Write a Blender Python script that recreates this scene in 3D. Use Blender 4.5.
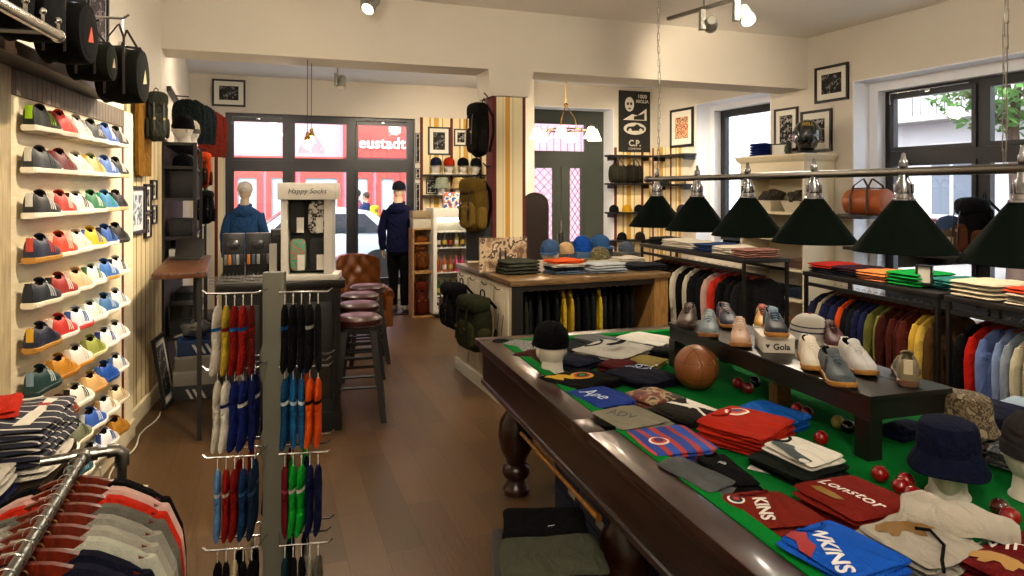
import bpy, bmesh, math, random
from mathutils import Vector, Matrix, noise
random.seed(7)
for o in list(bpy.data.objects): bpy.data.objects.remove(o)
SC = bpy.context.scene; C = SC.collection
R = math.radians; PI = math.pi

# ---------------------------------------------------------------- camera, sky, exposure
FPX = 680.0; EYE = 1.75; HOR = 190.0
cam = bpy.data.cameras.new('camera'); camo = bpy.data.objects.new('camera', cam); C.objects.link(camo)
camo.location = (0, 0, EYE); camo.rotation_euler = (PI/2, 0, 0)
cam.sensor_width = 36; cam.lens = FPX/1024*36; cam.shift_y = -(288-HOR)/1024; cam.clip_start = .05
SC.camera = camo
SC.view_settings.view_transform = 'Standard'; SC.view_settings.look = 'None'
SC.view_settings.gamma = 1; SC.view_settings.use_curve_mapping = False
SC.view_settings.exposure = 0.12
w = bpy.data.worlds.new('overcast'); SC.world = w; w.use_nodes = True
nt = w.node_tree; bg = nt.nodes['Background']
sky = nt.nodes.new('ShaderNodeTexSky'); sky.sky_type = 'NISHITA'; sky.sun_disc = False
sky.sun_elevation = R(40); sky.sun_rotation = R(200); sky.dust_density = 6; sky.air_density = 1.0
mixw = nt.nodes.new('ShaderNodeMix'); mixw.data_type = 'RGBA'; mixw.inputs[0].default_value = .9
nt.links.new(sky.outputs[0], mixw.inputs[6]); mixw.inputs[7].default_value = (.74, .86, 1.0, 1)
nt.links.new(mixw.outputs[2], bg.inputs[0]); bg.inputs[1].default_value = 4.6

WARM0 = (1, .83, .62)
def lamp(name, kind, loc, power, color=(1, .78, .52), target=None, size=.1, angle=80, blend=.6):
    l = bpy.data.lights.new(name, kind); l.energy = power; l.color = color
    if kind == 'SPOT': l.spot_size = R(angle); l.spot_blend = blend; l.shadow_soft_size = size
    elif kind == 'POINT': l.shadow_soft_size = size
    elif kind == 'AREA': l.size = size
    o = bpy.data.objects.new(name, l); C.objects.link(o); o.location = loc
    if target is not None:
        d = Vector(target)-Vector(loc); o.rotation_euler = d.to_track_quat('-Z', 'Y').to_euler()
    return o

# ---------------------------------------------------------------- placing by plan
class Fr:
    """a plan frame: origin and heading; local x runs along it, local y to its left"""
    def __init__(s, x, y, deg): s.x, s.y, s.d = x, y, deg; s.c, s.s = math.cos(R(deg)), math.sin(R(deg))
    def p(s, x, y=0, z=0): return Vector((s.x+x*s.c-y*s.s, s.y+x*s.s+y*s.c, z))
    def t(s, px, y=0):
        k = (px-512)/FPX; ox, oy = s.x-y*s.s, s.y+y*s.c
        return (k*oy-ox)/(s.c-k*s.s)
    def z(s, px, py, y=0):
        q = s.p(s.t(px, y), y); return EYE-(py-HOR)*q.y/FPX
def G(px, py, z):                                   # plan point of a spot seen at height z
    Y = (EYE-z)*FPX/(py-HOR); return Vector(((px-512)*Y/FPX, Y, z))
def D(px, py, Y): return Vector(((px-512)*Y/FPX, Y, EYE-(py-HOR)*Y/FPX))

# ---------------------------------------------------------------- materials
def lin(h):
    if isinstance(h, str):
        h = h.lstrip('#'); v = [int(h[i:i+2], 16)/255 for i in (0, 2, 4)]
        return tuple((c/12.92 if c <= .04045 else ((c+.055)/1.055)**2.4)**1.16 for c in v)+(1,)
    return tuple(h)+(1,) if len(h) == 3 else tuple(h)
_m = {}
def newmat(name):
    m = bpy.data.materials.new(name); m.use_nodes = True
    return m, m.node_tree, m.node_tree.nodes['Principled BSDF']
def N(nt, t, **k):
    n = nt.nodes.new('ShaderNode'+t)
    for a, b in k.items(): setattr(n, a, b)
    return n
def M(col, rough=.6, metal=0, var=.10, scale=30, bump=0, bs=200, coat=0, emit=0, sheen=0, trans=0, alpha=1, crease=0):
    key = (col if isinstance(col, str) else tuple(col), rough, metal, var, scale, bump, bs, coat, emit, sheen, trans, alpha, crease)
    if key in _m: return _m[key]
    m, nt, b = newmat('surface_'+str(len(_m))); L = nt.links
    c = lin(col)
    tc = N(nt, 'TexCoord'); nz = N(nt, 'TexNoise'); nz.inputs['Scale'].default_value = scale; nz.inputs['Detail'].default_value = 4
    L.new(tc.outputs['Object'], nz.inputs['Vector'])
    mr = N(nt, 'MapRange'); mr.inputs[3].default_value = 1-var*1.5; mr.inputs[4].default_value = 1+var
    L.new(nz.outputs['Fac'], mr.inputs[0])
    mx = N(nt, 'VectorMath', operation='SCALE'); mx.inputs[0].default_value = c[:3]; L.new(mr.outputs[0], mx.inputs['Scale'])
    L.new(mx.outputs[0], b.inputs['Base Color'])
    b.inputs['Roughness'].default_value = rough; b.inputs['Metallic'].default_value = metal
    if rough > .8: b.inputs['Specular IOR Level'].default_value = .08
    if coat: b.inputs['Coat Weight'].default_value = coat; b.inputs['Coat Roughness'].default_value = .12
    if sheen: b.inputs['Sheen Weight'].default_value = sheen
    if trans: b.inputs['Transmission Weight'].default_value = trans
    if alpha < 1: b.inputs['Alpha'].default_value = alpha
    if emit:
        b.inputs['Emission Color'].default_value = c; b.inputs['Emission Strength'].default_value = emit
    if bump:
        n2 = N(nt, 'TexNoise'); n2.inputs['Scale'].default_value = bs; L.new(tc.outputs['Object'], n2.inputs['Vector'])
        bp = N(nt, 'Bump'); bp.inputs['Strength'].default_value = bump; bp.inputs['Distance'].default_value = .01
        L.new(n2.outputs['Fac'], bp.inputs['Height']); L.new(bp.outputs[0], b.inputs['Normal'])
        if crease:
            mp = N(nt, 'Mapping'); mp.inputs['Scale'].default_value = (11, 6, 9); L.new(tc.outputs['Object'], mp.inputs[0])
            n3 = N(nt, 'TexNoise'); n3.inputs['Scale'].default_value = 1; n3.inputs['Detail'].default_value = 3; n3.inputs['Distortion'].default_value = 1.2; L.new(mp.outputs[0], n3.inputs['Vector'])
            b2 = N(nt, 'Bump'); b2.inputs['Strength'].default_value = .8; b2.inputs['Distance'].default_value = .035
            L.new(n3.outputs['Fac'], b2.inputs['Height']); L.new(b2.outputs[0], bp.inputs['Normal'])
    _m[key] = m; return m
def cloth(col, var=.12): return M(col, .92, var=var, scale=14, bump=.35, bs=260, crease=1)
def metal(col='#b9b6ae', rough=.25): return M(col, rough, 1, var=.04)
def ramp_mat(name, stops, axis='X', period=.3, rough=.8, offset=0, bump=0):
    """flat bands across one object axis"""
    key = ('ramp', name)
    if key in _m: return _m[key]
    m, nt, b = newmat(name); L = nt.links
    tc = N(nt, 'TexCoord'); sp = N(nt, 'SeparateXYZ'); L.new(tc.outputs['Object'], sp.inputs[0])
    a = N(nt, 'Math', operation='MULTIPLY_ADD'); a.inputs[1].default_value = 1/period; a.inputs[2].default_value = offset+50
    L.new(sp.outputs[axis], a.inputs[0])
    f = N(nt, 'Math', operation='FRACT'); L.new(a.outputs[0], f.inputs[0])
    r = N(nt, 'ValToRGB'); r.color_ramp.interpolation = 'CONSTANT'
    els = r.color_ramp.elements
    els[0].position = 0; els[0].color = lin(stops[0][1]); els.remove(els[1])
    for p, c in stops[1:]:
        e = els.new(p); e.color = lin(c)
    L.new(f.outputs[0], r.inputs[0]); L.new(r.outputs[0], b.inputs['Base Color'])
    b.inputs['Roughness'].default_value = rough
    _m[key] = m; return m
def wood(name, c1, c2, rough=.35, axis=(1, 8, 8), scale=4, coat=0, dist=2.5):
    key = ('wood', name)
    if key in _m: return _m[key]
    m, nt, b = newmat(name); L = nt.links
    tc = N(nt, 'TexCoord'); mp = N(nt, 'Mapping'); mp.inputs['Scale'].default_value = axis
    L.new(tc.outputs['Object'], mp.inputs[0])
    nz = N(nt, 'TexNoise'); nz.inputs['Scale'].default_value = scale; nz.inputs['Detail'].default_value = 8; nz.inputs['Distortion'].default_value = dist
    L.new(mp.outputs[0], nz.inputs['Vector'])
    r = N(nt, 'ValToRGB'); e = r.color_ramp.elements
    e[0].position = .35; e[0].color = lin(c1); e[1].position = .68; e[1].color = lin(c2)
    L.new(nz.outputs['Fac'], r.inputs[0]); L.new(r.outputs[0], b.inputs['Base Color'])
    b.inputs['Roughness'].default_value = rough
    if coat: b.inputs['Coat Weight'].default_value = coat; b.inputs['Coat Roughness'].default_value = .1
    bp = N(nt, 'Bump'); bp.inputs['Strength'].default_value = .08; L.new(nz.outputs['Fac'], bp.inputs['Height']); L.new(bp.outputs[0], b.inputs['Normal'])
    _m[key] = m; return m
def blotch(name, cols, scale=25, rough=.85):
    """hard edged patches of several colours (camouflage, printed photographs)"""
    key = ('blotch', name)
    if key in _m: return _m[key]
    m, nt, b = newmat(name); L = nt.links
    tc = N(nt, 'TexCoord'); nz = N(nt, 'TexNoise'); nz.inputs['Scale'].default_value = scale; nz.inputs['Detail'].default_value = 3
    L.new(tc.outputs['Object'], nz.inputs['Vector'])
    r = N(nt, 'ValToRGB'); r.color_ramp.interpolation = 'CONSTANT'; els = r.color_ramp.elements
    els.remove(els[1]); els[0].position = 0; els[0].color = lin(cols[0])
    n = len(cols)
    for i in range(1, n):
        e = els.new(.34+.32*i/n); e.color = lin(cols[i])
    L.new(nz.outputs['Fac'], r.inputs[0]); L.new(r.outputs[0], b.inputs['Base Color'])
    b.inputs['Roughness'].default_value = rough
    _m[key] = m; return m
def glass(name='pane_glass', tint=(1, 1, 1), gl=.12):
    key = ('glass', name)
    if key in _m: return _m[key]
    m, nt, b = newmat(name); L = nt.links; nt.nodes.remove(b)
    out = nt.nodes['Material Output']; tr = N(nt, 'BsdfTransparent'); tr.inputs[0].default_value = tint+(1,)
    gs = N(nt, 'BsdfGlossy'); gs.inputs['Roughness'].default_value = .03
    lw = N(nt, 'LayerWeight'); pw = N(nt, 'Math', operation='POWER'); pw.inputs[1].default_value = 4; L.new(lw.outputs['Facing'], pw.inputs[0])
    fr = N(nt, 'Math', operation='MULTIPLY_ADD'); fr.inputs[1].default_value = .6; fr.inputs[2].default_value = .04; L.new(pw.outputs[0], fr.inputs[0])
    mx = N(nt, 'MixShader'); L.new(fr.outputs[0], mx.inputs[0]); L.new(tr.outputs[0], mx.inputs[1]); L.new(gs.outputs[0], mx.inputs[2])
    L.new(mx.outputs[0], out.inputs[0]); _m[key] = m; return m

# ---------------------------------------------------------------- mesh building
class MB:
    def __init__(s, T=None): s.bm = bmesh.new(); s.T = T or Matrix.Identity(4); s.mi = 0
    def v(s, p): return s.bm.verts.new(s.T @ Vector(p))
    def f(s, vs):
        try:
            q = s.bm.faces.new(vs); q.material_index = s.mi; return q
        except ValueError: return None
    def box(s, c, d, bev=0, rz=0, rx=0, ry=0):
        T = s.T @ Matrix.Translation(Vector(c)) @ Matrix.Rotation(rz, 4, 'Z') @ Matrix.Rotation(ry, 4, 'Y') @ Matrix.Rotation(rx, 4, 'X') @ Matrix.Diagonal((d[0], d[1], d[2], 1))
        g = bmesh.ops.create_cube(s.bm, size=1, matrix=T)
        for v in g['verts']:
            for q in v.link_faces: q.material_index = s.mi
        if bev:
            es = list({e for v in g['verts'] for e in v.link_edges})
            bmesh.ops.bevel(s.bm, geom=es, offset=bev, segments=2, affect='EDGES', profile=.6)
        return s
    def bx(s, x0, x1, y0, y1, z0, z1, bev=0): return s.box(((x0+x1)/2, (y0+y1)/2, (z0+z1)/2), (abs(x1-x0), abs(y1-y0), abs(z1-z0)), bev)
    def rings(s, rings, caps=True, closed=True):
        vs = [[s.v(p) for p in r] for r in rings]
        n = len(vs[0])
        for a, b in zip(vs[:-1], vs[1:]):
            for i in range(n if closed else n-1):
                j = (i+1) % n; s.f((a[i], a[j], b[j], b[i]))
        if caps and closed:
            s.f(list(reversed(vs[0]))); s.f(vs[-1])
        return s
    def tube(s, pts, r, n=8, caps=True):
        pts = [Vector(p) for p in pts]; rs = r if isinstance(r, (list, tuple)) else [r]*len(pts)
        out = []; up = None
        for i, p in enumerate(pts):
            t = (pts[min(i+1, len(pts)-1)]-pts[max(i-1, 0)])
            t = t.normalized() if t.length else Vector((0, 0, 1))
            if up is None: up = t.orthogonal().normalized()
            up = (up-t*up.dot(t)); up = up.normalized() if up.length > 1e-6 else t.orthogonal().normalized()
            sd = t.cross(up)
            out.append([p+(up*math.cos(2*PI*k/n)+sd*math.sin(2*PI*k/n))*rs[i] for k in range(n)])
        return s.rings(out, caps)
    def lathe(s, prof, n=24, c=(0, 0, 0), caps=True, sx=1, sy=1):
        c = Vector(c)
        return s.rings([[c+Vector((r*sx*math.cos(2*PI*k/n), r*sy*math.sin(2*PI*k/n), z)) for k in range(n)] for r, z in prof], caps)
    def ball(s, c, r, n=16, m=10, e=1, e2=1, jit=0, seed=0, fn=None):
        c = Vector(c); r = (r, r, r) if not isinstance(r, (tuple, list)) else r
        sg = lambda v, q: math.copysign(abs(v)**q, v)
        rr = []
        for i in range(1, m):
            th = PI*i/m-PI/2; ring = []
            for k in range(n):
                a = 2*PI*k/n
                p = Vector((r[0]*sg(math.cos(th), e2)*sg(math.cos(a), e), r[1]*sg(math.cos(th), e2)*sg(math.sin(a), e), r[2]*sg(math.sin(th), e2)))
                if jit: p *= 1+jit*noise.noise(p*14+Vector((seed, seed*.7, 0)))
                if fn: p = Vector(fn(p))
                ring.append(c+p)
            rr.append(ring)
        lo, hi = Vector((0, 0, -r[2])), Vector((0, 0, r[2]))
        if fn: lo, hi = Vector(fn(lo)), Vector(fn(hi))
        vs = [[s.v(p) for p in q] for q in rr]
        for a, b in zip(vs[:-1], vs[1:]):
            for i in range(n): s.f((a[i], a[(i+1) % n], b[(i+1) % n], b[i]))
        a, b = s.v(c+lo), s.v(c+hi)
        for i in range(n): s.f((a, vs[0][(i+1) % n], vs[0][i])); s.f((b, vs[-1][i], vs[-1][(i+1) % n]))
        return s
    def grid(s, fn, nu, nv):
        vs = [[s.v(fn(i/nu, j/nv)) for j in range(nv+1)] for i in range(nu+1)]
        for i in range(nu):
            for j in range(nv): s.f((vs[i][j], vs[i+1][j], vs[i+1][j+1], vs[i][j+1]))
        return s
    def shell(s, f1, f2, nu, nv):                     # closed body between two sheets over the same square
        A = [[s.v(f1(i/nu, j/nv)) for j in range(nv+1)] for i in range(nu+1)]
        B = [[s.v(f2(i/nu, j/nv)) for j in range(nv+1)] for i in range(nu+1)]
        for i in range(nu):
            for j in range(nv):
                s.f((A[i][j], A[i+1][j], A[i+1][j+1], A[i][j+1])); s.f((B[i][j], B[i][j+1], B[i+1][j+1], B[i+1][j]))
        for i in range(nu): s.f((A[i][0], B[i][0], B[i+1][0], A[i+1][0])); s.f((A[i][nv], A[i+1][nv], B[i+1][nv], B[i][nv]))
        for j in range(nv): s.f((A[0][j], A[0][j+1], B[0][j+1], B[0][j])); s.f((A[nu][j], B[nu][j], B[nu][j+1], A[nu][j+1]))
        return s
    def prism(s, poly, z0, z1, T=None):
        T = T or Matrix.Identity(4)
        return s.rings([[T @ Vector((x, y, z)) for x, y in poly] for z in (z0, z1)])
    def strip(s, pts, wv, th=.002):                  # flat strap along pts, width vector wv
        pts = [Vector(p) for p in pts]; wv = Vector(wv)
        rr = []
        for i, p in enumerate(pts):
            t = (pts[min(i+1, len(pts)-1)]-pts[max(i-1, 0)]).normalized(); n = t.cross(wv).normalized()*th/2; h = wv/2
            rr.append([p-h-n, p+h-n, p+h+n, p-h+n])
        return s.rings(rr)
    def out(s, name, mats, parent=None, loc=None, rz=None, smooth=True, weld=False):
        if weld: bmesh.ops.remove_doubles(s.bm, verts=s.bm.verts, dist=1e-5)
        bmesh.ops.recalc_face_normals(s.bm, faces=s.bm.faces)
        me = bpy.data.meshes.new(name); 
        if smooth:
            for q in s.bm.faces: q.smooth = True
        s.bm.to_mesh(me); s.bm.free()
        if smooth:
            try: me.set_sharp_from_angle(angle=R(38))
            except Exception: pass
        for m in (mats if isinstance(mats, (list, tuple)) else [mats]): me.materials.append(m)
        o = bpy.data.objects.new(name, me); C.objects.link(o)
        if parent: o.parent = parent
        if loc is not None: o.location = loc
        if rz is not None: o.rotation_euler = (0, 0, rz)
        return o
def tag(o, label, cat, group=None):
    if len(label.split()) > 16: print('LONG', o.name, label)
    o['label'] = label; o['category'] = cat
    if group: o['group'] = group
    return o
def thing(name, label, cat, loc=(0, 0, 0), rz=0, group=None, rot=None):
    o = bpy.data.objects.new(name, None); C.objects.link(o); o.empty_display_size = .05
    o.location = loc; o.rotation_euler = rot or (0, 0, rz)
    return tag(o, label, cat, group)
def struct(o): o['kind'] = 'structure'; return o
_kids = {}
def kids(o):
    return [c for c in o.children]
def dup(o, loc=None, rot=None, label=None, cat=None, group=None, parent=None, mats=None, scale=None):
    c = o.copy(); C.objects.link(c)
    for k in ('label', 'category', 'group'):
        if parent is not None and k in c.keys(): del c[k]
    if parent is not None: c.parent = parent
    if loc is not None: c.location = loc
    if rot is not None: c.rotation_euler = rot if isinstance(rot, (tuple, list)) else (0, 0, rot)
    if scale is not None: c.scale = (scale,)*3 if not isinstance(scale, (tuple, list)) else scale
    if label:
        c['label'] = label
        if len(label.split()) > 16: print('LONG', o.name, label)
    if cat: c['category'] = cat
    if group: c['group'] = group
    if mats: recol(c, mats)
    for ch in kids(o): dup(ch, parent=c, mats=mats)
    return c
def base(n): return n.split('.')[0]
def recol(o, mats):
    b = base(o.name)
    if o.type == 'MESH' and b in mats and mats[b] is not None:
        ms = mats[b] if isinstance(mats[b], (list, tuple)) else [mats[b]]
        for i, m in enumerate(ms):
            if i < len(o.material_slots):
                o.material_slots[i].link = 'OBJECT'; o.material_slots[i].material = m
def place(o, loc, rz=0, label=None, cat=None, group=None, rot=None):
    o.location = loc; o.rotation_euler = rot or (0, 0, rz)
    if label: o['label'] = label
    if cat: o['category'] = cat
    if group: o['group'] = group
    return o
class Proto:
    """first use moves the built thing itself, later uses copy it with its parts"""
    def __init__(s, root): s.r = root; s.used = False
    def put(s, loc, rot=0, label=None, cat=None, group=None, mats=None, scale=None):
        rr = rot if isinstance(rot, (tuple, list)) else (0, 0, rot)
        if s.used:
            return dup(s.r, loc, rr, label, cat, group, None, mats, scale)
        s.later = True
        c = dup(s.r, loc, rr, label, cat, group, None, mats, scale)
        return c
    def drop(s):
        for ch in list(s.r.children):
            for g in list(ch.children): bpy.data.objects.remove(g)
            bpy.data.objects.remove(ch)
        bpy.data.objects.remove(s.r)
PROTOS = []
def proto(root): p = Proto(root); PROTOS.append(p); return p
_tx = {}
def text_mesh(body, size, font=None, sub=0, shear=0, bold=0):
    key = (body, size, sub, shear, bold)
    if key not in _tx:
        cu = bpy.data.curves.new('lettering', 'FONT'); cu.body = body; cu.size = size; cu.align_x = 'CENTER'; cu.align_y = 'CENTER'
        cu.resolution_u = 3; cu.shear = shear; cu.offset = bold
        o = bpy.data.objects.new('lettering', cu); C.objects.link(o)
        dg = bpy.context.evaluated_depsgraph_get(); me = bpy.data.meshes.new_from_object(o.evaluated_get(dg))
        bpy.data.objects.remove(o); _tx[key] = me
    return _tx[key]
def lettering(body, size, mat, parent, T, name='lettering', fn=None, th=.001, shear=0, bold=0):
    src = text_mesh(body, size, shear=shear, bold=bold); bm = bmesh.new(); bm.from_mesh(src)
    if fn:
        bmesh.ops.triangulate(bm, faces=bm.faces)
        bmesh.ops.subdivide_edges(bm, edges=[e for e in bm.edges if e.calc_length() > size*.25], cuts=2, use_grid_fill=False)
    g = bmesh.ops.extrude_face_region(bm, geom=list(bm.faces))
    for v in g['geom']:
        if isinstance(v, bmesh.types.BMVert): v.co.z += th
    for v in bm.verts:
        p = T @ v.co
        v.co = fn(p) if fn else p
    bmesh.ops.recalc_face_normals(bm, faces=bm.faces)
    me = bpy.data.meshes.new(name); bm.to_mesh(me); bm.free(); me.materials.append(mat)
    o = bpy.data.objects.new(name, me); C.objects.link(o)
    if parent: o.parent = parent
    return o
RX90 = Matrix.Rotation(PI/2, 4, 'X')                 # lettering stood upright, facing -Y
# ================================================================ the room shell
LW = Fr(-3.09+0, 6.09, 90+14.7)                      # left wall, x runs away from the viewer
LW = Fr(-2.83, 5.1, 90+14.7)
LB = Fr(-3.03, 5.87, 90+22.4)                        # left wall beyond the beam
W1 = Fr(-2.96, 10.5, 19.8)                           # street window wall
W2 = Fr(2.35, 11.4, 19.8)                            # entrance wall
RW = Fr(3.64, 8.22, -67.9)                           # right wall, x runs towards the viewer
BM = Fr(0, 7.0, 19.8)                                # front face of the ceiling beam
CEIL = 3.6; CEIL2 = 3.45
paint = M('#dad3c6', .85, var=.03, scale=3, bump=.05, bs=60)
paint_w = M('#dcd6cc', .85, var=.03, scale=3, bump=.05, bs=60)
ceilm = M('#efeae0', .9, var=.02, scale=2)
reveal_m = M('#eef0f4', .7, var=.03, scale=3)
wallpaper = ramp_mat('striped_wallpaper', [(0, '#6e2620'), (.09, '#e9dcb6'), (.3, '#c9a45a'), (.36, '#efe4c4'), (.45, '#d2a850'), (.62, '#efe4c4'), (.72, '#c9a45a'), (.76, '#e9dcb6')], 'X', .5)
pillarpaper = ramp_mat('pillar_wallpaper', [(0, '#6e2620'), (.11, '#e9dcb6'), (.30, '#d9c894'), (.33, '#ece0bc'), (.38, '#cf9f48'), (.52, '#ece0bc'), (.60, '#c9a45a'), (.62, '#e9dcb6'), (.9, '#6e2620')], 'X', .36, offset=0)
finepaper = ramp_mat('narrow_striped_wallpaper', [(0, '#4a3226'), (.14, '#d9c9a0'), (.42, '#8d7650'), (.47, '#d9c9a0'), (.8, '#b9a680'), (.84, '#d9c9a0')], 'X', .13)

def floor_mat():
    m, nt, b = newmat('plank_floor'); L = nt.links
    tc = N(nt, 'TexCoord'); mp = N(nt, 'Mapping'); mp.inputs['Rotation'].default_value = (0, 0, R(-110)); L.new(tc.outputs['Object'], mp.inputs[0])
    br = N(nt, 'TexBrick'); br.offset = .37; br.inputs['Scale'].default_value = 1; br.inputs['Mortar Size'].default_value = .0012
    br.inputs['Brick Width'].default_value = 1.25; br.inputs['Row Height'].default_value = .185; br.inputs['Bias'].default_value = 0
    br.inputs['Color1'].default_value = lin('#564127'); br.inputs['Color2'].default_value = lin('#6c5233'); br.inputs['Mortar'].default_value = lin('#2f2016')
    L.new(mp.outputs[0], br.inputs['Vector'])
    mp2 = N(nt, 'Mapping'); mp2.inputs['Scale'].default_value = (1.2, 14, 1); L.new(mp.outputs[0], mp2.inputs[0])
    nz = N(nt, 'TexNoise'); nz.inputs['Scale'].default_value = 3; nz.inputs['Detail'].default_value = 8; nz.inputs['Distortion'].default_value = 1.5; L.new(mp2.outputs[0], nz.inputs['Vector'])
    mr = N(nt, 'MapRange'); mr.inputs[3].default_value = .55; mr.inputs[4].default_value = 1.35; L.new(nz.outputs['Fac'], mr.inputs[0])
    sc = N(nt, 'VectorMath', operation='SCALE'); L.new(br.outputs['Color'], sc.inputs[0]); L.new(mr.outputs[0], sc.inputs['Scale'])
    L.new(sc.outputs[0], b.inputs['Base Color'])
    r2 = N(nt, 'MapRange'); r2.inputs[3].default_value = .28; r2.inputs[4].default_value = .5; L.new(nz.outputs['Fac'], r2.inputs[0]); L.new(r2.outputs[0], b.inputs['Roughness'])
    bp = N(nt, 'Bump'); bp.inputs['Strength'].default_value = .12; bp.inputs['Distance'].default_value = .02; L.new(nz.outputs['Fac'], bp.inputs['Height']); L.new(bp.outputs[0], b.inputs['Normal'])
    return m
L0 = LW.p(LW.t(512-900) if False else -7.3); L1 = Vector((-3.03, 5.87, 0)); L2 = Vector((-4.68, 9.88, 0))
P1 = W1.p(W1.t(497)); P2 = W2.p(W2.t(505)); P3 = Vector((2.35, 11.4, 0)); R0 = RW.p(10.9)
poly = [(p.x, p.y) for p in (L0, R0, P3, P2, P1, L2, L1)]
def grow(poly, d):
    cx = sum(p[0] for p in poly)/len(poly); cy = sum(p[1] for p in poly)/len(poly)
    return [(cx+(x-cx)*(1+d), cy+(y-cy)*(1+d)) for x, y in poly]
b = MB(); b.prism(grow(poly, .06), -.12, 0); struct(b.out('floor', floor_mat(), smooth=False))
# ceilings: a higher one over the shop floor, a lower one beyond the beam
def wall(name, fr, x0, x1, z0, z1, th, holes=(), mats=paint):
    b = MB(); xs = sorted({x0, x1}|{h[0] for h in holes}|{h[1] for h in holes})
    for a, c in zip(xs[:-1], xs[1:]):
        hs = [h for h in holes if h[0] <= a+1e-6 and h[1] >= c-1e-6]
        zs = [z0]
        if hs: h = hs[0]; segs = [(z0, h[2]), (h[3], z1)]
        else: segs = [(z0, z1)]
        for s0, s1 in segs:
            if s1-s0 > .005: b.bx(a, c, 0, th, s0, s1)
    o = b.out(name, mats, loc=(fr.x, fr.y, 0), rz=R(fr.d), smooth=False); return struct(o)
bl = BM.t(-200) ; 
# beam ends where it meets the walls
def cross(f, g):
    det = f.c*(-g.s)+f.s*g.c; dx, dy = g.x-f.x, g.y-f.y
    a = (dx*(-g.s)+dy*g.c)/det; return a
bt0 = cross(BM, LB); bt1 = cross(BM, RW)
BACK = .45
q0, q1 = BM.p(bt0), BM.p(bt1)
b = MB(); b.prism([(L0.x-.2, L0.y), (R0.x+.2, R0.y), (q1.x+.3, q1.y+.11), (q0.x-.3, q0.y-.1)], CEIL, CEIL+.12); struct(b.out('ceiling', ceilm, smooth=False))
r0, r1 = BM.p(bt0, BACK), BM.p(bt1, BACK)
b = MB(); b.prism([(r0.x-.3, r0.y-.1), (r1.x+.3, r1.y+.1), (P3.x+.4, P3.y+.3), (P2.x, P2.y+.35), (P1.x, P1.y+.4), (L2.x-.2, L2.y+.2)], CEIL2, CEIL2+.12); struct(b.out('ceiling_beyond_beam', M('#eaeaec', .9, var=.02, scale=2), smooth=False))
b = MB(); b.bx(bt0-.05, bt1+.02, 0, BACK, 2.98, CEIL+.05); struct(b.out('beam', paint, loc=(BM.x, BM.y, 0), rz=R(BM.d), smooth=False))
pl, pr = BM.t(493), BM.t(526)
b = MB(); b.prism([(pl-.02, 0), (pr+.02, 0), (pr+.02, .42), (pl-.02, .42)], 2.71, 2.72); b.rings([[(pl-.02, 0.0, 2.71), (pr+.02, 0.0, 2.71), (pr+.02, .42, 2.71), (pl-.02, .42, 2.71)], [(pl-.05, -.0, 2.99), (pr+.09, -.0, 2.99), (pr+.09, .44, 2.99), (pl-.05, .44, 2.99)]])
struct(b.out('trim_2', paint, loc=(BM.x, BM.y, 0), rz=R(BM.d), smooth=False))
b = MB(); b.bx(0, pr-pl, .0, .22, 0, 2.71)
pq = BM.p(pl, .012); struct(b.out('trim_3', pillarpaper, loc=pq, rz=R(BM.d), smooth=False))
# left walls
wall('wall_left', LW, -7.5, .80, 0, CEIL+.05, .2, mats=paint)
b = MB(); b.bx(.0, 1.06, -.012, 0, .14, 2.55); struct(b.out('trim_4', finepaper, loc=LW.p(-.27, 0), rz=R(LW.d), smooth=False))
wall('wall_left_beyond_beam', LB, 0, 4.34, 0, CEIL2+.2, .2, mats=paint)
b = MB(); b.bx(-.29, .82, -.03, 0, 0, .13, .004); struct(b.out('baseboard_left', M('#d8cdb0', .5), loc=(LW.x, LW.y, 0), rz=R(LW.d), smooth=False))
# street window wall
wx0, wx1 = W1.t(225), W1.t(415); WT = W1.z(320, 115.5)
wall('wall_window', W1, -1.85, W1.t(499), 0, CEIL2+.1, .3, [(wx0, wx1, .22, WT)])
b = MB(); b.bx(0, .2, -1.2, .2, 0, CEIL2+.1); struct(b.out('wall_jog', paint, loc=P1+Vector((-.0, .0, 0)), rz=R(19.8), smooth=False))
# striped paper behind the hat shelves
b = MB(); b.bx(0, W1.t(486)-W1.t(420), -.012, 0, 0, W1.z(440, 118)); struct(b.out('trim_5', wallpaper, loc=W1.p(W1.t(420)), rz=R(19.8), smooth=False))
# entrance wall, recessed doorway
dx1 = W2.t(614); dx0 = dx1-1.62; DT = 3.08
wall('wall_entrance', W2, -2.75, .05, 0, CEIL2+.1, .45, [(dx0, dx1, 0, DT)])
b = MB(); b.bx(0, -dx1-.02, -.012, 0, 0, 2.45); struct(b.out('trim_6', wallpaper, loc=W2.p(dx1), rz=R(19.8), smooth=False))
# right wall with two windows
rs0 = RW.t(696.); rs1 = RW.t(771.); rb0 = RW.t(853.); RT = 2.98
wall('wall_right', RW, -3.43, 11, 0, CEIL+.05, .5, [(rs0, rs1, .95, 3.05), (rb0, rb0+3.4, .45, RT)])
b = MB(); b.bx(0, .78, -.012, 0, 0, 2.45); struct(b.out('trim_7', wallpaper, loc=RW.p(-3.41), rz=R(RW.d), smooth=False))
wall('wall_back', Fr(R0.x, R0.y, 180), -.3, R0.x-L0.x+.3, 0, CEIL+.05, .2)

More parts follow.
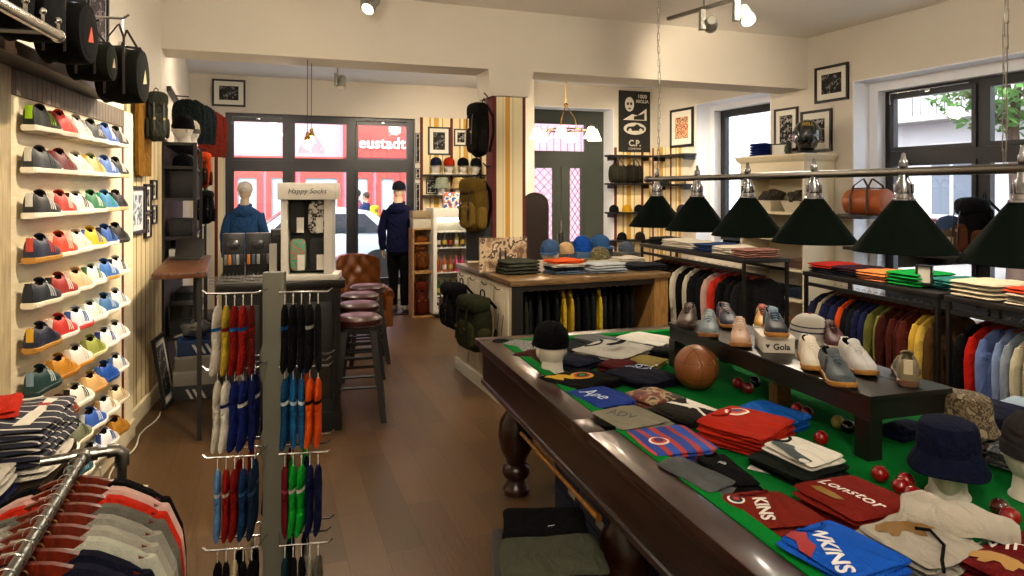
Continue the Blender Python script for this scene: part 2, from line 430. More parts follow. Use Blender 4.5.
# ---------------------------------------------------------------- window joinery
anth = M('#23262b', .35, var=.05); chrome = metal('#cfcfcf', .18)
def window(n, fr, x0, x1, z0, z1, y, cols, transom, fw=.07, mat=anth, sashed=()):
    t = bpy.data.objects.new('window_%d' % n, None); C.objects.link(t); t['kind'] = 'structure'
    t.location = (fr.x, fr.y, 0); t.rotation_euler = (0, 0, R(fr.d))
    b = MB(); b.bx(x0, x0+fw, y, y+.07, z0, z1); b.bx(x1-fw, x1, y, y+.07, z0, z1); b.bx(x0+fw, x1-fw, y, y+.07, z1-fw, z1); b.bx(x0+fw, x1-fw, y, y+.07, z0, z0+fw)
    for c in cols: b.bx(c-fw*.62, c+fw*.62, y, y+.07, z0+fw, z1-fw)
    es = [x0+fw]+[v for c in cols for v in (c-fw*.62, c+fw*.62)]+[x1-fw]
    sp = [(es[i], es[i+1]) for i in range(0, len(es), 2)]
    for a, c in sp:
        if transom: b.bx(a, c, y, y+.07, transom-fw*.8, transom+fw*.8)
    b.out('frame', mat, t, smooth=False)
    for a, c in sp:
        for lo, hi, top in ([(z0+fw, transom-fw*.8, 0), (transom+fw*.8, z1-fw, 1)] if transom else [(z0+fw, z1-fw, 0)]):
            sw = .045
            b = MB(); b.bx(a, a+sw, y-.02, y+.05, lo, hi); b.bx(c-sw, c, y-.02, y+.05, lo, hi); b.bx(a+sw, c-sw, y-.02, y+.05, lo, lo+sw); b.bx(a+sw, c-sw, y-.02, y+.05, hi-sw, hi)
            s_ = b.out('sash', mat, t, smooth=False)
            b = MB(); b.bx(a+sw, c-sw, y+.018, y+.024, lo+sw, hi-sw); b.out('pane', glass(), s_, smooth=False)
            if top and (a, c) in [sp[i] for i in sashed]:
                b = MB(); b.tube([(a+.02, y-.045, hi-.1), (a+.02, y-.045, hi+.02), (c-.05, y-.045, hi+.02)], .006); b.box(((a+c)/2, y-.05, hi-.005), (.06, .03, .03), .004); b.out('opener', chrome, s_)
    return t
m1, m2 = W1.t(289), W1.t(353)
window(1, W1, wx0, wx1, .22, WT, .1, [m1, m2], W1.z(320, 165), .075, sashed=(0, 2))
window(2, RW, rs0+.1, rs1-.1, 1.0, 2.98, .38, [], None, .09)
b = MB(); b.bx(rs0, rs1, -.02, .5, .92, .95, .004); struct(b.out('trim_8', reveal_m, loc=(RW.x, RW.y, 0), rz=R(RW.d), smooth=False))
RZT = 2.12
rwin = window(3, RW, rb0+.12, rb0+3.3, .5, RT-.1, .36, [RW.t(982, .36), RW.t(982, .36)+1.1], RZT, .075, sashed=(0,))
def rev(n, fr, x0, x1, z0, z1, y1, fin):
    b = MB(); e = .012
    b.bx(x0, x0+e, -.003, y1, z0, z1); b.bx(x1-e, x1, -.003, y1, z0, z1); b.bx(x0+e, x1-e, -.003, y1, z1-e, z1)
    b.bx(x0+e, x0+fin, y1-.14, y1, z0, z1-fin); b.bx(x1-fin, x1-e, y1-.14, y1, z0, z1-fin); b.bx(x0+e, x1-e, y1-.14, y1, z1-fin, z1-e)
    struct(b.out('trim_%d' % n, reveal_m, loc=(fr.x, fr.y, 0), rz=R(fr.d), smooth=False))
rev(9, RW, rs0, rs1, .95, 3.05, .4, .1); rev(10, RW, rb0, rb0+3.4, .45, RT, .38, .12)
b = MB(); e = .012; b.bx(dx1-e, dx1, -.003, .43, 0, DT); b.bx(dx0, dx0+e, -.003, .43, 0, DT); b.bx(dx0+e, dx1-e, -.003, .43, DT-e, DT)
struct(b.out('trim_11', reveal_m, loc=(W2.x, W2.y, 0), rz=R(19.8), smooth=False))

# ---------------------------------------------------------------- entrance door: transom light and two glazed leaves
dg = M('#454a42', .45, var=.06)
d = bpy.data.objects.new('door_1', None); C.objects.link(d); d['kind'] = 'structure'; d.location = (W2.x, W2.y, 0); d.rotation_euler = (0, 0, R(19.8))
y = .34
tx = lambda px: W2.t(px, y)
zt = W2.z(560, 124, y); zm = W2.z(560, 151, y); z1 = W2.z(560, 167, y)
X0, X1 = dx0+.015, dx1-.015
xa, xb, xc, xd = tx(526), tx(553), tx(570), tx(581)
b = MB(); b.bx(X0, X1, y, y+.06, zt, DT-.015); b.bx(tx(585), X1, y, y+.06, 0, zt); b.bx(X0, xa-.06, y, y+.06, 0, zt); b.bx(xa-.06, tx(585), y, y+.06, z1, zm); b.out('frame', dg, d, smooth=False)
for nm, a, c in (('leaf', xa-.06, tx(562)), ('leaf', tx(562), tx(585))):
    b = MB(); g0, g1 = (xa+.03, xb) if a < xb else (xc, xd)
    b.bx(a, g0, y+.005, y+.05, .02, z1); b.bx(g1, c, y+.005, y+.05, .02, z1); b.bx(g0, g1, y+.005, y+.05, .02, .9); b.bx(g0, g1, y+.005, y+.05, z1-.02, z1)
    if a < xb: b.bx(c-.02, c+.02, y-.02, y+.02, .02, z1)
    lf = b.out(nm, dg, d, smooth=False)
    b = MB(); b.bx(g0, g1, y+.025, y+.03, .9, z1-.02); b.out('pane', glass(), lf, smooth=False)
    b = MB(); w_ = .14 if a < xb else .1
    nn = max(2, int(round((g1-g0)/w_))); 
    for i in range(nn):
        for k in range(8):
            xx0 = g0+(g1-g0)*i/nn; xx1 = g0+(g1-g0)*(i+1)/nn; zz = .9+(z1-.92)*k/8; zh = (z1-.92)/8
            b.tube([(xx0, y+.02, zz), ((xx0+xx1)/2, y+.02, zz+zh/2), (xx0, y+.02, zz+zh)], .006, 4); b.tube([(xx1, y+.02, zz), ((xx0+xx1)/2, y+.02, zz+zh/2), (xx1, y+.02, zz+zh)], .006, 4)
    b.out('grille', M('#33352f', .4, .5), lf)
b = MB(); b.bx(xa-.06, tx(585), y+.025, y+.03, zm, zt); tp = b.out('pane', glass(), d, smooth=False)
b = MB()
for i in range(9):
    xx = xa-.06+(tx(585)-xa+.06)*(i+.5)/9; b.tube([(xx, y+.02, zm), (xx, y+.02, zt-.08), (xx+.03, y+.02, zt-.02)], .005, 4)
b.out('grille', M('#33352f', .4, .5), d)
b = MB(); b.tube([(tx(560), y-.05, 1.0), (tx(560), y-.05, 1.25)], .012); b.box((tx(560), y-.025, 1.02), (.02, .05, .02)); b.box((tx(560), y-.025, 1.23), (.02, .05, .02)); b.out('handle', chrome, d)
# ================================================================ builders of the goods
def lerp_tab(tab, t):
    for (a, u), (b_, v) in zip(tab[:-1], tab[1:]):
        if t <= b_: 
            k = (t-a)/(b_-a) if b_ > a else 0; k = max(0, min(1, k)); return u+(v-u)*k
    return tab[-1][1]
def smooth_tab(tab, t):
    for (a, u), (b_, v) in zip(tab[:-1], tab[1:]):
        if t <= b_:
            k = max(0, min(1, (t-a)/(b_-a))); k = k*k*(3-2*k); return u+(v-u)*k
    return tab[-1][1]
white = M('#e9e6df', .5); black = M('#0c0c0d', .6); dark = M('#17181a', .55); offw = M('#e8e0cd', .55)

# ---- low-top sneaker: toe at +x, sole on z = 0
SW = [(0, .022), (.03, .031), (.12, .035), (.3, .033), (.5, .038), (.70, .048), (.84, .046), (.92, .038), (.97, .025), (1, .008)]
ST = [(0, .088), (.06, .096), (.2, .088), (.34, .086), (.42, .094), (.55, .084), (.70, .064), (.84, .052), (.94, .044), (1, .030)]
def make_sneaker(name='sneaker', L=.285):
    def sole_h(t): return .018+.004*(1-t)
    def spring(t): return .012*max(0, (t-.75)/.25)**2
    def gap(t): return 0 if t < .04 or t > .44 else 30*min(1, (t-.04)/.06, (.44-t)/.08)
    def S(t, a, off=0):                              # a = -1..1 round the upper
        w_ = smooth_tab(SW, t)*.95+off; h0 = sole_h(t)-.006+spring(t); h1 = smooth_tab(ST, t)+off
        g = gap(t); ph = R(math.copysign(g+(90-g)*abs(a), a) if g > 0 else 90*a)
        y = w_*math.copysign(abs(math.sin(ph))**.75, math.sin(ph)); z = h0+(h1-h0)*abs(math.cos(ph))**.62
        return Vector((-L/2+.004+(L-.008)*t+ (off if t > .97 else -off if t < .02 else 0), y, z))
    root = thing(name, 'sneaker', 'sneaker')
    ts = [0, .02, .05, .09, .14, .2, .27, .34, .4, .45, .5, .56, .62, .69, .76, .83, .89, .94, .975, 1]
    b = MB(); rr = []
    for t in ts:
        k = [-1, -.85, -.7, -.52, -.34, -.17, -.001]; left = [S(t, a) for a in k]; right = [S(t, -a) for a in reversed(k)]
        dp = .040*min(1, gap(t)/30)
        li = [p.copy() for p in (left[-1], right[0])]
        li[0].z -= dp; li[1].z -= dp; li[0].y *= .8; li[1].y *= .8
        rr.append(left+li+right)
    vs = [[b.v(p) for p in q] for q in rr]; n = len(vs[0])
    for a, c in zip(vs[:-1], vs[1:]):
        for i in range(n-1):
            b.mi = 1 if 6 <= i <= 8 else 0; b.f((a[i], a[i+1], c[i+1], c[i]))
    b.mi = 0; b.f(vs[0]); b.f(list(reversed(vs[-1])))
    b.out('upper', [white, dark], root, weld=True)
    b = MB(); nn = 30
    def outline(o=0):
        q = []
        for i in range(nn+1): t = .5-.5*math.cos(PI*i/nn); q.append((t, smooth_tab(SW, t)+o if 0 < i < nn else .006))
        return [(t, y) for t, y in q]+[(t, -y) for t, y in reversed(q)]
    rings = []
    for f, o in ((0, -.004), (.12, 0), (.5, .0025), (.88, .002), (1, -.002)):
        rings.append([(-L/2-.002+(L+.006)*t, y+(o if y > 0 else -o), spring(t)+sole_h(t)*f) for t, y in outline()])
    b.rings(rings); b.out('sole', white, root)
    b = MB()
    cen = [(.66, .064), (.58, .078), (.5, .088), (.44, .097), (.385, .106), (.36, .108)]
    for (t0, z0), (t1, z1) in zip(cen[:-1], cen[1:]): pass
    f1 = lambda u, v: Vector((-L/2+L*lerp_tab([(0, .68), (.5, .5), (1, .375)], u), (v-.5)*(.030+.014*u), lerp_tab([(0, .068), (.4, .090), (.75, .103), (1, .110)], u)-.008*abs(2*v-1)**2))
    b.shell(f1, lambda u, v: f1(u, v)-Vector((-.002, 0, .006)), 8, 4); b.out('tongue', white, root)
    b = MB()
    for i in range(5):
        t = .47+.047*i; zt = smooth_tab(ST, t)+.0055; w_ = .019-.0015*i
        b.tube([(-L/2+L*t-.004, -w_, zt-.006), (-L/2+L*t, -w_*.4, zt), (-L/2+L*t, w_*.4, zt), (-L/2+L*t-.004, w_, zt-.006)], .0022, 5)
    b.out('laces', white, root)
    for sgn in (-1, 1):
        for i in range(3):
            b = MB(); ta = .50+.055*i
            b.shell(lambda u, v: S(ta-.075*u+.02*v, sgn*(.93-.5*u), .0016), lambda u, v: S(ta-.075*u+.02*v, sgn*(.93-.5*u), .0002), 4, 1); b.out('stripe', white, root)
    b = MB(); b.shell(lambda u, v: S(.0+.04*u, -1+2*v, .0016), lambda u, v: S(.0+.04*u, -1+2*v, .0), 2, 8) if False else None
    b.shell(lambda u, v: Vector((-L/2-.0015+.002*u+.006*abs(v-.5), (v-.5)*.028, .044+.050*u)), lambda u, v: Vector((-L/2+.006+.002*u, (v-.5)*.028, .044+.050*u)), 3, 4)
    b.out('heel_tab', white, root)
    return root
SNK = proto(make_sneaker())
leath = lambda c: M(c, .55, var=.06, scale=20, bump=.1, bs=300)
def shoe_mats(up, sole='#e8e2d2', stripe='#e8e6e0', heel=None, tongue=None, lace=None, lin='#1a1a1c'):
    return {'upper': [leath(up), M(lin, .9)], 'sole': M(sole, .6, var=.04), 'stripe': leath(stripe), 'heel_tab': leath(heel or stripe), 'tongue': leath(tongue or up), 'laces': M(lace or stripe, .8, var=.03)}

# ---- folded garment: soft layers, the folded edge towards -y
def fold_mesh(w=.26, d=.32, h=.05, layers=3, seed=0, wr=.0075, name='folded_shirt', hood=False):
    rnd = random.Random(seed); b = MB(); T = h/layers
    fnz = lambda x, y, s: noise.noise(Vector((x*9+s, y*9, s*1.7)))*wr+noise.noise(Vector((x*24+s, y*7, s)))*wr*.5
    cor = None; tops = None
    for l in range(layers):
        j = lambda a: rnd.uniform(-a, a)
        c4 = [(-w/2+j(.008), -d/2+j(.008)), (w/2+j(.008), -d/2+j(.008)), (w/2+j(.012), d/2+j(.012)), (-w/2+j(.012), d/2+j(.012))]
        z0 = T*l; sd = seed*3.1+l
        def P(u, v, top, c4=c4, z0=z0, sd=sd, l=l):
            x = (c4[0][0]*(1-u)+c4[1][0]*u)*(1-v)+(c4[3][0]*(1-u)+c4[2][0]*u)*v
            y = (c4[0][1]*(1-u)+c4[1][1]*u)*(1-v)+(c4[3][1]*(1-u)+c4[2][1]*u)*v
            U, V = 2*u-1, 2*v-1
            # round the corners in plan
            m = max(abs(U), abs(V)); cc = (abs(U)*abs(V))**6; x *= 1-.05*cc; y *= 1-.05*cc
            x += noise.noise(Vector((y*9, sd, 0)))*.012*abs(U); y += noise.noise(Vector((x*9, sd, 5)))*.012*abs(V)
            p = math.sqrt(max(0, 1-abs(U)**9))*math.sqrt(max(0, 1-abs(V)**9))
            z = z0+T*(.5+(.52 if top else -.5)*p)
            if top: z += (fnz(x, y, seed)+(.006*p*(1-U*U)*(1-V*V)+noise.noise(Vector((x*5+seed*2, y*5, 3)))*.006 if l == layers-1 and wr > .003 else 0))*p*(1 if l == layers-1 else .3)+ (.004*math.exp(-((U-.25)/.12)**2)*p if l == layers-1 and wr > .003 else 0)
            return Vector((x, y, max(z, z0)))
        s = lambda q: .5-.5*math.cos(PI*q)*(.55+.45*abs(math.cos(PI*q)))
        s = lambda q: .5+.5*math.copysign(1-(1-abs(2*q-1))**1.6, 2*q-1)
        b.shell(lambda u, v: P(s(u), s(v), True), lambda u, v: P(s(u), s(v), False), 14, 16)
        tops = P
    def top(x, y):                                     # height of the upper side
        u = min(1, max(0, x/w+.5)); v = min(1, max(0, y/d+.5)); return tops(u, v, True).z
    return b, top
_fm = {}
def folded(loc, rz, col, label, w=.26, d=.32, h=.05, layers=3, group=None, cat='folded shirt', name='folded_shirt', text=None, tcol='#e8e6e0', tsize=.05, tpos=(0, 0), trot=0, collar=None, seed=None, wr=.0075, mat=None, shear=0, extra=None, trim=None, bold=0.0, tw=None, at=None, aw=None):
    sd = seed if seed is not None else random.randint(0, 5); key = (w, d, h, layers, sd, wr)
    m = mat or cloth(col)
    t = thing(name, label, cat, loc, rz, group)
    if key in _fm:
        me, top = _fm[key]; me = me.copy() if me.materials[0] != m else me
        o = bpy.data.objects.new('body', me); C.objects.link(o); o.parent = t; me.materials[0] = m
    else:
        b, top = fold_mesh(w, d, h, layers, sd, wr); o = b.out('body', m, t); _fm[key] = (o.data, top)
    onto = lambda p: Vector((p.x, p.y, top(p.x, p.y)+.0012+p.z))
    if collar is not None:
        b = MB(); r0 = w*.20; pts = []
        for i in range(13):
            a = PI+PI*i/12; x, y = r0*math.cos(a), d*.42+.62*r0*math.sin(a); pts.append(Vector((x, y, top(x, y)+.003)))
        b.tube(pts, .0045, 6); b.out('collar', cloth(collar), t)
    if text:
        if tw is not None: trot = tw-rz
        T = Matrix.Translation((tpos[0], tpos[1], 0)) @ Matrix.Rotation(trot, 4, 'Z')
        for k, tx_ in enumerate(text if isinstance(text, list) else [text]):
            T2 = T @ Matrix.Translation((0, -k*tsize*1.1, 0))
            lettering(tx_, tsize, M(tcol, .8, var=.03), t, T2, 'lettering', onto, .0008, shear, bold)
    if extra:
        if at is not None:
            an = (aw or 0)-rz; ca, sa = math.cos(an), math.sin(an)
            extra(t, lambda p: onto(Vector((at[0]+p.x*ca-p.y*sa, at[1]+p.x*sa+p.y*ca, p.z))), top)
        else: extra(t, onto, top)
    return t
def blob(t, onto, pts, col, name='print', th=.0008):
    """a flat printed patch laid on cloth; pts = outline"""
    b = MB(); cx = sum(p[0] for p in pts)/len(pts); cy = sum(p[1] for p in pts)/len(pts)
    n = len(pts); K = 4
    for s0 in (th,):
        rows = [[b.v(onto(Vector((cx+(x-cx)*k/K, cy+(y-cy)*k/K, s0)))) for x, y in pts] for k in range(1, K+1)]; c0 = b.v(onto(Vector((cx, cy, s0))))
        for i in range(n): b.f((c0, rows[0][i], rows[0][(i+1) % n]))
        for a, c in zip(rows[:-1], rows[1:]):
            for i in range(n): b.f((a[i], c[i], c[(i+1) % n], a[(i+1) % n]))
    return b.out(name, M(col, .8, var=.04), t)
def disc(cx, cy, r, ry=None, n=20): return [(cx+r*math.cos(2*PI*i/n), cy+(ry or r)*math.sin(2*PI*i/n)) for i in range(n)]

# ---- coat hanger and hanging shirt: rail along y, garment in the x-z plane, hook top at z = 0
def make_hanger(wire=False):
    t = thing('coat_hanger', 'wooden coat hanger', 'hanger')
    b = MB(); pts = [(-.21, -.125), (-.17, -.098), (-.11, -.072), (-.05, -.052), (0, -.045), (.05, -.052), (.11, -.072), (.17, -.098), (.21, -.125)]
    rr = []
    for i, (x, z) in enumerate(pts):
        hh = .013+.010*(1-abs(x)/.21); rr.append([(x, -.007, z-hh), (x, .007, z-hh), (x, .007, z+hh*.6), (x, -.007, z+hh*.6)])
    b.rings(rr); b.out('shoulder_bar', WOODR, t)
    b = MB(); hk = [(0, 0, -.045), (0, 0, -.028), (.004, 0, -.018)]+[(.016*math.cos(a), 0, .0+.016*math.sin(a)-.002) for a in [R(-60+i*24) for i in range(11)]]
    b.tube(hk, .0017, 5); b.out('hook', chrome, t)
    b = MB(); b.tube([(.010*math.cos(2*PI*i/12), -.0085, -.052+.010*math.sin(2*PI*i/12)) for i in range(13)], .002, 5, caps=False); b.out('size_ring', metal('#c9b37a', .3), t)
    return t
WOODR = wood('hanger_wood', '#4a1a10', '#7a2e18', .3, (8, 2, 2), 6, coat=.4)
WOODL = wood('pale_hanger_wood', '#b98a55', '#d6ad78', .4, (8, 2, 2), 6)
def make_hanging(length=.68, name='hanging_shirt', width=.46, thick=.019, sleeve=.52, seed=0, hooded=False):
    t = thing(name, 'hanging shirt', 'shirt')
    def zsh(x): return -.008-.100*(abs(x)/.21)**1.25-.3*max(0, abs(x)-.20)-.060*math.exp(-(x/.075)**4)
    hw = width/2
    def P(u, v, s):
        x0 = (2*u-1); xe = x0*(hw*(.90+.08*v)); zt = zsh(x0*hw*.9); z = zt*(1-v)+(-.05-length)*v-.012*math.cos(x0*PI)*v*v
        if v > 0.0: z = zt+(-.05-length-zt)*v
        fold = noise.noise(Vector((x0*3.2+seed, v*1.2, seed)))*.014*min(1, v*3)
        e = math.sqrt(max(0, 1-abs(x0)**6))
        return Vector((xe, s*thick*(.45+.55*min(1, v*4+.15))*e+fold+s*.002, z))
    b = MB(); b.shell(lambda u, v: P(u, v, -1), lambda u, v: P(u, v, 1), 14, 12); b.out('body', cloth('#444444'), t)
    for sg in (-1, 1):
        b = MB(); rr = []
        n = 7
        for i in range(n+1):
            k = i/n; cx = sg*(hw*.84+.040*math.sin(min(1, k*2.2)*PI/2)-.03*k); cz = zsh(hw*.84)-.012-sleeve*k; rw = .048-.012*k; ry = .021-.006*k
            if i == 0: rw = .030; ry = .014
            cy = noise.noise(Vector((k*3, seed+sg, 1)))*.008
            rr.append([(cx+rw*math.cos(2*PI*q/10), cy+ry*math.sin(2*PI*q/10), cz) for q in range(10)])
        b.rings(rr); b.out('sleeve', cloth('#444444'), t)
    b = MB()
    f1 = lambda u, v: Vector(((.070+.012*v)*math.cos(2*PI*u), (.020+.012*v)*math.sin(2*PI*u), -.058-.014*v+.016*abs(math.sin(PI*u))*(1-v)-.012*(math.cos(2*PI*u)**2)))
    b.grid(f1, 20, 2); b.out('collar', cloth('#444444'), t, weld=True)
    if hooded:
        b = MB(); b.ball((0, .03, -.075), (.10, .045, .07), 14, 8, jit=.15, seed=seed); b.out('hood', cloth('#444444'), t)
    return t
def garment(col, collar=None, mat=None):
    m = mat or cloth(col); return {'body': m, 'sleeve': m, 'hood': m, 'collar': cloth(collar) if collar else m}
HNG = proto(make_hanger()); SHIRT = proto(make_hanging()); JKT = proto(make_hanging(.62, 'hanging_jacket', .48, .024, .56, 3)); JKS = proto(make_hanging(.50, 'hanging_jacket', .46, .034, .44, 5))
def rail_of(items, p0, p1, rz, what, group, pr=None, scale=1, hmat=None, zdrop=0, hgroup=None, jitter=4, flip=False):
    """garments evenly along a rail from p0 to p1 (hook tops); items = list of (colour, words[, collar])"""
    p0, p1 = Vector(p0), Vector(p1); n = len(items)
    for i, it in enumerate(items):
        k = (i+.5)/n; p = p0.lerp(p1, k); a = rz+R(random.uniform(-jitter, jitter))
        lab = '%s %s' % (it[1], what % ORD[i])
        (pr or SHIRT).put(p+Vector((0, 0, -zdrop)), a, lab, None, group, garment(it[0], it[2] if len(it) > 2 else None), scale)
        HNG.put(p+Vector((0, 0, -zdrop)), a, 'hanger holding the '+lab, 'hanger', (hgroup or group+' hangers'), {'shoulder_bar': hmat} if hmat else None, scale)
ORD = ['first', 'second', 'third', 'fourth', 'fifth', 'sixth', 'seventh', 'eighth', 'ninth', 'tenth', 'eleventh', 'twelfth', 'thirteenth', 'fourteenth', 'fifteenth', 'sixteenth', 'seventeenth', 'eighteenth', 'nineteenth', 'twentieth', 'twenty-first', 'twenty-second', 'twenty-third', 'twenty-fourth']

# ---- display head (chin forward at -y, neck base on z = 0)
def make_head():
    t = thing('hat_stand', 'white display head', 'display head')
    def fn(p):
        x, y, z = p
        if z < 0: k = -z/.125; x *= 1-.32*k; y = y*(1-.25*k)-.012*k
        if y < 0:
            nose = math.exp(-(x/.011)**2-((z+.012)/.022)**2)*.024; brow = math.exp(-((z-.018)/.012)**2)*.004*(1-(x/.08)**2)
            eye = math.exp(-((abs(x)-.030)/.014)**2-((z-.004)/.011)**2)*.009
            lips = math.exp(-(x/.022)**2-((z+.056)/.009)**2)*.006; chin = math.exp(-(x/.02)**2-((z+.095)/.016)**2)*.008
            y -= nose+brow+lips+chin-eye
        return (x, y, z)
    b = MB(); b.ball((0, 0, .128), (.074, .094, .118), 28, 22, fn=fn)
    for s in (-1, 1): b.ball((s*.074, .008, .118), (.008, .018, .028), 8, 6)
    b.lathe([(.066, 0), (.066, .006), (.056, .02), (.052, .06), (.05, .10)], 24, (0, .014, 0)); b.out('face', M('#d8d2c6', .55, var=.04), t)
    return t
HEAD = proto(make_head())
# ---- caps; origin at the brim line, peak towards -y
def make_cap():
    t = thing('baseball_cap', 'cap', 'cap')
    b = MB(); prof = [(.094, 0), (.096, .02), (.094, .05), (.084, .082), (.062, .106), (.034, .119), (.006, .123)]
    b.lathe(prof, 28, sx=.92, sy=1.08); b.out('crown', cloth('#222222'), t)
    b = MB()
    def pk(u, v):
        a = PI+PI*(.12+.76*u); r0 = Vector((.088*math.cos(a), .101*math.sin(a), .006)); out = Vector((.082*math.cos(a), .101*math.sin(a)-.075*math.sin(PI*u)**.7, -.012+.010*math.sin(PI*u)))
        return r0.lerp(out, v)
    b.shell(pk, lambda u, v: pk(u, v)-Vector((0, 0, .004)), 14, 4); b.out('peak', cloth('#222222'), t)
    b = MB(); b.ball((0, 0, .124), (.009, .009, .005), 10, 6); b.out('button', cloth('#222222'), t)
    b = MB(); b.tube([(-.04, .104, .012), (-.03, .109, .032), (0, .111, .042), (.03, .109, .032), (.04, .104, .012)], .003, 5); b.out('strap', cloth('#222222'), t)
    return t
CAP = proto(make_cap())
def cap_mats(c, peak=None): return {'crown': cloth(c), 'peak': cloth(peak or c), 'button': cloth(c), 'strap': cloth(peak or c)}
def make_bucket():
    t = thing('bucket_hat', 'bucket hat', 'hat')
    b = MB(); b.lathe([(.098, 0), (.098, .03), (.094, .07), (.085, .092), (.062, .101), (.01, .104)], 28, sx=.94, sy=1.06); b.out('crown', cloth('#222222'), t)
    b = MB(); 
    f = lambda r, z: [( .94*r*math.cos(2*PI*k/32), 1.06*r*math.sin(2*PI*k/32), z+.005*math.sin(6*PI*k/32)*(r > .12)) for k in range(32)]
    b.rings([f(.096, .008), f(.112, -.024), f(.126, -.052), f(.125, -.056), f(.110, -.028), f(.094, .0)], caps=False); b.out('brim', cloth('#222222'), t)
    b = MB()
    for s in (-1, 1):
        for q in (.03, .055): b.ball((s*.087*.94, .012*s, q), (.004, .004, .004), 8, 5)
    b.out('eyelets', M('#333333', .4, .6), t)
    return t
BUCKET = proto(make_bucket())
def make_beanie():
    t = thing('knit_beanie', 'beanie', 'hat')
    b = MB(); b.lathe([(.088, .02), (.092, .05), (.086, .09), (.06, .125), (.02, .14), (.004, .142)], 28, sx=.94, sy=1.06); b.out('crown', cloth('#222222'), t)
    b = MB(); b.lathe([(.090, -.01), (.097, -.006), (.098, .03), (.093, .038), (.088, .036)], 28, sx=.94, sy=1.06, caps=False); b.out('cuff', cloth('#222222'), t)
    return t
BEANIE = proto(make_beanie())
def on_head(loc, rz, hat, hlab, headlab, group, hgroup, mats, hatname=None, cat=None, hz=.142, tilt=0, sc=1):
    HEAD.put(loc, rz, headlab, None, hgroup, None, sc)
    hat.put(Vector(loc)+Vector((0, 0, hz*sc)), (R(tilt), 0, rz), hlab, cat, group, mats, sc)
# ---- backpack: back against +y, stands on z = 0
def make_backpack():
    t = thing('backpack', 'backpack', 'backpack')
    b = MB(); b.ball((0, 0, .22), (.15, .085, .22), 28, 20, .55, .6, .05, 3); b.out('body', cloth('#3a3a26'), t)
    b = MB(); b.ball((0, -.075, .14), (.115, .045, .11), 20, 12, .5, .55, .04, 5); b.out('pocket', cloth('#3a3a26'), t)
    b = MB(); b.ball((0, -.02, .375), (.152, .098, .075), 24, 12, .6, .7, .04, 8); b.out('flap', cloth('#3a3a26'), t)
    for s in (-1, 1):
        b = MB(); b.strip([(s*.07, -.13, .10), (s*.07, -.125, .2), (s*.07, -.12, .3), (s*.07, -.10, .38)], (.022, 0, 0), .004); b.out('strap', M('#1a1712', .5), t)
        b = MB(); b.strip([(s*.07, .06, .43), (s*.09, .13, .34), (s*.10, .135, .2), (s*.09, .09, .04)], (.05, 0, 0), .01); b.out('shoulder_strap', cloth('#1a1712'), t)
        b = MB(); b.ball((s*.145, -.01, .12), (.03, .055, .09), 12, 8, .6, .6); b.out('side_pocket', cloth('#3a3a26'), t)
        b = MB(); b.box((s*.07, -.132, .2), (.03, .008, .02), .002); b.out('buckle', metal('#a89560', .35), t)
    b = MB(); b.tube([(-.035, .06, .42), (-.03, .06, .47), (0, .06, .485), (.03, .06, .47), (.035, .06, .42)], .006, 6); b.out('handle', cloth('#1a1712'), t)
    return t
PACK = proto(make_backpack())
def pack_mats(c, pocket=None, strap='#15130f'): return {'body': cloth(c), 'pocket': cloth(pocket or c), 'flap': cloth(c), 'side_pocket': cloth(pocket or c), 'strap': M(strap, .5), 'shoulder_strap': cloth(strap), 'handle': cloth(strap)}
# ---- framed picture, hung on a wall: face towards -y, origin at its centre
def picture(loc, rz, w, h, label, art, mount='#e6e2d6', frame='#121212', mw=.16, group=None, deep=.025, name='framed_picture', rot=None, artfn=None):
    t = thing(name, label, 'picture', loc, rz, group, rot)
    fw = min(w, h)*.055+.006
    b = MB(); b.bx(-w/2, -w/2+fw, -deep, 0, -h/2, h/2); b.bx(w/2-fw, w/2, -deep, 0, -h/2, h/2); b.bx(-w/2+fw, w/2-fw, -deep, 0, h/2-fw, h/2); b.bx(-w/2+fw, w/2-fw, -deep, 0, -h/2, -h/2+fw)
    b.out('frame', M(frame, .4), t, smooth=False)
    b = MB(); b.bx(-w/2+fw, w/2-fw, -deep*.5, -.001, -h/2+fw, h/2-fw); b.out('mount', M(mount, .8, var=.03), t, smooth=False)
    m = mw*min(w, h)
    b = MB(); b.bx(-w/2+fw+m, w/2-fw-m, -deep*.5-.002, -deep*.5, -h/2+fw+m, h/2-fw-m); a = b.out('photo', art, t, smooth=False)
    if artfn: artfn(t, w-2*fw-2*m, h-2*fw-2*m, -deep*.5-.003)
    return t
bwphoto = blotch('grey_photograph', ['#0d0d0d', '#1c1c1c', '#3a3a3a', '#141414', '#8a8a86', '#222222'], 14)
bwphoto2 = blotch('dark_photograph', ['#101010', '#2a2a2a', '#151515', '#b6b2aa', '#1d1d1d'], 22)

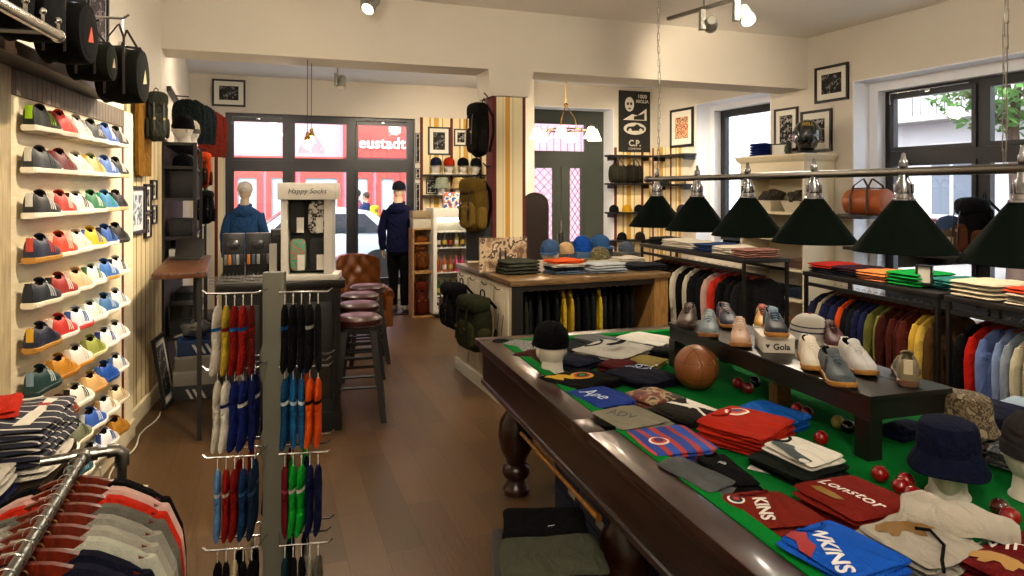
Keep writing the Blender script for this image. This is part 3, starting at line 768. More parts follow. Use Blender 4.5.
# ---- figure (display dummy or passer-by): faces -y, feet on z = 0
def make_figure(name, label, cat, loc, rz, jacket, legs, skin='#cbb69a', shoes='#6b6a62', hood=True, hat=None, H=1.82, arms=((.30, .86), (.30, .86)), hatmat='#cfc8ba', group=None, stride=0, bare_head=True):
    t = thing(name, label, cat, loc, rz, group); k = H/1.82
    E = lambda cx, cy, z, rx, ry, n=20, e=.85: [(k*(cx+rx*math.copysign(abs(math.cos(2*PI*i/n))**e, math.cos(2*PI*i/n))), k*(cy+ry*math.copysign(abs(math.sin(2*PI*i/n))**e, math.sin(2*PI*i/n))), k*z) for i in range(n)]
    b = MB()
    b.rings([E(0, 0, .92, .15, .10), E(0, 0, 1.05, .135, .09), E(0, 0, 1.2, .145, .10), E(0, -.01, 1.36, .17, .11), E(0, 0, 1.45, .15, .085), E(0, .01, 1.50, .075, .06), E(0, .01, 1.56, .055, .055), E(0, 0, 1.62, .056, .06)])
    def fn(p):
        x, y, z = p
        if z < 0: x *= 1-.3*(-z/.12); 
        if y < 0: y -= math.exp(-(x/.012)**2-((z+.01)/.022)**2)*.022+math.exp(-(x/.02)**2-((z+.055)/.01)**2)*.005-math.exp(-((abs(x)-.03)/.014)**2-((z-.006)/.01)**2)*.008
        return (x*k, y*k, z*k)
    b.ball((0, -.01*k, 1.70*k), (.074, .094, .118), 22, 16, fn=fn)
    for s in (-1, 1): b.ball((s*.075*k, 0, 1.69*k), (.008, .018, .028), 8, 6)
    HA = []
    for s, (ox, hz) in zip((-1, 1), arms):
        sh = Vector((s*.19, 0, 1.42)); el = Vector((s*(.19+ox*.22), .02, 1.13)); wr = Vector((s*(.17+ox*.30), -.05, hz))
        b.tube([sh*k, el*k, wr*k], [.05*k, .042*k, .026*k], 12)
        hd = wr+Vector((0, -.008, -.045)); b.ball(hd*k, (.018*k, .036*k, .046*k), 12, 8); HA.append((sh, el, wr))
        for f in range(4):
            y0 = -.036+.02*f; L_ = (.05, .065, .06, .045)[f]; b.tube([(hd+Vector((0, y0+.006, -.02)))*k, (hd+Vector((-s*.004, y0+.004, -.035-L_*.5)))*k, (hd+Vector((-s*.018, y0+.002, -.035-L_)))*k], [.009*k, .0085*k, .007*k], 6)
        b.tube([(hd+Vector((0, -.03, .01)))*k, (hd+Vector((-s*.01, -.055, -.02)))*k, (hd+Vector((-s*.014, -.06, -.045)))*k], [.011*k, .010*k, .008*k], 6)
    for s in (-1, 1):
        st = s*stride; b.tube([(s*.085*k, 0, .95*k), (s*.09*k, -st*.5*k-.02, .5*k), (s*.09*k, -st*k, .09*k)], [.085*k, .058*k, .038*k], 14)
    b.out('body', M(skin, .6, var=.05), t)
    jm = cloth(jacket); nz = lambda p, a=.012: Vector(p)+Vector((noise.noise(Vector(p)*7), noise.noise(Vector(p)*7+Vector((9, 0, 0))), 0))*a
    b = MB(); rr = [E(0, 0, .84, .185, .135, 28), E(0, 0, .86, .19, .14, 28), E(0, 0, 1.0, .18, .135, 28), E(0, 0, 1.12, .172, .125, 28), E(0, 0, 1.25, .185, .13, 28), E(0, -.005, 1.37, .205, .135, 28), E(0, 0, 1.44, .195, .115, 28), E(0, .005, 1.49, .13, .085, 28), E(0, .01, 1.52, .078, .072, 28)]
    b.rings([[nz(p, .016) for p in r] for r in rr]); b.out('jacket', jm, t)
    for (sh, el, wr), s in zip(HA, (-1, 1)):
        b = MB(); sh2 = sh+Vector((-s*.02, 0, .0)); pts = [sh2, sh2.lerp(el, .3), sh2.lerp(el, .65), el, el.lerp(wr, .35), el.lerp(wr, .7), wr+Vector((0, 0, .02))]
        b.tube([nz(p*k, .014) for p in pts], [.072*k, .074*k, .066*k, .062*k, .06*k, .054*k, .048*k], 14); b.out('sleeve', jm, t)
        b = MB(); w2 = wr+Vector((0, 0, .02)); b.tube([w2*k, (w2+(wr-el).normalized()*.03)*k], .05*k, 14); b.out('cuff', jm, t)
    b = MB(); b.tube([(.0+.075*math.cos(a)*k, .005+.075*math.sin(a)*k, (1.535-.015*math.sin(a))*k) for a in [2*PI*i/16 for i in range(17)]], .018*k, 8, caps=False); b.out('collar', jm, t)
    if hood: b = MB(); b.ball((0, .10*k, 1.45*k), (.125*k, .06*k, .085*k), 18, 12, jit=.2, seed=2); b.out('hood', jm, t)
    b = MB(); lm = cloth(legs)
    rr = []
    b.rings([[nz(p) for p in E(0, 0, z, rx, ry, 24)] for z, rx, ry in ((.80, .165, .115), (.86, .168, .12), (.93, .16, .112), (1.0, .15, .105))])
    for s in (-1, 1):
        st = s*stride; q = [(s*.078, 0, .86), (s*.085, -.01-st*.25, .66), (s*.09, -.02-st*.5, .48), (s*.09, -st*.8, .28), (s*.09, .0-st, .09)]
        b.tube([nz(Vector(p)*k, .014) for p in q], [.098*k, .088*k, .074*k, .066*k, .062*k], 16)
    b.out('trousers', lm, t)
    for s in (-1, 1):
        st = s*stride; b = MB(); b.ball((s*.09*k, (-.04-st)*k, .045*k), (.045*k, .13*k, .048*k), 16, 10, .8, .7); b.out('shoe', M(shoes, .6), t)
    if bare_head is not True:
        b = MB(); b.ball((0, .012*k, 1.735*k), (.082*k, .098*k, .098*k), 18, 12, jit=.1, seed=4); b.out('hair', M(bare_head, .8), t)
    return t
# ================================================================ left wall: the shoe wall
PY0, PY1 = LW.t(7.5), LW.t(132)                      # along the wall
SH = Fr(*LW.p(0, 0)[:2], 90+14.7)
beech = wood('pale_beech', '#eadcb8', '#f4e8cc', .45, (1, 1, 10), 2.5)
def at_lw(x, y, z): return LW.p(x, y, z)
t = thing('shoe_wall', 'tall pale wooden shoe display panel with rows of ledges on the left wall', 'display panel', LW.p(0, 0, 0), R(LW.d))
x0 = LW.t(7, -.06); x1 = LW.t(133, -.06)
b = MB(); b.bx(x0, x1, -.06, -.002, .12, 2.289); b.out('board', beech, t, smooth=False)
b = MB(); b.bx(x0-.45, x0, -.075, -.002, .0, 2.289); b.out('side_post', wood('post_wood', '#a89878', '#c3b492', .5, (8, 8, 1), 3), t, smooth=False)
xr = LW.t(122.5, -.06); b = MB(); b.bx(xr-.02, xr+.02, -.064, -.06, .12, 2.17); b.out('red_edge_band', M('#6b1f26', .5), t, smooth=False)
b = MB(); b.bx(x0, x1, -.075, -.002, 0, .12); b.out('plinth', M('#cfc4a8', .5), t, smooth=False)
b = MB(); b.bx(x0, xr+.02, -.066, -.06, 2.175, 2.289)
for i in range(30): b.bx(x0+(xr-x0)*i/30+.002, x0+(xr-x0)*(i+1)/30-.002, -.072, -.066, 2.175, 2.289)
b.out('planked_header', wood('greyed_oak', '#5f5548', '#7d7263', .6, (8, 8, 1), 5), t, smooth=False)
CXS = [LW.t(p_, -.125) for p_ in (43, 61.5, 78, 92.5, 106, 117)]
ends = [(131, 147), (176, 176), (223, 208), (269, 240), (317, 271), (363, 303), (407, 335), (452, 368), (498, 399), (543, 428)]
SHOES = [
 [('#20261f', '#e8e2d2', '#b4d62a', '#a8d424', 'black and neon green'), ('#c5392b', '#e9d8c8', '#e08a74', None, 'red'), ('#dcd6cc', '#efeae0', '#ffffff', None, 'white'), ('#2b3432', '#efeae0', '#d7d7cf', None, 'dark green and white'), ('#2f63ae', '#e9e4d6', '#e8e6e0', None, 'bright blue'), ('#2a2b2e', '#d8d2c4', '#e8e6e0', None, 'black and white')],
 [('#32363c', '#e8e2d2', '#50555c', '#d8d4ca', 'dark grey with pale heel'), ('#6d2428', '#e8ddcc', '#8c3336', None, 'maroon'), ('#e2dac8', '#efe8d8', '#efe8d8', None, 'cream'), ('#a7a878', '#efe8d8', '#d9a92c', '#d9a92c', 'sage and yellow'), ('#4a74b4', '#efe8d8', '#d8e0ea', None, 'mid blue'), ('#1c1e22', '#d8c49a', '#e8e6e0', None, 'black and white')],
 [('#1d2024', '#ece6d6', '#e9e7e2', '#cfcdc8', 'black with white stripes'), ('#b8402f', '#efe0d0', '#efe6dc', None, 'brick red with white stripes'), ('#e5dfd2', '#efe8d8', '#1e1e1e', None, 'white with black stripes'), ('#2f7a52', '#efe8d8', '#e9efe6', None, 'green and white'), ('#3d87b4', '#d9c79c', '#3fb38a', '#3fb38a', 'sky blue and mint'), ('#191a1c', '#cdb98c', '#2c2d30', None, 'all black')],
 [('#25304a', '#b98b3c', '#c34a3c', '#c34a3c', 'navy with red stripes and gum sole'), ('#cf4a28', '#efe4d2', '#e8d6c2', None, 'orange red'), ('#ecd9cc', '#f1e9dc', '#f3ece2', None, 'pale pink'), ('#d9b62a', '#efe8d8', '#3c7ab8', '#3c7ab8', 'yellow and blue'), ('#2c5fa6', '#dfe0dc', '#1d2c48', None, 'cobalt blue'), ('#222120', '#3a3632', '#3a3632', None, 'black')],
 [('#1f2630', '#e6dec8', '#c9ccce', '#1f2630', 'dark navy with grey stripes'), ('#9c2f28', '#efe2d0', '#efe6dc', '#26201e', 'dark red with white stripes'), ('#e0b890', '#efe4d2', '#f0e2d0', None, 'peach'), ('#e4e4da', '#efe8d8', '#3f7a4a', '#3f7a4a', 'white with green heel'), ('#3c76b8', '#c9a25a', '#dce6ee', None, 'blue with gum sole'), ('#e3e0d8', '#efe8d8', '#1c1c1e', '#1c1c1e', 'white and black')],
 [('#252a40', '#b88a3e', '#252a40', '#d3a82e', 'midnight blue with gum sole'), ('#c23a30', '#f0e8de', '#efe6dc', None, 'bright red with white stripes'), ('#dadfe6', '#c9463a', '#3d68ae', '#3d68ae', 'white and blue with red sole'), ('#e2e6da', '#efe8d8', '#cfd8c0', None, 'pale mint'), ('#4d7aa8', '#e9e4d6', '#d8e0ea', None, 'denim blue'), ('#d8dadc', '#efe8d8', '#a8acb0', None, 'pale grey')],
 [('#20423f', '#1d3a36', '#c7d3d2', '#7e96a4', 'dark teal with blue grey heel'), ('#bb8526', '#a8741e', '#c98f2c', None, 'mustard suede'), ('#dcd6cc', '#c8903e', '#e8e2d6', None, 'white with gum sole'), ('#9aa050', '#d8d4a8', '#8a9044', None, 'olive'), ('#e3e4e6', '#efe8d8', '#2b3f96', '#2b3f96', 'white with dark blue stripes'), ('#e4e2dc', '#efeae0', '#d0cec8', None, 'all white')],
 [('#4b4338', '#b59b6a', '#3b342c', None, 'dark brown'), ('#8c4a26', '#7c4222', '#9a5630', None, 'brown suede'), ('#e3ded2', '#efe8d8', '#2c2a28', None, 'white with three black stripes'), ('#d0aa72', '#b8884a', '#d8b682', None, 'sand with gum sole'), ('#2558a8', '#1f4c94', '#3c6fc0', None, 'royal blue'), ('#dcdad4', '#efe8d8', '#5f7fae', None, 'pale grey with blue stripes')],
 [('#3e4a50', '#c8c2b2', '#8a949a', None, 'slate'), ('#dcdcd6', '#efe8d8', '#b0b4b4', None, 'white and grey'), ('#7c8068', '#d8ccb0', '#5e624c', None, 'olive grey'), ('#3c64b0', '#efe8d8', '#eef0f2', None, 'blue with three white stripes'), ('#e2e2dc', '#efe8d8', '#c8a060', None, 'white and tan'), ('#d9c9a8', '#e9dfc8', '#c9b48c', None, 'beige')],
 [('#2a2d32', '#c8c2b2', '#8a949a', None, 'charcoal'), ('#e2ddd0', '#efe8d8', '#d9b0a0', None, 'off-white'), ('#2c5a64', '#d8d0bc', '#8fb0b4', None, 'petrol'), ('#cfd4da', '#efe8d8', '#6f7f94', None, 'light grey'), ('#e4e6ea', '#f0ece2', '#2d4a8c', '#2d4a8c', 'white with navy heel'), ('#b8862e', '#a07026', '#b8862e', None, 'ochre')]]
ORD2 = ['one', 'two', 'three', 'four', 'five', 'six', 'seven', 'eight', 'nine', 'ten']
for r, row in enumerate(SHOES):
    ya, yb = ends[r]
    za = LW.z(25, ya, -.13); zb = LW.z(121, yb, -.13); zz = (za+zb)/2
    for c, s in enumerate(row):
        xx = CXS[c]
        # stud wall: each model stands on its own ledge
        b = MB(); b.bx(xx-.08, xx+.06, -.125, -.06, zz-.003, zz, .0); b.out('ledge', M('#efe2c4', .5), t, smooth=False)
        dz = 0
        SNK.put(LW.p(xx, -.122, zz+.001), R(LW.d-2+random.uniform(-3, 3)), '%s sneaker, %s in shoe wall row %s from top' % (s[4], ['leftmost', 'second', 'third', 'fourth', 'fifth', 'rightmost'][c], ORD2[r]), 'sneaker', 'sneakers on the shoe wall',
                shoe_mats(s[0], s[1], s[2], s[3], lin='#26211e'), (.93, 1.05, 1.22))
# canopy shelf over it, with a chrome rail and bags
dkwood = wood('dark_stained_oak', '#231b15', '#3a2e25', .4, (1, 8, 8), 4)
xcr = LW.t(125, -.22); b = MB(); b.bx(x0-2.0, xcr, -.20, -.0, 2.292, 2.335, .004)
b.bx(x0-2.0, xcr, -.225, -.20, 2.285, 2.345, .003)
o = b.out('canopy_shelf', wood('brown_oak', '#3c2f24', '#54463a', .4, (1, 8, 8), 4), loc=(LW.x, LW.y, 0), rz=R(LW.d), smooth=False); tag(o, 'long brown wooden shelf projecting over the shoe wall', 'shelf')
# ================================================================ the billiard table
TF = Fr(-.2225, 4.09, 17.3); TW, TL = 1.80, 3.3     # far left corner; x across, -y towards the viewer
mahog = wood('polished_mahogany', '#1f0e08', '#43201a', .3, (8, 1, 8), 3, coat=.25)
mahogx = wood('polished_mahogany_end', '#1f0e08', '#43201a', .3, (1, 8, 8), 3, coat=.25)
baize = M('#056e30', .95, var=.05, scale=60, bump=.2, bs=700)
cushc = M('#047e34', .95, var=.05, scale=60, bump=.2, bs=700)
t = thing('billiard_table', 'large mahogany billiard table with green cloth covered in folded shirts', 'billiard table', (TF.x, TF.y, 0), R(TF.d))
RH = .86; BH = .825; RWD = .115
b = MB(); b.bx(RWD, TW-RWD, -TL+RWD, -RWD, BH-.05, BH); b.out('bed', baize, t, smooth=False)
def rail(x0, x1, y0, y1, nm='rail', m=mahog):
    b = MB(); b.bx(x0, x1, y0, y1, RH-.035, RH, .006); return b.out(nm, m, t)
HY = -TL/2+.05
rail(0, RWD, -TL+.06, HY-.07); rail(0, RWD, HY+.07, -.06); rail(TW-RWD, TW, -TL+.06, HY-.07); rail(TW-RWD, TW, HY+.07, -.06); rail(.1, TW-.1, -RWD, 0, m=mahogx); rail(.1, TW-.1, -TL, -TL+RWD, m=mahogx)
for (cx_, cy_) in ((0, 0), (TW, 0), (0, -TL), (TW, -TL), (0, HY), (TW, HY)):
    sx_ = 1 if cx_ == 0 else -1; sy_ = -1 if cy_ == 0 else 1
    b = MB()
    if cy_ == HY: b.bx(cx_-sx_*.004, cx_+sx_*.075, cy_-.072, cy_+.072, RH-.037, RH+.002, .006)
    else: b.bx(cx_-sx_*.004, cx_+sx_*.105, cy_-sy_*.004, cy_+sy_*.105, RH-.037, RH+.002, .012)
    b.out('pocket_block', mahogx, t)
    px_, py_ = (cx_+sx_*.115, cy_) if cy_ == HY else (cx_+sx_*.125, cy_+sy_*.125)
    b = MB(); b.lathe([(.048, RH+.0035), (.050, RH+.001), (.046, RH-.02), (.03, RH-.05)], 20, (px_, py_, 0)); b.out('pocket', M('#0a0a09', .9), t)
def cush(poly_pts, nm='cushion'):
    b = MB(); b.prism(poly_pts, BH, RH+.002); b.out(nm, cushc, t, smooth=False)
e = RWD; cw = .055
for sx in (0, 1):
    X = (lambda v: v) if sx == 0 else (lambda v: TW-v)
    for ya, yb in ((-.12, HY+.07), (HY-.07, -TL+.12)):
        cush([(X(e), ya), (X(e+cw), ya-.06), (X(e+cw), yb+.02), (X(e), yb)])
for sy in (0, 1):
    Y = (lambda v: -v) if sy == 0 else (lambda v: -TL+v)
    cush([(.13, Y(e)), (.19, Y(e+cw)), (TW-.19, Y(e+cw)), (TW-.13, Y(e))])
# apron below the rails, stepped mouldings
for nm, a in (('apron', (.035, .085, -TL+.05, -.05)), ('apron', (TW-.085, TW-.035, -TL+.05, -.05))):
    b = MB(); b.bx(a[0], a[1], a[2], a[3], .60, RH-.035); b.bx(a[0]-.012, a[1], a[2], a[3], .60, .625, .004); b.bx(a[0]-.02, a[1], a[2], a[3], RH-.07, RH-.036, .006); b.out(nm, mahog, t)
for a in ((.085, TW-.085, -.085, -.035), (.085, TW-.085, -TL+.035, -TL+.085)):
    b = MB(); b.bx(*a, .60, RH-.035); b.bx(a[0], a[1], a[2]-.012, a[3]+.012, .60, .625, .004); b.out('apron', mahogx, t)
prof = [(.075, 0), (.078, .03), (.06, .05), (.052, .08), (.075, .10), (.085, .13), (.075, .16), (.055, .175), (.062, .20), (.095, .26), (.105, .34), (.095, .42), (.06, .47), (.055, .49), (.085, .51), (.088, .545), (.07, .56), (.09, .575), (.09, .61)]
for lx in (.19, TW-.19):
    for ly in (-.22, HY, -TL+.25):
        b = MB(); b.lathe(prof, 28, (lx, ly, 0)); b.out('leg', mahog, t)
# cue rack rod along the side
p, q = G(521, 433, .5), G(599, 518, .5)
b = MB(); b.tube([p, p.lerp(q, .75)], [.009, .011], 10); b.tube([p.lerp(q, .75), q], [.012, .014], 10); 
o = b.out('cue_rest', wood('yellow_ash', '#9a6a20', '#c89238', .3, (4, 4, 4), 3), None); tag(o, 'yellow wooden cue resting on hooks along the side of the billiard table', 'cue')
# ---------------------------------------------------------------- low black bench standing on the cloth
BF = Fr(G(668, 322, 1.05).x, G(668, 322, 1.05).y, 16.5); BL, BW = 1.36, .36
blk = wood('black_ash', '#121110', '#1f1d1b', .33, (8, 1, 8), 5, dist=1)
bt = thing('display_bench', 'long low black wooden bench of sneakers standing on the billiard table', 'bench', (BF.x, BF.y, 0), R(BF.d))
b = MB(); b.bx(0, BW, -BL, 0, 1.03, 1.05, .002); b.bx(.006, BW-.006, -BL+.006, -.006, .965, 1.03); b.out('top', blk, bt)
b = MB(); b.bx(BW*.66, BW*.66+.002, -BL+.004, -.004, 1.0501, 1.0512); b.out('joint_line', black, bt, smooth=False)
for lx, ly in ((.03, -.04), (BW-.03, -.04), (.03, -BL+.04), (BW-.03, -BL+.04)):
    b = MB(); b.bx(lx-.03, lx+.03, ly-.03, ly+.03, BH+.001, .965); b.out('leg', blk, bt, smooth=False)
# ---------------------------------------------------------------- billiard lamp: steel bar, six dark green cones
CF = (.637, 4.357); ux, uy = .297, -.955
lp = lambda s, z: Vector((CF[0]+ux*s, CF[1]+uy*s, z))
t = thing('billiard_lamp', 'steel bar lamp with six dark green cone shades over the billiard table', 'lamp', (0, 0, 0))
b = MB(); b.tube([lp(.50, 1.81), lp(2.85, 1.81)], .0145, 14); b.tube([lp(.47, 1.81), lp(.50, 1.81)], .02, 12); b.out('bar', metal('#8a8782', .3), t)
shade_out = M('#07160f', .85, var=.04); shade_in = M('#d8d4c4', .5)
for k, s in enumerate((.583, .985, 1.39, 1.80, 2.21, 2.60)):
    c = lp(s, 0)
    b = MB(); b.lathe([(.154, 1.548), (.156, 1.55), (.036, 1.715), (.036, 1.716)], 40, c, caps=False); b.lathe([(.152, 1.549), (.034, 1.712)], 40, c, caps=False)
    sh = b.out('shade', shade_out, t)
    b = MB(); b.lathe([(.153, 1.5478), (.0335, 1.7095), (.001, 1.710)], 40, c, caps=False); b.out('shade_lining', shade_in, sh)
    b = MB(); b.tube([c+Vector((.155*math.cos(2*PI*i/40), .155*math.sin(2*PI*i/40), 1.548)) for i in range(41)], .0022, 6, caps=False); b.out('rim', shade_out, sh)
    b = MB(); b.lathe([(.036, 1.714), (.036, 1.722), (.030, 1.724), (.029, 1.738), (.024, 1.742), (.024, 1.775), (.018, 1.785), (.016, 1.80)], 20, c)
    for i in range(8): b.box((c.x+.027*math.cos(i*PI/4), c.y+.027*math.sin(i*PI/4), 1.755), (.006, .006, .03), .001)
    b.lathe([(.011, 1.822), (.014, 1.826), (.014, 1.845), (.009, 1.852), (.006, 1.87), (.002, 1.874)], 14, c); b.out('socket', metal('#a8aab0', .18), t)
    b = MB(); b.ball(c+Vector((0, 0, 1.63)), .03, 14, 10); b.out('bulb', M('#e8e4d8', .3), t)
for s in (.605, 2.55):
    c = lp(s, 0); b = MB(); z = 1.825; i = 0
    while z < CEIL:
        a = 0 if i % 2 else PI/2; L_ = .042
        d_ = Vector((math.cos(a)*.006, math.sin(a)*.006, 0)); jx = .003*math.sin(z*9)
        b.tube([c+Vector((jx, 0, z))+d_, c+Vector((jx, 0, z+L_))+d_, c+Vector((jx, 0, z+L_))-d_, c+Vector((jx, 0, z))-d_, c+Vector((jx, 0, z))+d_], .0014, 4)
        z += L_-.006; i += 1
    b.out('chain', metal('#8d8a84', .3), t)
    b = MB(); b.tube([c+Vector((.006*math.sin(z*14), .006*math.cos(z*17), z)) for z in [1.83+.05*i for i in range(int((CEIL-1.83)/.05)+1)]], .0015, 5); b.out('flex', M('#8a8478', .5), t)
# ================================================================ goods on the billiard table
def quad_fold(corners, z, col, label, **k):
    """a garment lying where its four seen corners (left, far, right, near) meet height z"""
    P = [G(x, y, z) for x, y in corners]
    c = sum(P, Vector())/4; c.z = BH+.002 if 'base' not in k else k.pop('base')
    e1 = ((P[1]-P[0])+(P[2]-P[3]))/2; e2 = ((P[2]-P[1])+(P[3]-P[0]))/2
    if k.pop('turn', False): wv, dv = -e2, e1; 
    else: wv, dv = e1, -e2
    w_, d_ = wv.length, dv.length; rz = math.atan2(wv.y, wv.x)
    def loc_(q):
        g_ = G(q[0], q[1], z)-c; return (g_.x*math.cos(rz)+g_.y*math.sin(rz), -g_.x*math.sin(rz)+g_.y*math.cos(rz))
    if 'tp' in k: k['tpos'] = loc_(k.pop('tp'))
    if 'at' in k: k['at'] = loc_(k['at'])
    return folded(c, rz, col, label, w=w_, d=d_, **k)
GT = 'folded garments on the billiard table'
def stackq(n, corners, z, col, label, step=.028, **k):
    base = BH+.002; out = []
    for i in range(n):
        top_ = i == n-1; kk = dict(k)
        if not top_:
            for q in ('text', 'extra', 'collar', 'tp', 'at', 'aw', 'tw'): kk.pop(q, None)
        jit = [(x+random.uniform(-2, 2), y+random.uniform(-1, 1)) for x, y in corners]
        out.append(quad_fold(jit, z, col, label if top_ else label+', '+['bottom', 'second', 'third'][i]+' of stack', base=base, h=step, layers=2, **kk)); base += step+.001
    return out
def crest(cx, cy, r=.035):
    def f(t, onto, top):
        blob(t, onto, disc(cx, cy, r, r*1.05), '#ece6dc', 'crest'); blob(t, onto, disc(cx, cy, r*.78), '#c9502e', 'crest', .0016); blob(t, onto, disc(cx, cy+.002, r*.5), '#4a2a6a', 'crest', .0024)
    return f
def bear(cx, cy, s=1, col='#8a6a34', ang=0):
    body = [(-.045, .012), (-.03, .026), (0, .03), (.03, .026), (.045, .018), (.062, .022), (.07, .008), (.058, -.004), (.045, -.004), (.044, -.03), (.03, -.032), (.028, -.012), (-.01, -.012), (-.014, -.032), (-.03, -.034), (-.032, -.010), (-.045, -.006), (-.052, -.026), (-.062, -.022), (-.055, .004)]
    c, sn = math.cos(ang), math.sin(ang)
    def f(t, onto, top): blob(t, onto, [(cx+s*(x*c-y*sn), cy+s*(x*sn+y*c)) for x, y in body], col, 'animal_print', .0012)
    return f
# blue stack, lettering across
stackq(3, [(780, 535), (842, 517), (908, 561), (848, 584)], .885, '#1f5fc0', 'blue folded shirt with white block letters KINS at the table edge', step=.02, text='WKINS', tcol='#e9e9ee', tsize=.058, tp=(829, 552), tw=R(-92), at=(803, 545), aw=R(-92), collar='#1b4f9c', group=GT, seed=11, bold=.0015,
       extra=lambda t, o, top: (blob(t, o, [(-.05, -.01), (-.03, .02), (0, .012), (.03, .02), (.06, -.005), (.03, -.02), (0, -.016), (-.03, -.03)], '#9c2f34', 'red_flash', .0006)))
stackq(1, [(716, 494), (786, 487), (826, 517), (758, 529)], .865, '#7c2c22', 'rust brown folded shirt with white block letters KINS and round badge', step=.035, text='KINS', tcol='#e6e2dc', tsize=.052, tp=(763, 509), tw=R(-96), at=(736, 499), aw=R(-90), collar='#5c1f18', group=GT, seed=12, bold=.0015,
       extra=lambda t, o, top: (blob(t, o, disc(0, 0, .03, .024), '#e8e4dc', 'badge', .0006), blob(t, o, disc(0, 0, .023, .018), '#1d2440', 'badge', .0012), blob(t, o, disc(0, 0, .012, .009), '#c43a30', 'badge', .0018)))
stackq(2, [(798, 486), (856, 472), (920, 508), (852, 523)], .875, '#7a241c', 'rust red folded sweatshirt with white script lettering', step=.026, text='Lonstor', tcol='#e9e2dc', tsize=.06, tp=(850, 496), tw=R(-60), at=(826, 495), aw=R(-60), group=GT, seed=13, shear=.25,
       extra=lambda t, o, top: blob(t, o, [(-.05, .0), (-.03, .018), (.02, .012), (.06, -.004), (.04, -.018), (-.02, -.012)], '#8a6a20', 'print', .0006))
hd = stackq(2, [(857, 522), (912, 508), (985, 548), (925, 572)], .885, '#aaa59c', 'light grey folded hoodie with brown bear print', step=.03, group=GT, seed=14, extra=bear(0, 0, 1.1, '#80602e', R(-15)), at=(902, 532), aw=0, cat='folded hoodie', name='folded_hoodie')
hp = G(962, 518, .91); b = MB(Matrix.Translation((hp.x, hp.y, .892)) @ Matrix.Rotation(R(-32), 4, 'Z'))
def hoodf(u, v, k):
    a = PI*u; x = -.115+.235*v; w_ = .076*math.sqrt(max(.03, 1-(v*.98)**4))*k; h_ = (.060-.012*v)*k*math.sqrt(max(.02, 1-max(0, v-.72)**2*9))
    y = w_*math.cos(a); zq = h_*math.sin(a)**.8; x2 = x+(.030*math.cos(a)+.010*math.sin(a*3+v*4))*(1-v)
    return Vector((x2, y, zq*(1-.30*math.exp(-((u-.42)/.16)**2))+.006*math.sin(v*13+u*5)))
b.shell(lambda u, v: hoodf(u, v, 1), lambda u, v: hoodf(u, v, .86), 22, 14)
b.tube([hoodf(i/16, 0, .94) for i in range(17)], .0065, 8)
b.out('hood', cloth('#b5b0a6'), hd[-1]).matrix_parent_inverse = (Matrix.Translation(hd[-1].location) @ Matrix.Rotation(hd[-1].rotation_euler.z, 4, 'Z')).inverted()
b = MB(); cp = [G(x, y, .905) for x, y in ((915, 528), (930, 530), (944, 545), (942, 560), (944, 572))]; b.tube(cp, .004, 6); b.out('drawcord', cloth('#14161c'), hd[-1]).matrix_parent_inverse = (Matrix.Translation(hd[-1].location) @ Matrix.Rotation(hd[-1].rotation_euler.z, 4, 'Z')).inverted()
stackq(2, [(962, 552), (1022, 524), (1085, 560), (1020, 592)], .885, '#6a1c1e', 'dark maroon folded sweatshirt with white script at right table edge', step=.028, text='Wins', tcol='#e9e2dc', tsize=.075, tp=(1002, 545), tw=R(-26), group=GT, seed=15, shear=.25, extra=bear(0, 0, 1, '#a9854a', R(-60)), at=(998, 562), aw=0)
quad_fold([(664, 461), (692, 452), (730, 485), (702, 493)], .87, '#5d6063', 'mid grey folded t-shirt beside a black one on the green cloth', h=.045, layers=3, group=GT, seed=16)
quad_fold([(697, 453), (722, 451), (762, 482), (733, 486)], .87, '#131316', 'black folded t-shirt with small white chest logo beside a grey one', h=.04, layers=3, group=GT, seed=17, text='Fila', tcol='#d8d8d8', tsize=.022, tpos=(.0, .03), trot=R(-60), collar='#101012')
stripe_rb = ramp_mat('red_blue_flashes', [(0, '#16459c'), (.3, '#a8322e'), (.5, '#1b56b4'), (.8, '#b23a34')], 'X', .11)
stackq(2, [(626, 432), (686, 425), (718, 449), (655, 456)], .865, '#16459c', 'blue and red flashed football shirt with round crest', step=.02, mat=stripe_rb, group=GT, seed=18, extra=crest(0, 0, .036), at=(659, 443), aw=0)
stackq(2, [(752, 449), (796, 437), (848, 463), (796, 476)], .875, '#1d2420', 'dark green folded polo shirt under the white ringer shirt', step=.018, group=GT, seed=19)
quad_fold([(768, 446), (800, 435), (846, 461), (800, 468)], .885, '#dcdad2', 'white folded t-shirt with dark sleeve band on top of dark polos', base=.866, h=.03, layers=2, group=GT, seed=20, collar='#2a3138', extra=lambda t, o, top: blob(t, o, [(-.10, -.08), (-.06, -.09), (-.02, .02), (-.03, .09), (-.06, .08), (-.08, .0)], '#3c4a50', 'sleeve_band', .0006))
b_ = stackq(2, [(748, 404), (770, 397), (798, 416), (772, 426)], .885, '#1d63b4', 'bright blue folded shirt behind the red crested one', step=.03, group=GT, seed=21)
stackq(3, [(703, 425), (742, 404), (790, 428), (748, 445)], .885, '#ae3220', 'orange red folded shirt with round white crest', step=.024, group=GT, seed=22, extra=crest(0, 0, .045), at=(737, 418), aw=0, collar='#8c2418')
stackq(2, [(596, 410), (640, 402), (670, 421), (620, 431)], .87, '#8b887a', 'khaki grey folded t-shirt with faded print', step=.022, group=GT, seed=23, text='ADV', tcol='#5c5c58', tsize=.06, tp=(622, 416), tw=R(-40))
stackq(2, [(658, 404), (694, 396), (720, 413), (682, 422)], .865, '#2e2b28', 'black folded t-shirt with white yoke', step=.018, group=GT, seed=24, extra=lambda t, o, top: blob(t, o, [(-.01, -.1), (.10, -.1), (.10, .1), (-.02, .1), (.0, .0)], '#dcd8d0', 'yoke', .0006))
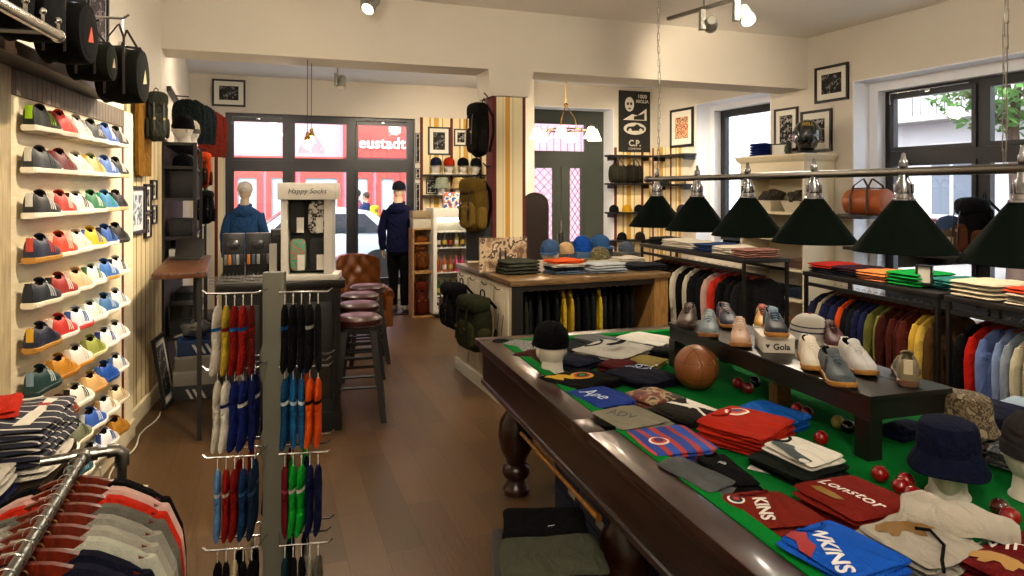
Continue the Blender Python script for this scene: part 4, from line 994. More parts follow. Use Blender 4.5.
stackq(1, [(625, 391), (660, 385), (682, 396), (646, 405)], .86, '#6e3b30', 'maroon and sand camouflage folded t-shirt', step=.035, mat=blotch('desert_camouflage', ['#5a2c26', '#7a4536', '#a08c6a', '#3a2c26'], 16), group=GT, seed=25)
stackq(2, [(568, 391), (606, 385), (636, 401), (598, 409)], .865, '#2c4590', 'violet blue folded t-shirt with white script', step=.02, text='Ape', tcol='#c9d4e8', tsize=.095, tp=(595, 396), tw=R(-58), group=GT, seed=26, shear=.2)
stackq(2, [(610, 369), (648, 362), (674, 377), (636, 386)], .865, '#15182a', 'navy folded t-shirt with white and blue lettering', step=.02, text=['ADDICT', 'Boy'], tcol='#bcd0e6', tsize=.055, tp=(640, 366), tw=R(8), group=GT, seed=27)
def banana(t, o, top):
    for q in (0, .05): blob(t, o, [(-.12+q, .04), (-.10+q, .06), (-.06+q, .045), (-.035+q, .0), (-.05+q, -.04), (-.075+q, -.01), (-.095+q, .015)], '#c9a81c', 'banana_print', .0006)
    blob(t, o, disc(.055, .0, .055, .06), '#d2a522', 'ring_print', .0006); blob(t, o, disc(.055, .0, .038, .042), '#a8321e', 'ring_print', .0012); blob(t, o, disc(.055, .0, .026, .03), '#121214', 'ring_print', .0018); blob(t, o, disc(.055, .0, .015, .018), '#2f8a3c', 'ring_print', .0024)
stackq(2, [(546, 376), (590, 366), (622, 378), (570, 390)], .865, '#121214', 'black folded t-shirt with yellow banana and coloured ring print', step=.018, group=GT, seed=28, extra=banana, at=(571, 378), aw=R(14))
stackq(1, [(500, 344), (525, 337), (548, 344), (520, 352)], .855, '#7f7f7c', 'grey speckled folded t-shirt in far left table corner', step=.03, mat=blotch('speckled_grey', ['#55565a', '#8b8b88', '#6a6b6e', '#a4a4a0'], 120), group=GT, seed=29)
stackq(1, [(516, 354), (540, 346), (562, 353), (534, 362)], .86, '#48201c', 'burgundy folded t-shirt behind the black cap', step=.035, group=GT, seed=30)
stackq(1, [(553, 357), (580, 351), (600, 360), (572, 369)], .86, '#1b2032', 'dark navy folded shirt right of the black cap', step=.04, group=GT, seed=31)
stackq(1, [(570, 337), (596, 331), (622, 338), (594, 345)], .86, '#45484c', 'charcoal striped folded polo at the far cushion', step=.035, mat=ramp_mat('charcoal_stripes', [(0, '#3a3d40'), (.6, '#6c7074')], 'X', .04), group=GT, seed=32)
stackq(1, [(560, 345), (578, 338), (592, 347), (572, 355)], .86, '#2a2c30', 'black folded polo next to the grey hoodie', step=.035, group=GT, seed=33)
wh = stackq(2, [(584, 349), (618, 337), (645, 350), (608, 362)], .875, '#b4b2aa', 'pale grey folded hoodie with white and black cords', step=.03, group=GT, seed=34, cat='folded hoodie', name='folded_hoodie', collar='#26282c')
b = MB(); b.strip([(-.09, -.03, .065), (-.02, -.05, .066), (.05, -.04, .066)], (0, .03, 0), .004); b.out('black_band', cloth('#16181c'), wh[-1])
stackq(1, [(600, 362), (618, 354), (636, 361), (616, 369)], .875, '#551e20', 'maroon folded knit cap in the middle of the cloth', step=.045, group=GT, seed=35)
stackq(1, [(632, 358), (648, 350), (664, 358), (646, 366)], .875, '#8a7c48', 'khaki folded shirt beside the maroon knit', step=.04, group=GT, seed=36)
stackq(2, [(628, 336), (650, 331), (668, 341), (642, 348)], .865, '#d8d6ce', 'white folded t-shirt near the black bench', step=.022, group=GT, seed=37)
stackq(1, [(649, 345), (662, 341), (672, 350), (658, 358)], .86, '#1c1e20', 'black folded t-shirt beside the bench leg', step=.035, group=GT, seed=38)
stackq(1, [(604, 388), (622, 384), (640, 390), (620, 396)], .86, '#24262c', 'black folded t-shirt peeking out behind the violet one', step=.03, group=GT, seed=40) if False else None
# right of the bench
stackq(2, [(944, 397), (985, 392), (1022, 412), (968, 424)], .865, '#1b2036', 'dark navy folded jeans behind the bench end', step=.02, group=GT, seed=41)
stackq(2, [(878, 424), (905, 417), (935, 423), (900, 433)], .865, '#1c2440', 'navy folded knit under the bench end', step=.018, group=GT, seed=42)
stackq(2, [(986, 442), (1020, 425), (1065, 440), (1030, 470)], .88, '#6f7a80', 'grey blue folded denim shirt beyond the bucket hat', step=.03, group=GT, seed=43, mat=blotch('washed_denim', ['#3c4a58', '#8a949a', '#5c6a76', '#b0b4b2', '#4a3438'], 20))
stackq(1, [(1000, 400), (1018, 392), (1050, 404), (1030, 412)], .86, '#8fa0b0', 'light blue folded shirt by the right cushion', step=.03, group=GT, seed=44)
# heads with hats
TP = lambda px, py: G(px, py, BH)+Vector((0, 0, .002))
on_head(TP(551, 374), R(200), CAP, 'black baseball cap turned away on the head at the far table end', 'white display head wearing the black cap', 'display heads', None, cap_mats('#111214'), sc=1.0)
on_head(TP(948, 497), R(-30), BUCKET, 'navy blue bucket hat on a white head', 'white display head wearing the navy bucket hat', 'display heads', None, {'crown': cloth('#171d36'), 'brim': cloth('#171d36')}, hz=.150, sc=.92)
camo = blotch('faded_camouflage', ['#6c5d48', '#8d7f66', '#4f4536', '#a3967c'], 30)
on_head(TP(966, 452), R(20), BUCKET, 'faded camouflage sun hat behind the navy bucket hat', 'white display head wearing the camouflage hat', 'display heads', None, {'crown': camo, 'brim': camo}, hz=.150, sc=.82)
on_head(TP(1037, 500), R(40), BEANIE, 'charcoal knit beanie cut off by the right edge of the photo', 'display head wearing the charcoal beanie', 'display heads', None, {'crown': cloth('#3a3638'), 'cuff': cloth('#3a3638')}, hz=.150, sc=.9)
# snooker balls
redb = M('#8e0f10', .12, coat=.6, var=.02)
BALLS = [(738, 383, 0), (748, 388, 0), (755, 382, '#14323a'), (797, 409, 0), (807, 413, '#6e1214'), (838, 422, '#b3a35a'), (848, 427, '#0f1416'), (821, 438, 0), (880, 474, 0), (906, 481, 0), (901, 487, 0), (912, 494, 0), (1000, 508, '#4a1a14'), (1009, 516, 0)]
BL_L = ['red snooker ball in the trio beneath the bench, left', 'red snooker ball in the trio beneath the bench, front', 'dark green snooker ball beside two reds beneath the bench', 'red snooker ball near the wooden block under the bench', 'dark red snooker ball right of a red under the bench', 'yellowish snooker ball touching the black one', 'black snooker ball touching the yellowish one', 'red snooker ball above the white folded t-shirt', 'red snooker ball in front of the bench leg', 'red snooker ball at the back of three near the hoodie', 'red snooker ball in the middle of three near the hoodie', 'red snooker ball at the front of three near the hoodie', 'brown snooker ball beside a red at the right edge', 'red snooker ball beside the brown one at the right edge']
used = []
for (px, py, c), lb in zip(BALLS, BL_L):
    p = G(px, py, BH+.0263)
    for _ in range(30):
        for q in used:
            dv = p-q
            if dv.length < .0535: p += (dv.normalized()*(.0538-dv.length) if dv.length > 1e-4 else Vector((.05, 0, 0)))
    used.append(p); b = MB(); b.ball((0, 0, 0), .0262, 24, 16); o = b.out('snooker_ball', redb if not c else M(c, .12, coat=.6, var=.02), loc=(p.x, p.y, BH+.0264)); tag(o, lb, 'ball', 'snooker balls')
# laced leather ball
p = G(696, 394, BH); t = thing('leather_football', 'old brown laced leather football on the green cloth', 'ball', (p.x+.02, p.y+.07, BH+.104), R(20))
lea = M('#8a5424', .5, var=.18, scale=9, bump=.15, bs=200); b = MB(); b.ball((0, 0, 0), .102, 36, 24); b.out('skin', lea, t)
b = MB()
for ax in range(3):
    for off in (-.035, .035):
        r = math.sqrt(.1022**2-off**2); pts = []
        for i in range(33):
            a = 2*PI*i/32; q = [off, r*math.cos(a), r*math.sin(a)]; q = q[-ax:]+q[:-ax] if ax else q; pts.append(q)
        b.tube(pts, .0011, 4, caps=False)
b.out('seam', M('#3d2410', .8), t)
b = MB(); b.box((0, .0, .0), (.01, .01, .01)) if False else None
for i in range(5): b.tube([(-.05+.02*i, -.088, .02), (-.045+.02*i, -.0935, .035), (-.05+.02*i, -.085, .05)], .002, 4)
b.out('lace', M('#c9a46a', .7), t)
b = MB(); p = G(780, 404, BH); b.box((0, 0, .045), (.075, .05, .09), .003); o = b.out('wooden_block', wood('oak_block', '#6a4a24', '#8a6434', .5), loc=p+Vector((0, 0, .0015)), rz=R(20)); tag(o, 'small brown wooden block under the middle of the bench', 'block')
b = MB(); p = G(761, 470, BH); b.box((0, 0, .001), (.075, .05, .0012)); o = b.out('card', M('#c9c6c0', .5), loc=p+Vector((0, 0, .003)), rz=R(-35)); tag(o, 'small white printed card lying on the green cloth', 'card')
# ---------------------------------------------------------------- sneakers and cap on the bench
BZ = 1.0522; B_ = lambda px, py: G(px, py, 1.05)+Vector((0, 0, .0025))
def bsh(px, py, ang, mats, lab, z=0, dy=.12):
    p = B_(px, py); a = R(ang); c = Vector((p.x-math.cos(a)*dy, p.y-math.sin(a)*dy, BZ+z)); return SNK.put(c, a, lab, 'sneaker', 'sneakers on the bench', mats)
bsh(684, 330, -112, shoe_mats('#4e3422', '#3c2817', '#5a3d28', lace='#2e1d12'), 'dark brown suede sneaker at the far end of the bench', dy=.13)
bsh(732, 330, -96, shoe_mats('#22304c', '#b98a4e', '#c98a78', lace='#d8c8c0'), 'navy sneaker with pink stripes behind the grey blue one', dy=.13)
bsh(708, 339, -108, shoe_mats('#72818a', '#9a6c38', '#8d9aa2', lace='#b8c0c4'), 'grey blue suede sneaker with brown sole on the bench', dy=.13)
bsh(764, 332, -108, shoe_mats('#c99a24', '#e5dfd2', '#17181a', '#b43a2a', '#b43a2a', lin='#a83224'), 'yellow and black sneaker with red collar behind the beige one', dy=.13)
bsh(741, 349, -107, shoe_mats('#bd9c86', '#a87848', '#d8c8bc', lace='#e0d4c8'), 'beige pink suede sneaker on the bench left of the white box', dy=.13)
bx = B_(775, 354); t = thing('shoe_box', 'white shoe box lettered Gola carrying a navy sneaker', 'box', (bx.x+.03, bx.y+.09, BZ), R(-8))
b = MB(); b.box((0, 0, .028), (.13, .17, .056), .002); b.out('carton', M('#dcd8ce', .6), t); b = MB(); b.box((0, 0, .063), (.135, .175, .014), .002); b.out('lid', M('#e2ded6', .6), t)
lettering('Gola', .036, M('#1b1b1d', .6), t, Matrix.Translation((.012, -.086, .026)) @ RX90, bold=.0008)
b = MB(); b.prism([(-.052, .034), (-.034, .034), (-.043, .018)], -.0865, -.0855, Matrix.Rotation(PI/2, 4, 'X') @ Matrix.Identity(4)) if False else b.rings([[(-.055, y, .036), (-.035, y, .036), (-.045, y, .018)] for y in (-.087, -.0855)]); b.out('logo', M('#1b1b1d', .6), t, smooth=False)
SNK.put((bx.x+.03, bx.y+.09, BZ+.0705), R(-103), 'navy suede sneaker with pale blue stripes standing on the white shoe box', 'sneaker', 'sneakers on the bench', shoe_mats('#1c2438', '#b8863c', '#8fc0cc', '#7fb4c4', '#7c98b0', lace='#26304a'))
wc = B_(809, 344); CAP.put(Vector((wc.x+.03, wc.y+.06, BZ+.012)), R(20), 'white cap with two thin navy stripes behind the shoe box', 'cap', None, {'crown': ramp_mat('white_navy_cap', [(0, '#dddbd6'), (.30, '#2a3450'), (.36, '#dddbd6'), (.5, '#2a3450'), (.55, '#dddbd6')], 'Z', .125), 'peak': cloth('#dedcd6'), 'button': cloth('#a03040'), 'strap': cloth('#dedcd6')}, .92)
bsh(840, 352, -100, shoe_mats('#5c2028', '#d8c9b0', '#6e2a34', lace='#4a1820'), 'maroon sneaker behind the cream one on the bench', dy=.12)
bsh(818, 374, -104, shoe_mats('#d9d1c0', '#b98a40', '#e6e0d4', lace='#efe9dc', tongue='#e6dfd0'), 'cream leather sneaker with gum sole on the bench', dy=.14)
bsh(868, 377, -98, shoe_mats('#dddcdc', '#c09048', '#e8e8e8', lace='#eeeeee'), 'white sneaker beside the slate grey one on the bench', dy=.12)
bsh(847, 391, -100, shoe_mats('#47525a', '#b0823c', '#3a444c', lace='#5c6870'), 'slate grey suede sneaker with gum sole near the bench end', dy=.14)
bsh(908, 386, 62, shoe_mats('#7d735c', '#6a4c34', '#b8ac90', '#c9bea4', '#c9bea4', lace='#b8ac90', lin='#8d836c'), 'olive tan sneaker seen from its heel at the near bench end', dy=-.12)
b = MB(); p = B_(803, 365); b.box((0, 0, .03), (.03, .002, .075)); o = b.out('price_card', M('#d8d6d0', .6), loc=p+Vector((.02, .02, .01)), rz=0); o.rotation_euler = (R(-20), R(28), R(-10)); tag(o, 'white price card leaning by the cream sneaker', 'card')
# ---------------------------------------------------------------- under the table: low bench of sweaters, shoe boxes
b = MB(); p0 = G(497, 532, .34)
tt = thing('low_table', 'low black wooden table on the floor by the billiard table leg', 'table', (.12, 2.50, 0), R(3))
b = MB(); b.bx(-.19, .20, -.46, .34, .30, .34, .003); b.out('tabletop', blk, tt)
for x, y in ((-.16, -.42), (.17, -.42), (-.16, .30), (.17, .30)): b = MB(); b.bx(x-.025, x+.025, y-.025, y+.025, 0, .30); b.out('leg', blk, tt, smooth=False)
fr = Fr(tt.location.x, tt.location.y, 3)
def lowf(x, y, z, col, lab, w, d, h, s, **k): return folded(fr.p(x, y, z), R(3+k.pop('r', 0)), col, lab, w=w, d=d, h=h, layers=2, group='sweaters on the low table', seed=s, **k)
lowf(.02, .20, .342, '#08080a', 'black folded sweatshirt at the back of the low table', .34, .26, .05, 51)
lowf(.02, .20, .393, '#0b0b0e', 'black folded sweatshirt with tiny white mark, back of the low table', .33, .25, .05, 52, text='~', tcol='#c8ccd0', tsize=.05, tpos=(.02, -.06))
lowf(.02, -.05, .342, '#0e0f12', 'black folded sweatshirt beneath the olive one', .36, .27, .045, 53)
lowf(.02, -.05, .388, '#4c4e42', 'olive grey folded sweatshirt on the low table', .38, .26, .055, 54, wr=.009)
lowf(.02, -.30, .342, '#0d0e11', 'black folded sweatshirt with small red and white logo', .36, .24, .06, 55, text='YD', tcol='#b8574a', tsize=.03, tpos=(.03, -.02))
lowf(.02, -.32, .403, '#5c5d58', 'grey folded sweatshirt in the near corner of the low table', .34, .20, .05, 56, wr=.008)
for i in range(5):
    for j in range(3):
        q = TF.p(.50, -.62-.35*i-(.1 if i > 2 else 0), 0); b = MB(); t = thing('shoe_box', 'blue shoe box under the billiard table, %s pile from the far end, %s layer' % (ORD[i], ['bottom', 'middle', 'top'][j]), 'box', (q.x, q.y, .002+.126*j), R(17.3), 'blue shoe boxes under the table')
        b.bx(-.16, .10, -.165, .165, 0, .105, .002); b.out('carton', M('#142c52', .6), t); b = MB(); b.bx(-.163, .103, -.168, .168, .105, .124, .002); b.out('lid', M('#1b3a6a', .6), t)
        b = MB(); b.bx(-.1615, -.160, -.12, -.03, .03, .075); b.out('sticker', M('#b8b8b0', .6), t, smooth=False)
# ================================================================ shop counter with jackets hanging in its front
CA, CB_ = G(512, 281, 1.03), G(668, 272.5, 1.03)
cang = math.degrees(math.atan2(CB_.y-CA.y, CB_.x-CA.x)); CFm = Fr(CA.x, CA.y, cang); CW = (CB_-CA).length; CD = 1.42
cpan = wood('pale_panel', '#c2b9a2', '#d8cfb8', .5, (8, 8, 1), 2); ctop = wood('worn_oak_top', '#5a4630', '#8a704c', .35, (1, 8, 8), 3)
ct = thing('shop_counter', 'pale wooden shop counter with open dark front full of hanging jackets', 'counter', (CA.x, CA.y, 0), R(cang))
b = MB(); b.bx(-.02, CW+.02, -.02, CD, .985, 1.03, .004); b.out('worktop', ctop, ct)
b = MB(); b.bx(0, .04, 0, CD, .0, .985); b.out('side_panel', cpan, ct, smooth=False)
for i in range(4):
    b = MB(); b.bx(-.012, 0, .06+i*.34, .36+i*.34, .14, .93, .003); b.out('panel_door', cpan, ct)
    b = MB(); b.ball((-.02, .30+i*.34, .55), .012, 10, 8); b.out('knob', dark, ct)
b = MB(); b.bx(-.03, .0, 0, CD, 0, .11, .003); b.out('skirting', M('#d6d0c0', .5), ct)
b = MB(); b.bx(CW-.14, CW, 0, CD, 0, .985); b.out('side_panel', wood('gold_oak', '#8a6a3c', '#b08a54', .5, (8, 8, 1), 3), ct, smooth=False)
b = MB(); b.bx(-.004, .09, -.012, .0, .0, .985); b.out('front_stile', M('#17120f', .5), ct, smooth=False)
b = MB(); b.bx(.04, CW-.14, .55, .58, .0, .985); b.bx(.04, CW-.14, .0, .55, .0, .06); b.out('dark_recess', M('#15110e', .7), ct, smooth=False)
b = MB(); b.bx(.04, CW-.14, -.005, .02, .94, .985); b.out('front_rail_board', M('#1d1712', .5), ct, smooth=False)
b = MB(); b.tube([(.05, .24, .92), (CW-.15, .24, .92)], .011, 10); b.out('hanging_rail', metal('#8f8b84', .3), ct)
jc = [('#17191b', 'black'), ('#30342c', 'dark olive'), ('#1d2022', 'charcoal'), ('#2a2f2e', 'dark grey green'), ('#14171c', 'black'), ('#1b1e22', 'near-black'), ('#b59a2a', 'mustard yellow'), ('#a88e28', 'yellow and black striped'), ('#1a1d22', 'charcoal'), ('#c3bcb0', 'pale-collared black'), ('#20262c', 'slate'), ('#b8a02c', 'bright yellow'), ('#23282e', 'blue black'), ('#14161a', 'black'), ('#1e2126', 'charcoal'), ('#121418', 'black'), ('#1c1f24', 'dark grey')]
g0, g1 = CFm.p(.10, .24, .955), CFm.p(CW-.2, .24, .955)
for i, (c, wd) in enumerate(jc):
    p = g0.lerp(g1, (i+.5)/len(jc)); a = R(cang+68+random.uniform(-7, 7)); lb = '%s jacket hanging in the counter front, %s from left' % (wd, ORD[i])
    JKT.put(p, a, lb, 'jacket', 'jackets in the counter front', garment(c if i != 9 else '#1c1d20', '#c9c3b8' if i == 9 else None), .95)
    HNG.put(p, a, 'pale wooden hanger in the counter front, %s from left' % ORD[i], 'hanger', 'hangers in the counter front', {'shoulder_bar': WOODL}, .95)
# things on the counter
cz = 1.0315; con = lambda px, py: G(px, py, cz)
def fold_at(px, py, z, rz, col, lab, w, d, h, grp, base=None, **k):
    p = G(px, py, z); p.z = base if base is not None else z; return folded(p, R(rz), col, lab, w=w, d=d, h=h, group=grp, **k)
GC = 'folded clothes on the counter'
p = con(518, 273); folded(p+Vector((0, 0, .001)), R(cang), '#3b3c34', 'dark olive folded sweater, lower of two at the counter corner', w=.34, d=.26, h=.055, layers=2, group=GC, seed=61)
folded(p+Vector((0, 0, .058)), R(cang+4), '#44463c', 'olive folded sweater, upper of two at the counter corner', w=.31, d=.24, h=.055, layers=2, group=GC, seed=62)
p = con(564, 273)
for i, (c, nm) in enumerate((('#5c6a7c', 'blue grey'), ('#22262e', 'dark navy'), ('#c9c4ba', 'pale grey'), ('#c4582a', 'orange'))):
    folded(p+Vector((0, 0, .001+.03*i)), R(cang+random.uniform(-4, 4)), c, '%s folded shirt in the pile below the sand cap' % nm, w=.30, d=.26, h=.028, layers=2, group=GC, seed=63+i)
p = con(603, 272)
folded(p+Vector((0, 0, .001)), R(cang-6), '#8c9298', 'grey folded shirt on the counter, lower of two mid counter', w=.36, d=.28, h=.04, layers=2, group=GC, seed=68); folded(p+Vector((.01, 0, .042)), R(cang+5), '#a7abae', 'light grey crumpled shirt on the counter, upper of two mid counter', w=.33, d=.24, h=.04, layers=2, group=GC, seed=69, wr=.01)
p = con(644, 269); folded(p+Vector((0, 0, .001)), R(cang+3), '#23252c', 'black folded shirt at the right end of the counter', w=.34, d=.26, h=.05, layers=3, group=GC, seed=70)
p = con(628, 262); folded(p+Vector((0, 0, .001)), R(cang), '#c5beb0', 'cream folded shirt behind the black one on the counter', w=.30, d=.26, h=.05, layers=3, group=GC, seed=71)
CAP.put((con(566, 266).x, con(566, 266).y, cz+.122), R(200), 'sand coloured cap on the pile of folded shirts', 'cap', None, cap_mats('#b59a74'), .85)
on_head(con(550, 268), R(-20), CAP, 'faded denim blue cap on a white head on the counter', 'white head wearing the denim blue cap', 'display heads', None, cap_mats('#3f5878'), sc=1.0, tilt=0)
p = con(583, 262); BEANIE.put((p.x, p.y+.1, cz+.11), R(0), 'bright blue knit cap on the counter', 'hat', None, {'crown': cloth('#1d4f9c'), 'cuff': cloth('#1d4f9c')}, 1.05)
b = MB(); b.box((0, 0, .05), (.22, .2, .1), .01); o = b.out('cap_riser', M('#47627c', .7), loc=(p.x, p.y+.1, cz+.0005), rz=R(cang)); tag(o, 'blue grey box riser under the bright blue cap', 'box')
p = con(603, 262); CAP.put((p.x, p.y+.25, cz+.13), R(60), 'mid blue cap behind the camouflage cap', 'cap', None, cap_mats('#3a5c86'), 1.05)
b = MB(); b.box((0, 0, .06), (.2, .2, .12), .01); o = b.out('cap_riser', M('#3b3a34', .7), loc=(p.x, p.y+.25, cz+.0005), rz=R(cang)); tag(o, 'dark box riser under the mid blue cap', 'box')
p = con(600, 264); CAP.put((p.x, p.y+.02, cz+.05), R(-70), 'olive camouflage cap on the counter', 'cap', None, {k: blotch('olive_camouflage', ['#3c3f26', '#6a6a42', '#4c3a26', '#85805a'], 40) for k in ('crown', 'peak', 'button', 'strap')}, .95)
b = MB(); b.box((0, 0, .022), (.30, .24, .044), .004); o = b.out('cap_tray', M('#b0a890', .6), loc=(p.x, p.y+.02, cz+.0005), rz=R(cang)); tag(o, 'flat cream tray under the camouflage cap', 'tray')
p = con(628, 258); CAP.put((p.x, p.y+.1, cz+.06), R(30), 'grey blue cap near the right end of the counter', 'cap', None, cap_mats('#59606c'), .9)
b = MB(); b.box((0, 0, .028), (.22, .2, .056), .006); o = b.out('cap_riser', M('#6a6456', .7), loc=(p.x, p.y+.1, cz+.0005), rz=R(cang)); tag(o, 'brown grey riser under the grey blue cap', 'box')
# photo panel standing on the counter
p = CFm.p(.26, .52, cz); pw = .44
t = thing('photo_board', 'upright sepia photo board in a clear holder on the counter', 'photo board', p+Vector((-.12, 0, 0)), R(cang))
b = MB(); b.bx(-pw/2, pw/2, 0, .012, .01, .30); b.out('photo', blotch('sepia_street_photo', ['#7a6350', '#a88c70', '#c9b294', '#5c4838', '#dccab0'], 9), t, smooth=False)
b = MB(); b.bx(-pw/2-.01, pw/2+.01, -.008, -.003, 0, .315); b.out('acrylic_front', glass(), t, smooth=False)
for x, c in ((-.03, '#2c2f44'), (.02, '#39302c'), (.14, '#8a6a50')): b = MB(); b.ball((x, -.001, .15), (.012, .004, .045), 8, 8); b.ball((x, -.001, .205), (.008, .004, .01), 8, 6); b.out('printed_figure', M(c, .7), t)
b = MB(); b.bx(-pw/2-.02, pw/2+.02, -.05, .05, 0, .008); b.out('base', metal('#b8b8b0', .2), t, smooth=False)
p = con(562, 259); b = MB(); b.lathe([(.035, 0), (.035, .004), (.03, .05), (.04, .26), (.036, .26), (.026, .06), (.02, .012)], 20); o = b.out('glass_vase', glass('vase_glass', (.86, .88, .86)), loc=(p.x, p.y+.15, cz+.001)); tag(o, 'tall clear glass vase behind the white head on the counter', 'vase')
# arched board by the door
p = D(535, 240, 8.3); t = thing('arched_mirror', 'dark brown arched freestanding panel in front of the entrance door', 'mirror', (p.x, p.y, 0), R(10))
arc = [(-.16, 0), (.16, 0), (.16, 1.55)]+[(.16*math.cos(a), 1.55+.16*math.sin(a)) for a in [PI*i/12 for i in range(1, 12)]]+[(-.16, 1.55)]
b = MB(); b.prism(arc, -.012, .012, Matrix.Rotation(PI/2, 4, 'X')); b.out('panel', M('#3a2a20', .4, var=.15), t, smooth=False)
b = MB(); b.tube([(x, 0, z) for x, z in arc[1:]+[arc[0]]], .014, 8); b.out('frame', M('#2a1c14', .5), t)
b = MB(); b.box((0, 0, .01), (.4, .3, .02), .005); b.out('foot', M('#2a1c14', .5), t)
# ---------------------------------------------------------------- bags hung on the pillar and on the counter side
def hung(px, py, Y): return D(px, py, Y)
b = MB(); hp1 = BM.p(pl-.02, .15, 2.5)
p = D(474, 232, 6.75); PACK.put((p.x, p.y, p.z), R(-50), 'mustard brown rucksack hanging on the left side of the striped pillar', 'rucksack', None, pack_mats('#6a5626', '#7a6430', '#241c10'), (1.0, 1.0, 1.2))
p = D(479, 157, 6.75); PACK.put((p.x, p.y, p.z), R(-60), 'black shoulder bag hanging high on the striped pillar', 'bag', None, pack_mats('#1c1a18', '#26221e', '#3a2c1e'), (.8, .9, 1.2))
for i, (px, py, Y) in enumerate(((487, 96, 6.8), (486, 166, 6.8))):
    p = D(px, py, Y); b = MB(); q = BM.p(pl, .12, p.z); b.tube([q, p, p+Vector((-.03, -.02, .03))], .006, 8); o = b.out('coat_hook', metal('#3a3a38', .4)); tag(o, ['upper', 'lower'][i]+' black hook on the left face of the pillar', 'hook')
b = MB(); p = D(479, 262, 6.95); b.box((0, 0, -.18), (.26, .14, .42), .02); o = b.out('speaker_cabinet', M('#141210', .6), loc=(p.x, p.y, 1.0315+.39)); tag(o, 'dark box standing on the counter below the mustard rucksack', 'box')
PB = [((-.10, .42), .42, 35, '#2b2d1e', '#34341f', 'large olive green backpack hanging on the counter side', (1.25, 1.1, 1.05)), ((-.10, .98), .50, 25, '#101114', '#15161a', 'black backpack hanging behind the olive one on the counter side', (1.1, 1.0, .95))]
for (lx, ly), z, a, c, c2, lb, sc in PB:
    p = CFm.p(lx-.06, ly, z-.02); PACK.put(p, R(cang-90+a*.2), lb, 'backpack', None, pack_mats(c, c2, '#0e0e0c'), sc)
for i in range(4):
    p = CFm.p(-.035, .25+.32*i, .93); b = MB(); b.tube([p+Vector((.03, 0, 0)), p, p+Vector((-.02, 0, .03))], .005, 6); o = b.out('coat_hook', metal('#3a3a38', .4)); tag(o, 'black hook on the side of the counter, %s from its front corner' % ORD[i], 'hook')
for i, (y_, z0, c) in enumerate(((.06, .40, '#16140f'), (.16, .36, '#16140f'), (.24, .42, '#8a7a20'))):
    b = MB(); b.strip([CFm.p(-.05, y_, .75), CFm.p(-.07, y_, .6), CFm.p(-.06, y_+.01, z0-.05)], (.0, .028, 0), .004); o = b.out('bag_strap', cloth(c)); tag(o, ['black webbing strap nearest the counter corner', 'second black webbing strap dangling at the counter side', 'yellowish strap dangling at the counter side'][i], 'strap')
# ---------------------------------------------------------------- chandelier and pendants
p = D(566, 78, 9.2); t = thing('chandelier', 'brass chandelier with frosted glass bell shades before the entrance door', 'chandelier', (p.x, p.y, 0)); zc = 2.62
br = metal('#a8894c', .25)
b = MB(); b.tube([(0, 0, CEIL2), (0, 0, zc+.28)], .007, 8); b.lathe([(.05, CEIL2), (.05, CEIL2-.02), (.02, CEIL2-.05)], 16); b.ball((0, 0, zc+.28), .03, 12, 8)
for i in range(3): a = 2*PI*i/3; b.tube([(0, 0, zc+.28), (.12*math.cos(a), .12*math.sin(a), zc+.1), (.16*math.cos(a), .16*math.sin(a), zc-.06)], .006, 6)
b.out('stem', br, t); b = MB(); b.tube([(.26*math.cos(2*PI*i/32), .26*math.sin(2*PI*i/32), zc-.06) for i in range(33)], .010, 8, caps=False); b.out('ring', br, t)
for i in range(6):
    a = 2*PI*i/6+.3; R1 = .42; c = Vector((R1*math.cos(a), R1*math.sin(a), zc-.04))
    b = MB(); b.tube([(.26*math.cos(a), .26*math.sin(a), zc-.06), (.32*math.cos(a), .32*math.sin(a), zc-.12), (.40*math.cos(a), .40*math.sin(a), zc-.10), (R1*math.cos(a), R1*math.sin(a), zc-.02)], .007, 6); b.ball(c, .022, 10, 8); b.out('arm', br, t)
    b = MB(); b.lathe([(.03, 0), (.05, -.03), (.065, -.08), (.095, -.15), (.093, -.15), (.062, -.08), (.046, -.03), (.024, -.002)], 20, c, caps=False); b.out('shade', M('#ffe8c0', .5, emit=14), t)
    if i % 2 == 0: lamp('chandelier_bulb', 'POINT', (p.x+c.x, p.y+c.y, zc-.20), 16, WARM0, size=.05)
for i, (px, Y) in enumerate(((307.5, 6.4), (311.5, 6.6))):
    p = D(px, 130, Y); t = thing('pendant_light', ['brass pendant light with bare bulb, slightly nearer of the close pair', 'brass pendant light with bare bulb, slightly farther of the close pair'][i], 'pendant light', (p.x, p.y, 0), group='pendant lights'); zb = EYE-(134+4*(1-i)-HOR)*Y/FPX
    b = MB(); b.tube([(0, 0, CEIL2 if i+1 else 0), (0, 0, zb+.05)], .0035, 6); b.out('cord', M('#2a2622', .6), t)
    b = MB(); b.lathe([(.006, zb+.06), (.016, zb+.05), (.018, zb+.02), (.028, zb+.01), (.028, zb-.02), (.02, zb-.022)], 16); b.out('socket', br, t)
    b = MB(); b.ball((0, 0, zb-.065), (.034, .034, .045), 16, 10); b.out('bulb', M('#ffe6b8', .3, emit=14), t)
    if i: b = MB(); b.lathe([(.03, zb), (.05, zb-.03), (.085, zb-.09), (.115, zb-.15), (.12, zb-.19)], 24, caps=False); b.out('glass_shade', glass('lamp_glass', (.93, .92, .88)), t); lamp('pendant_bulb', 'POINT', (p.x, p.y, zb-.14), 10, WARM0, size=.04)
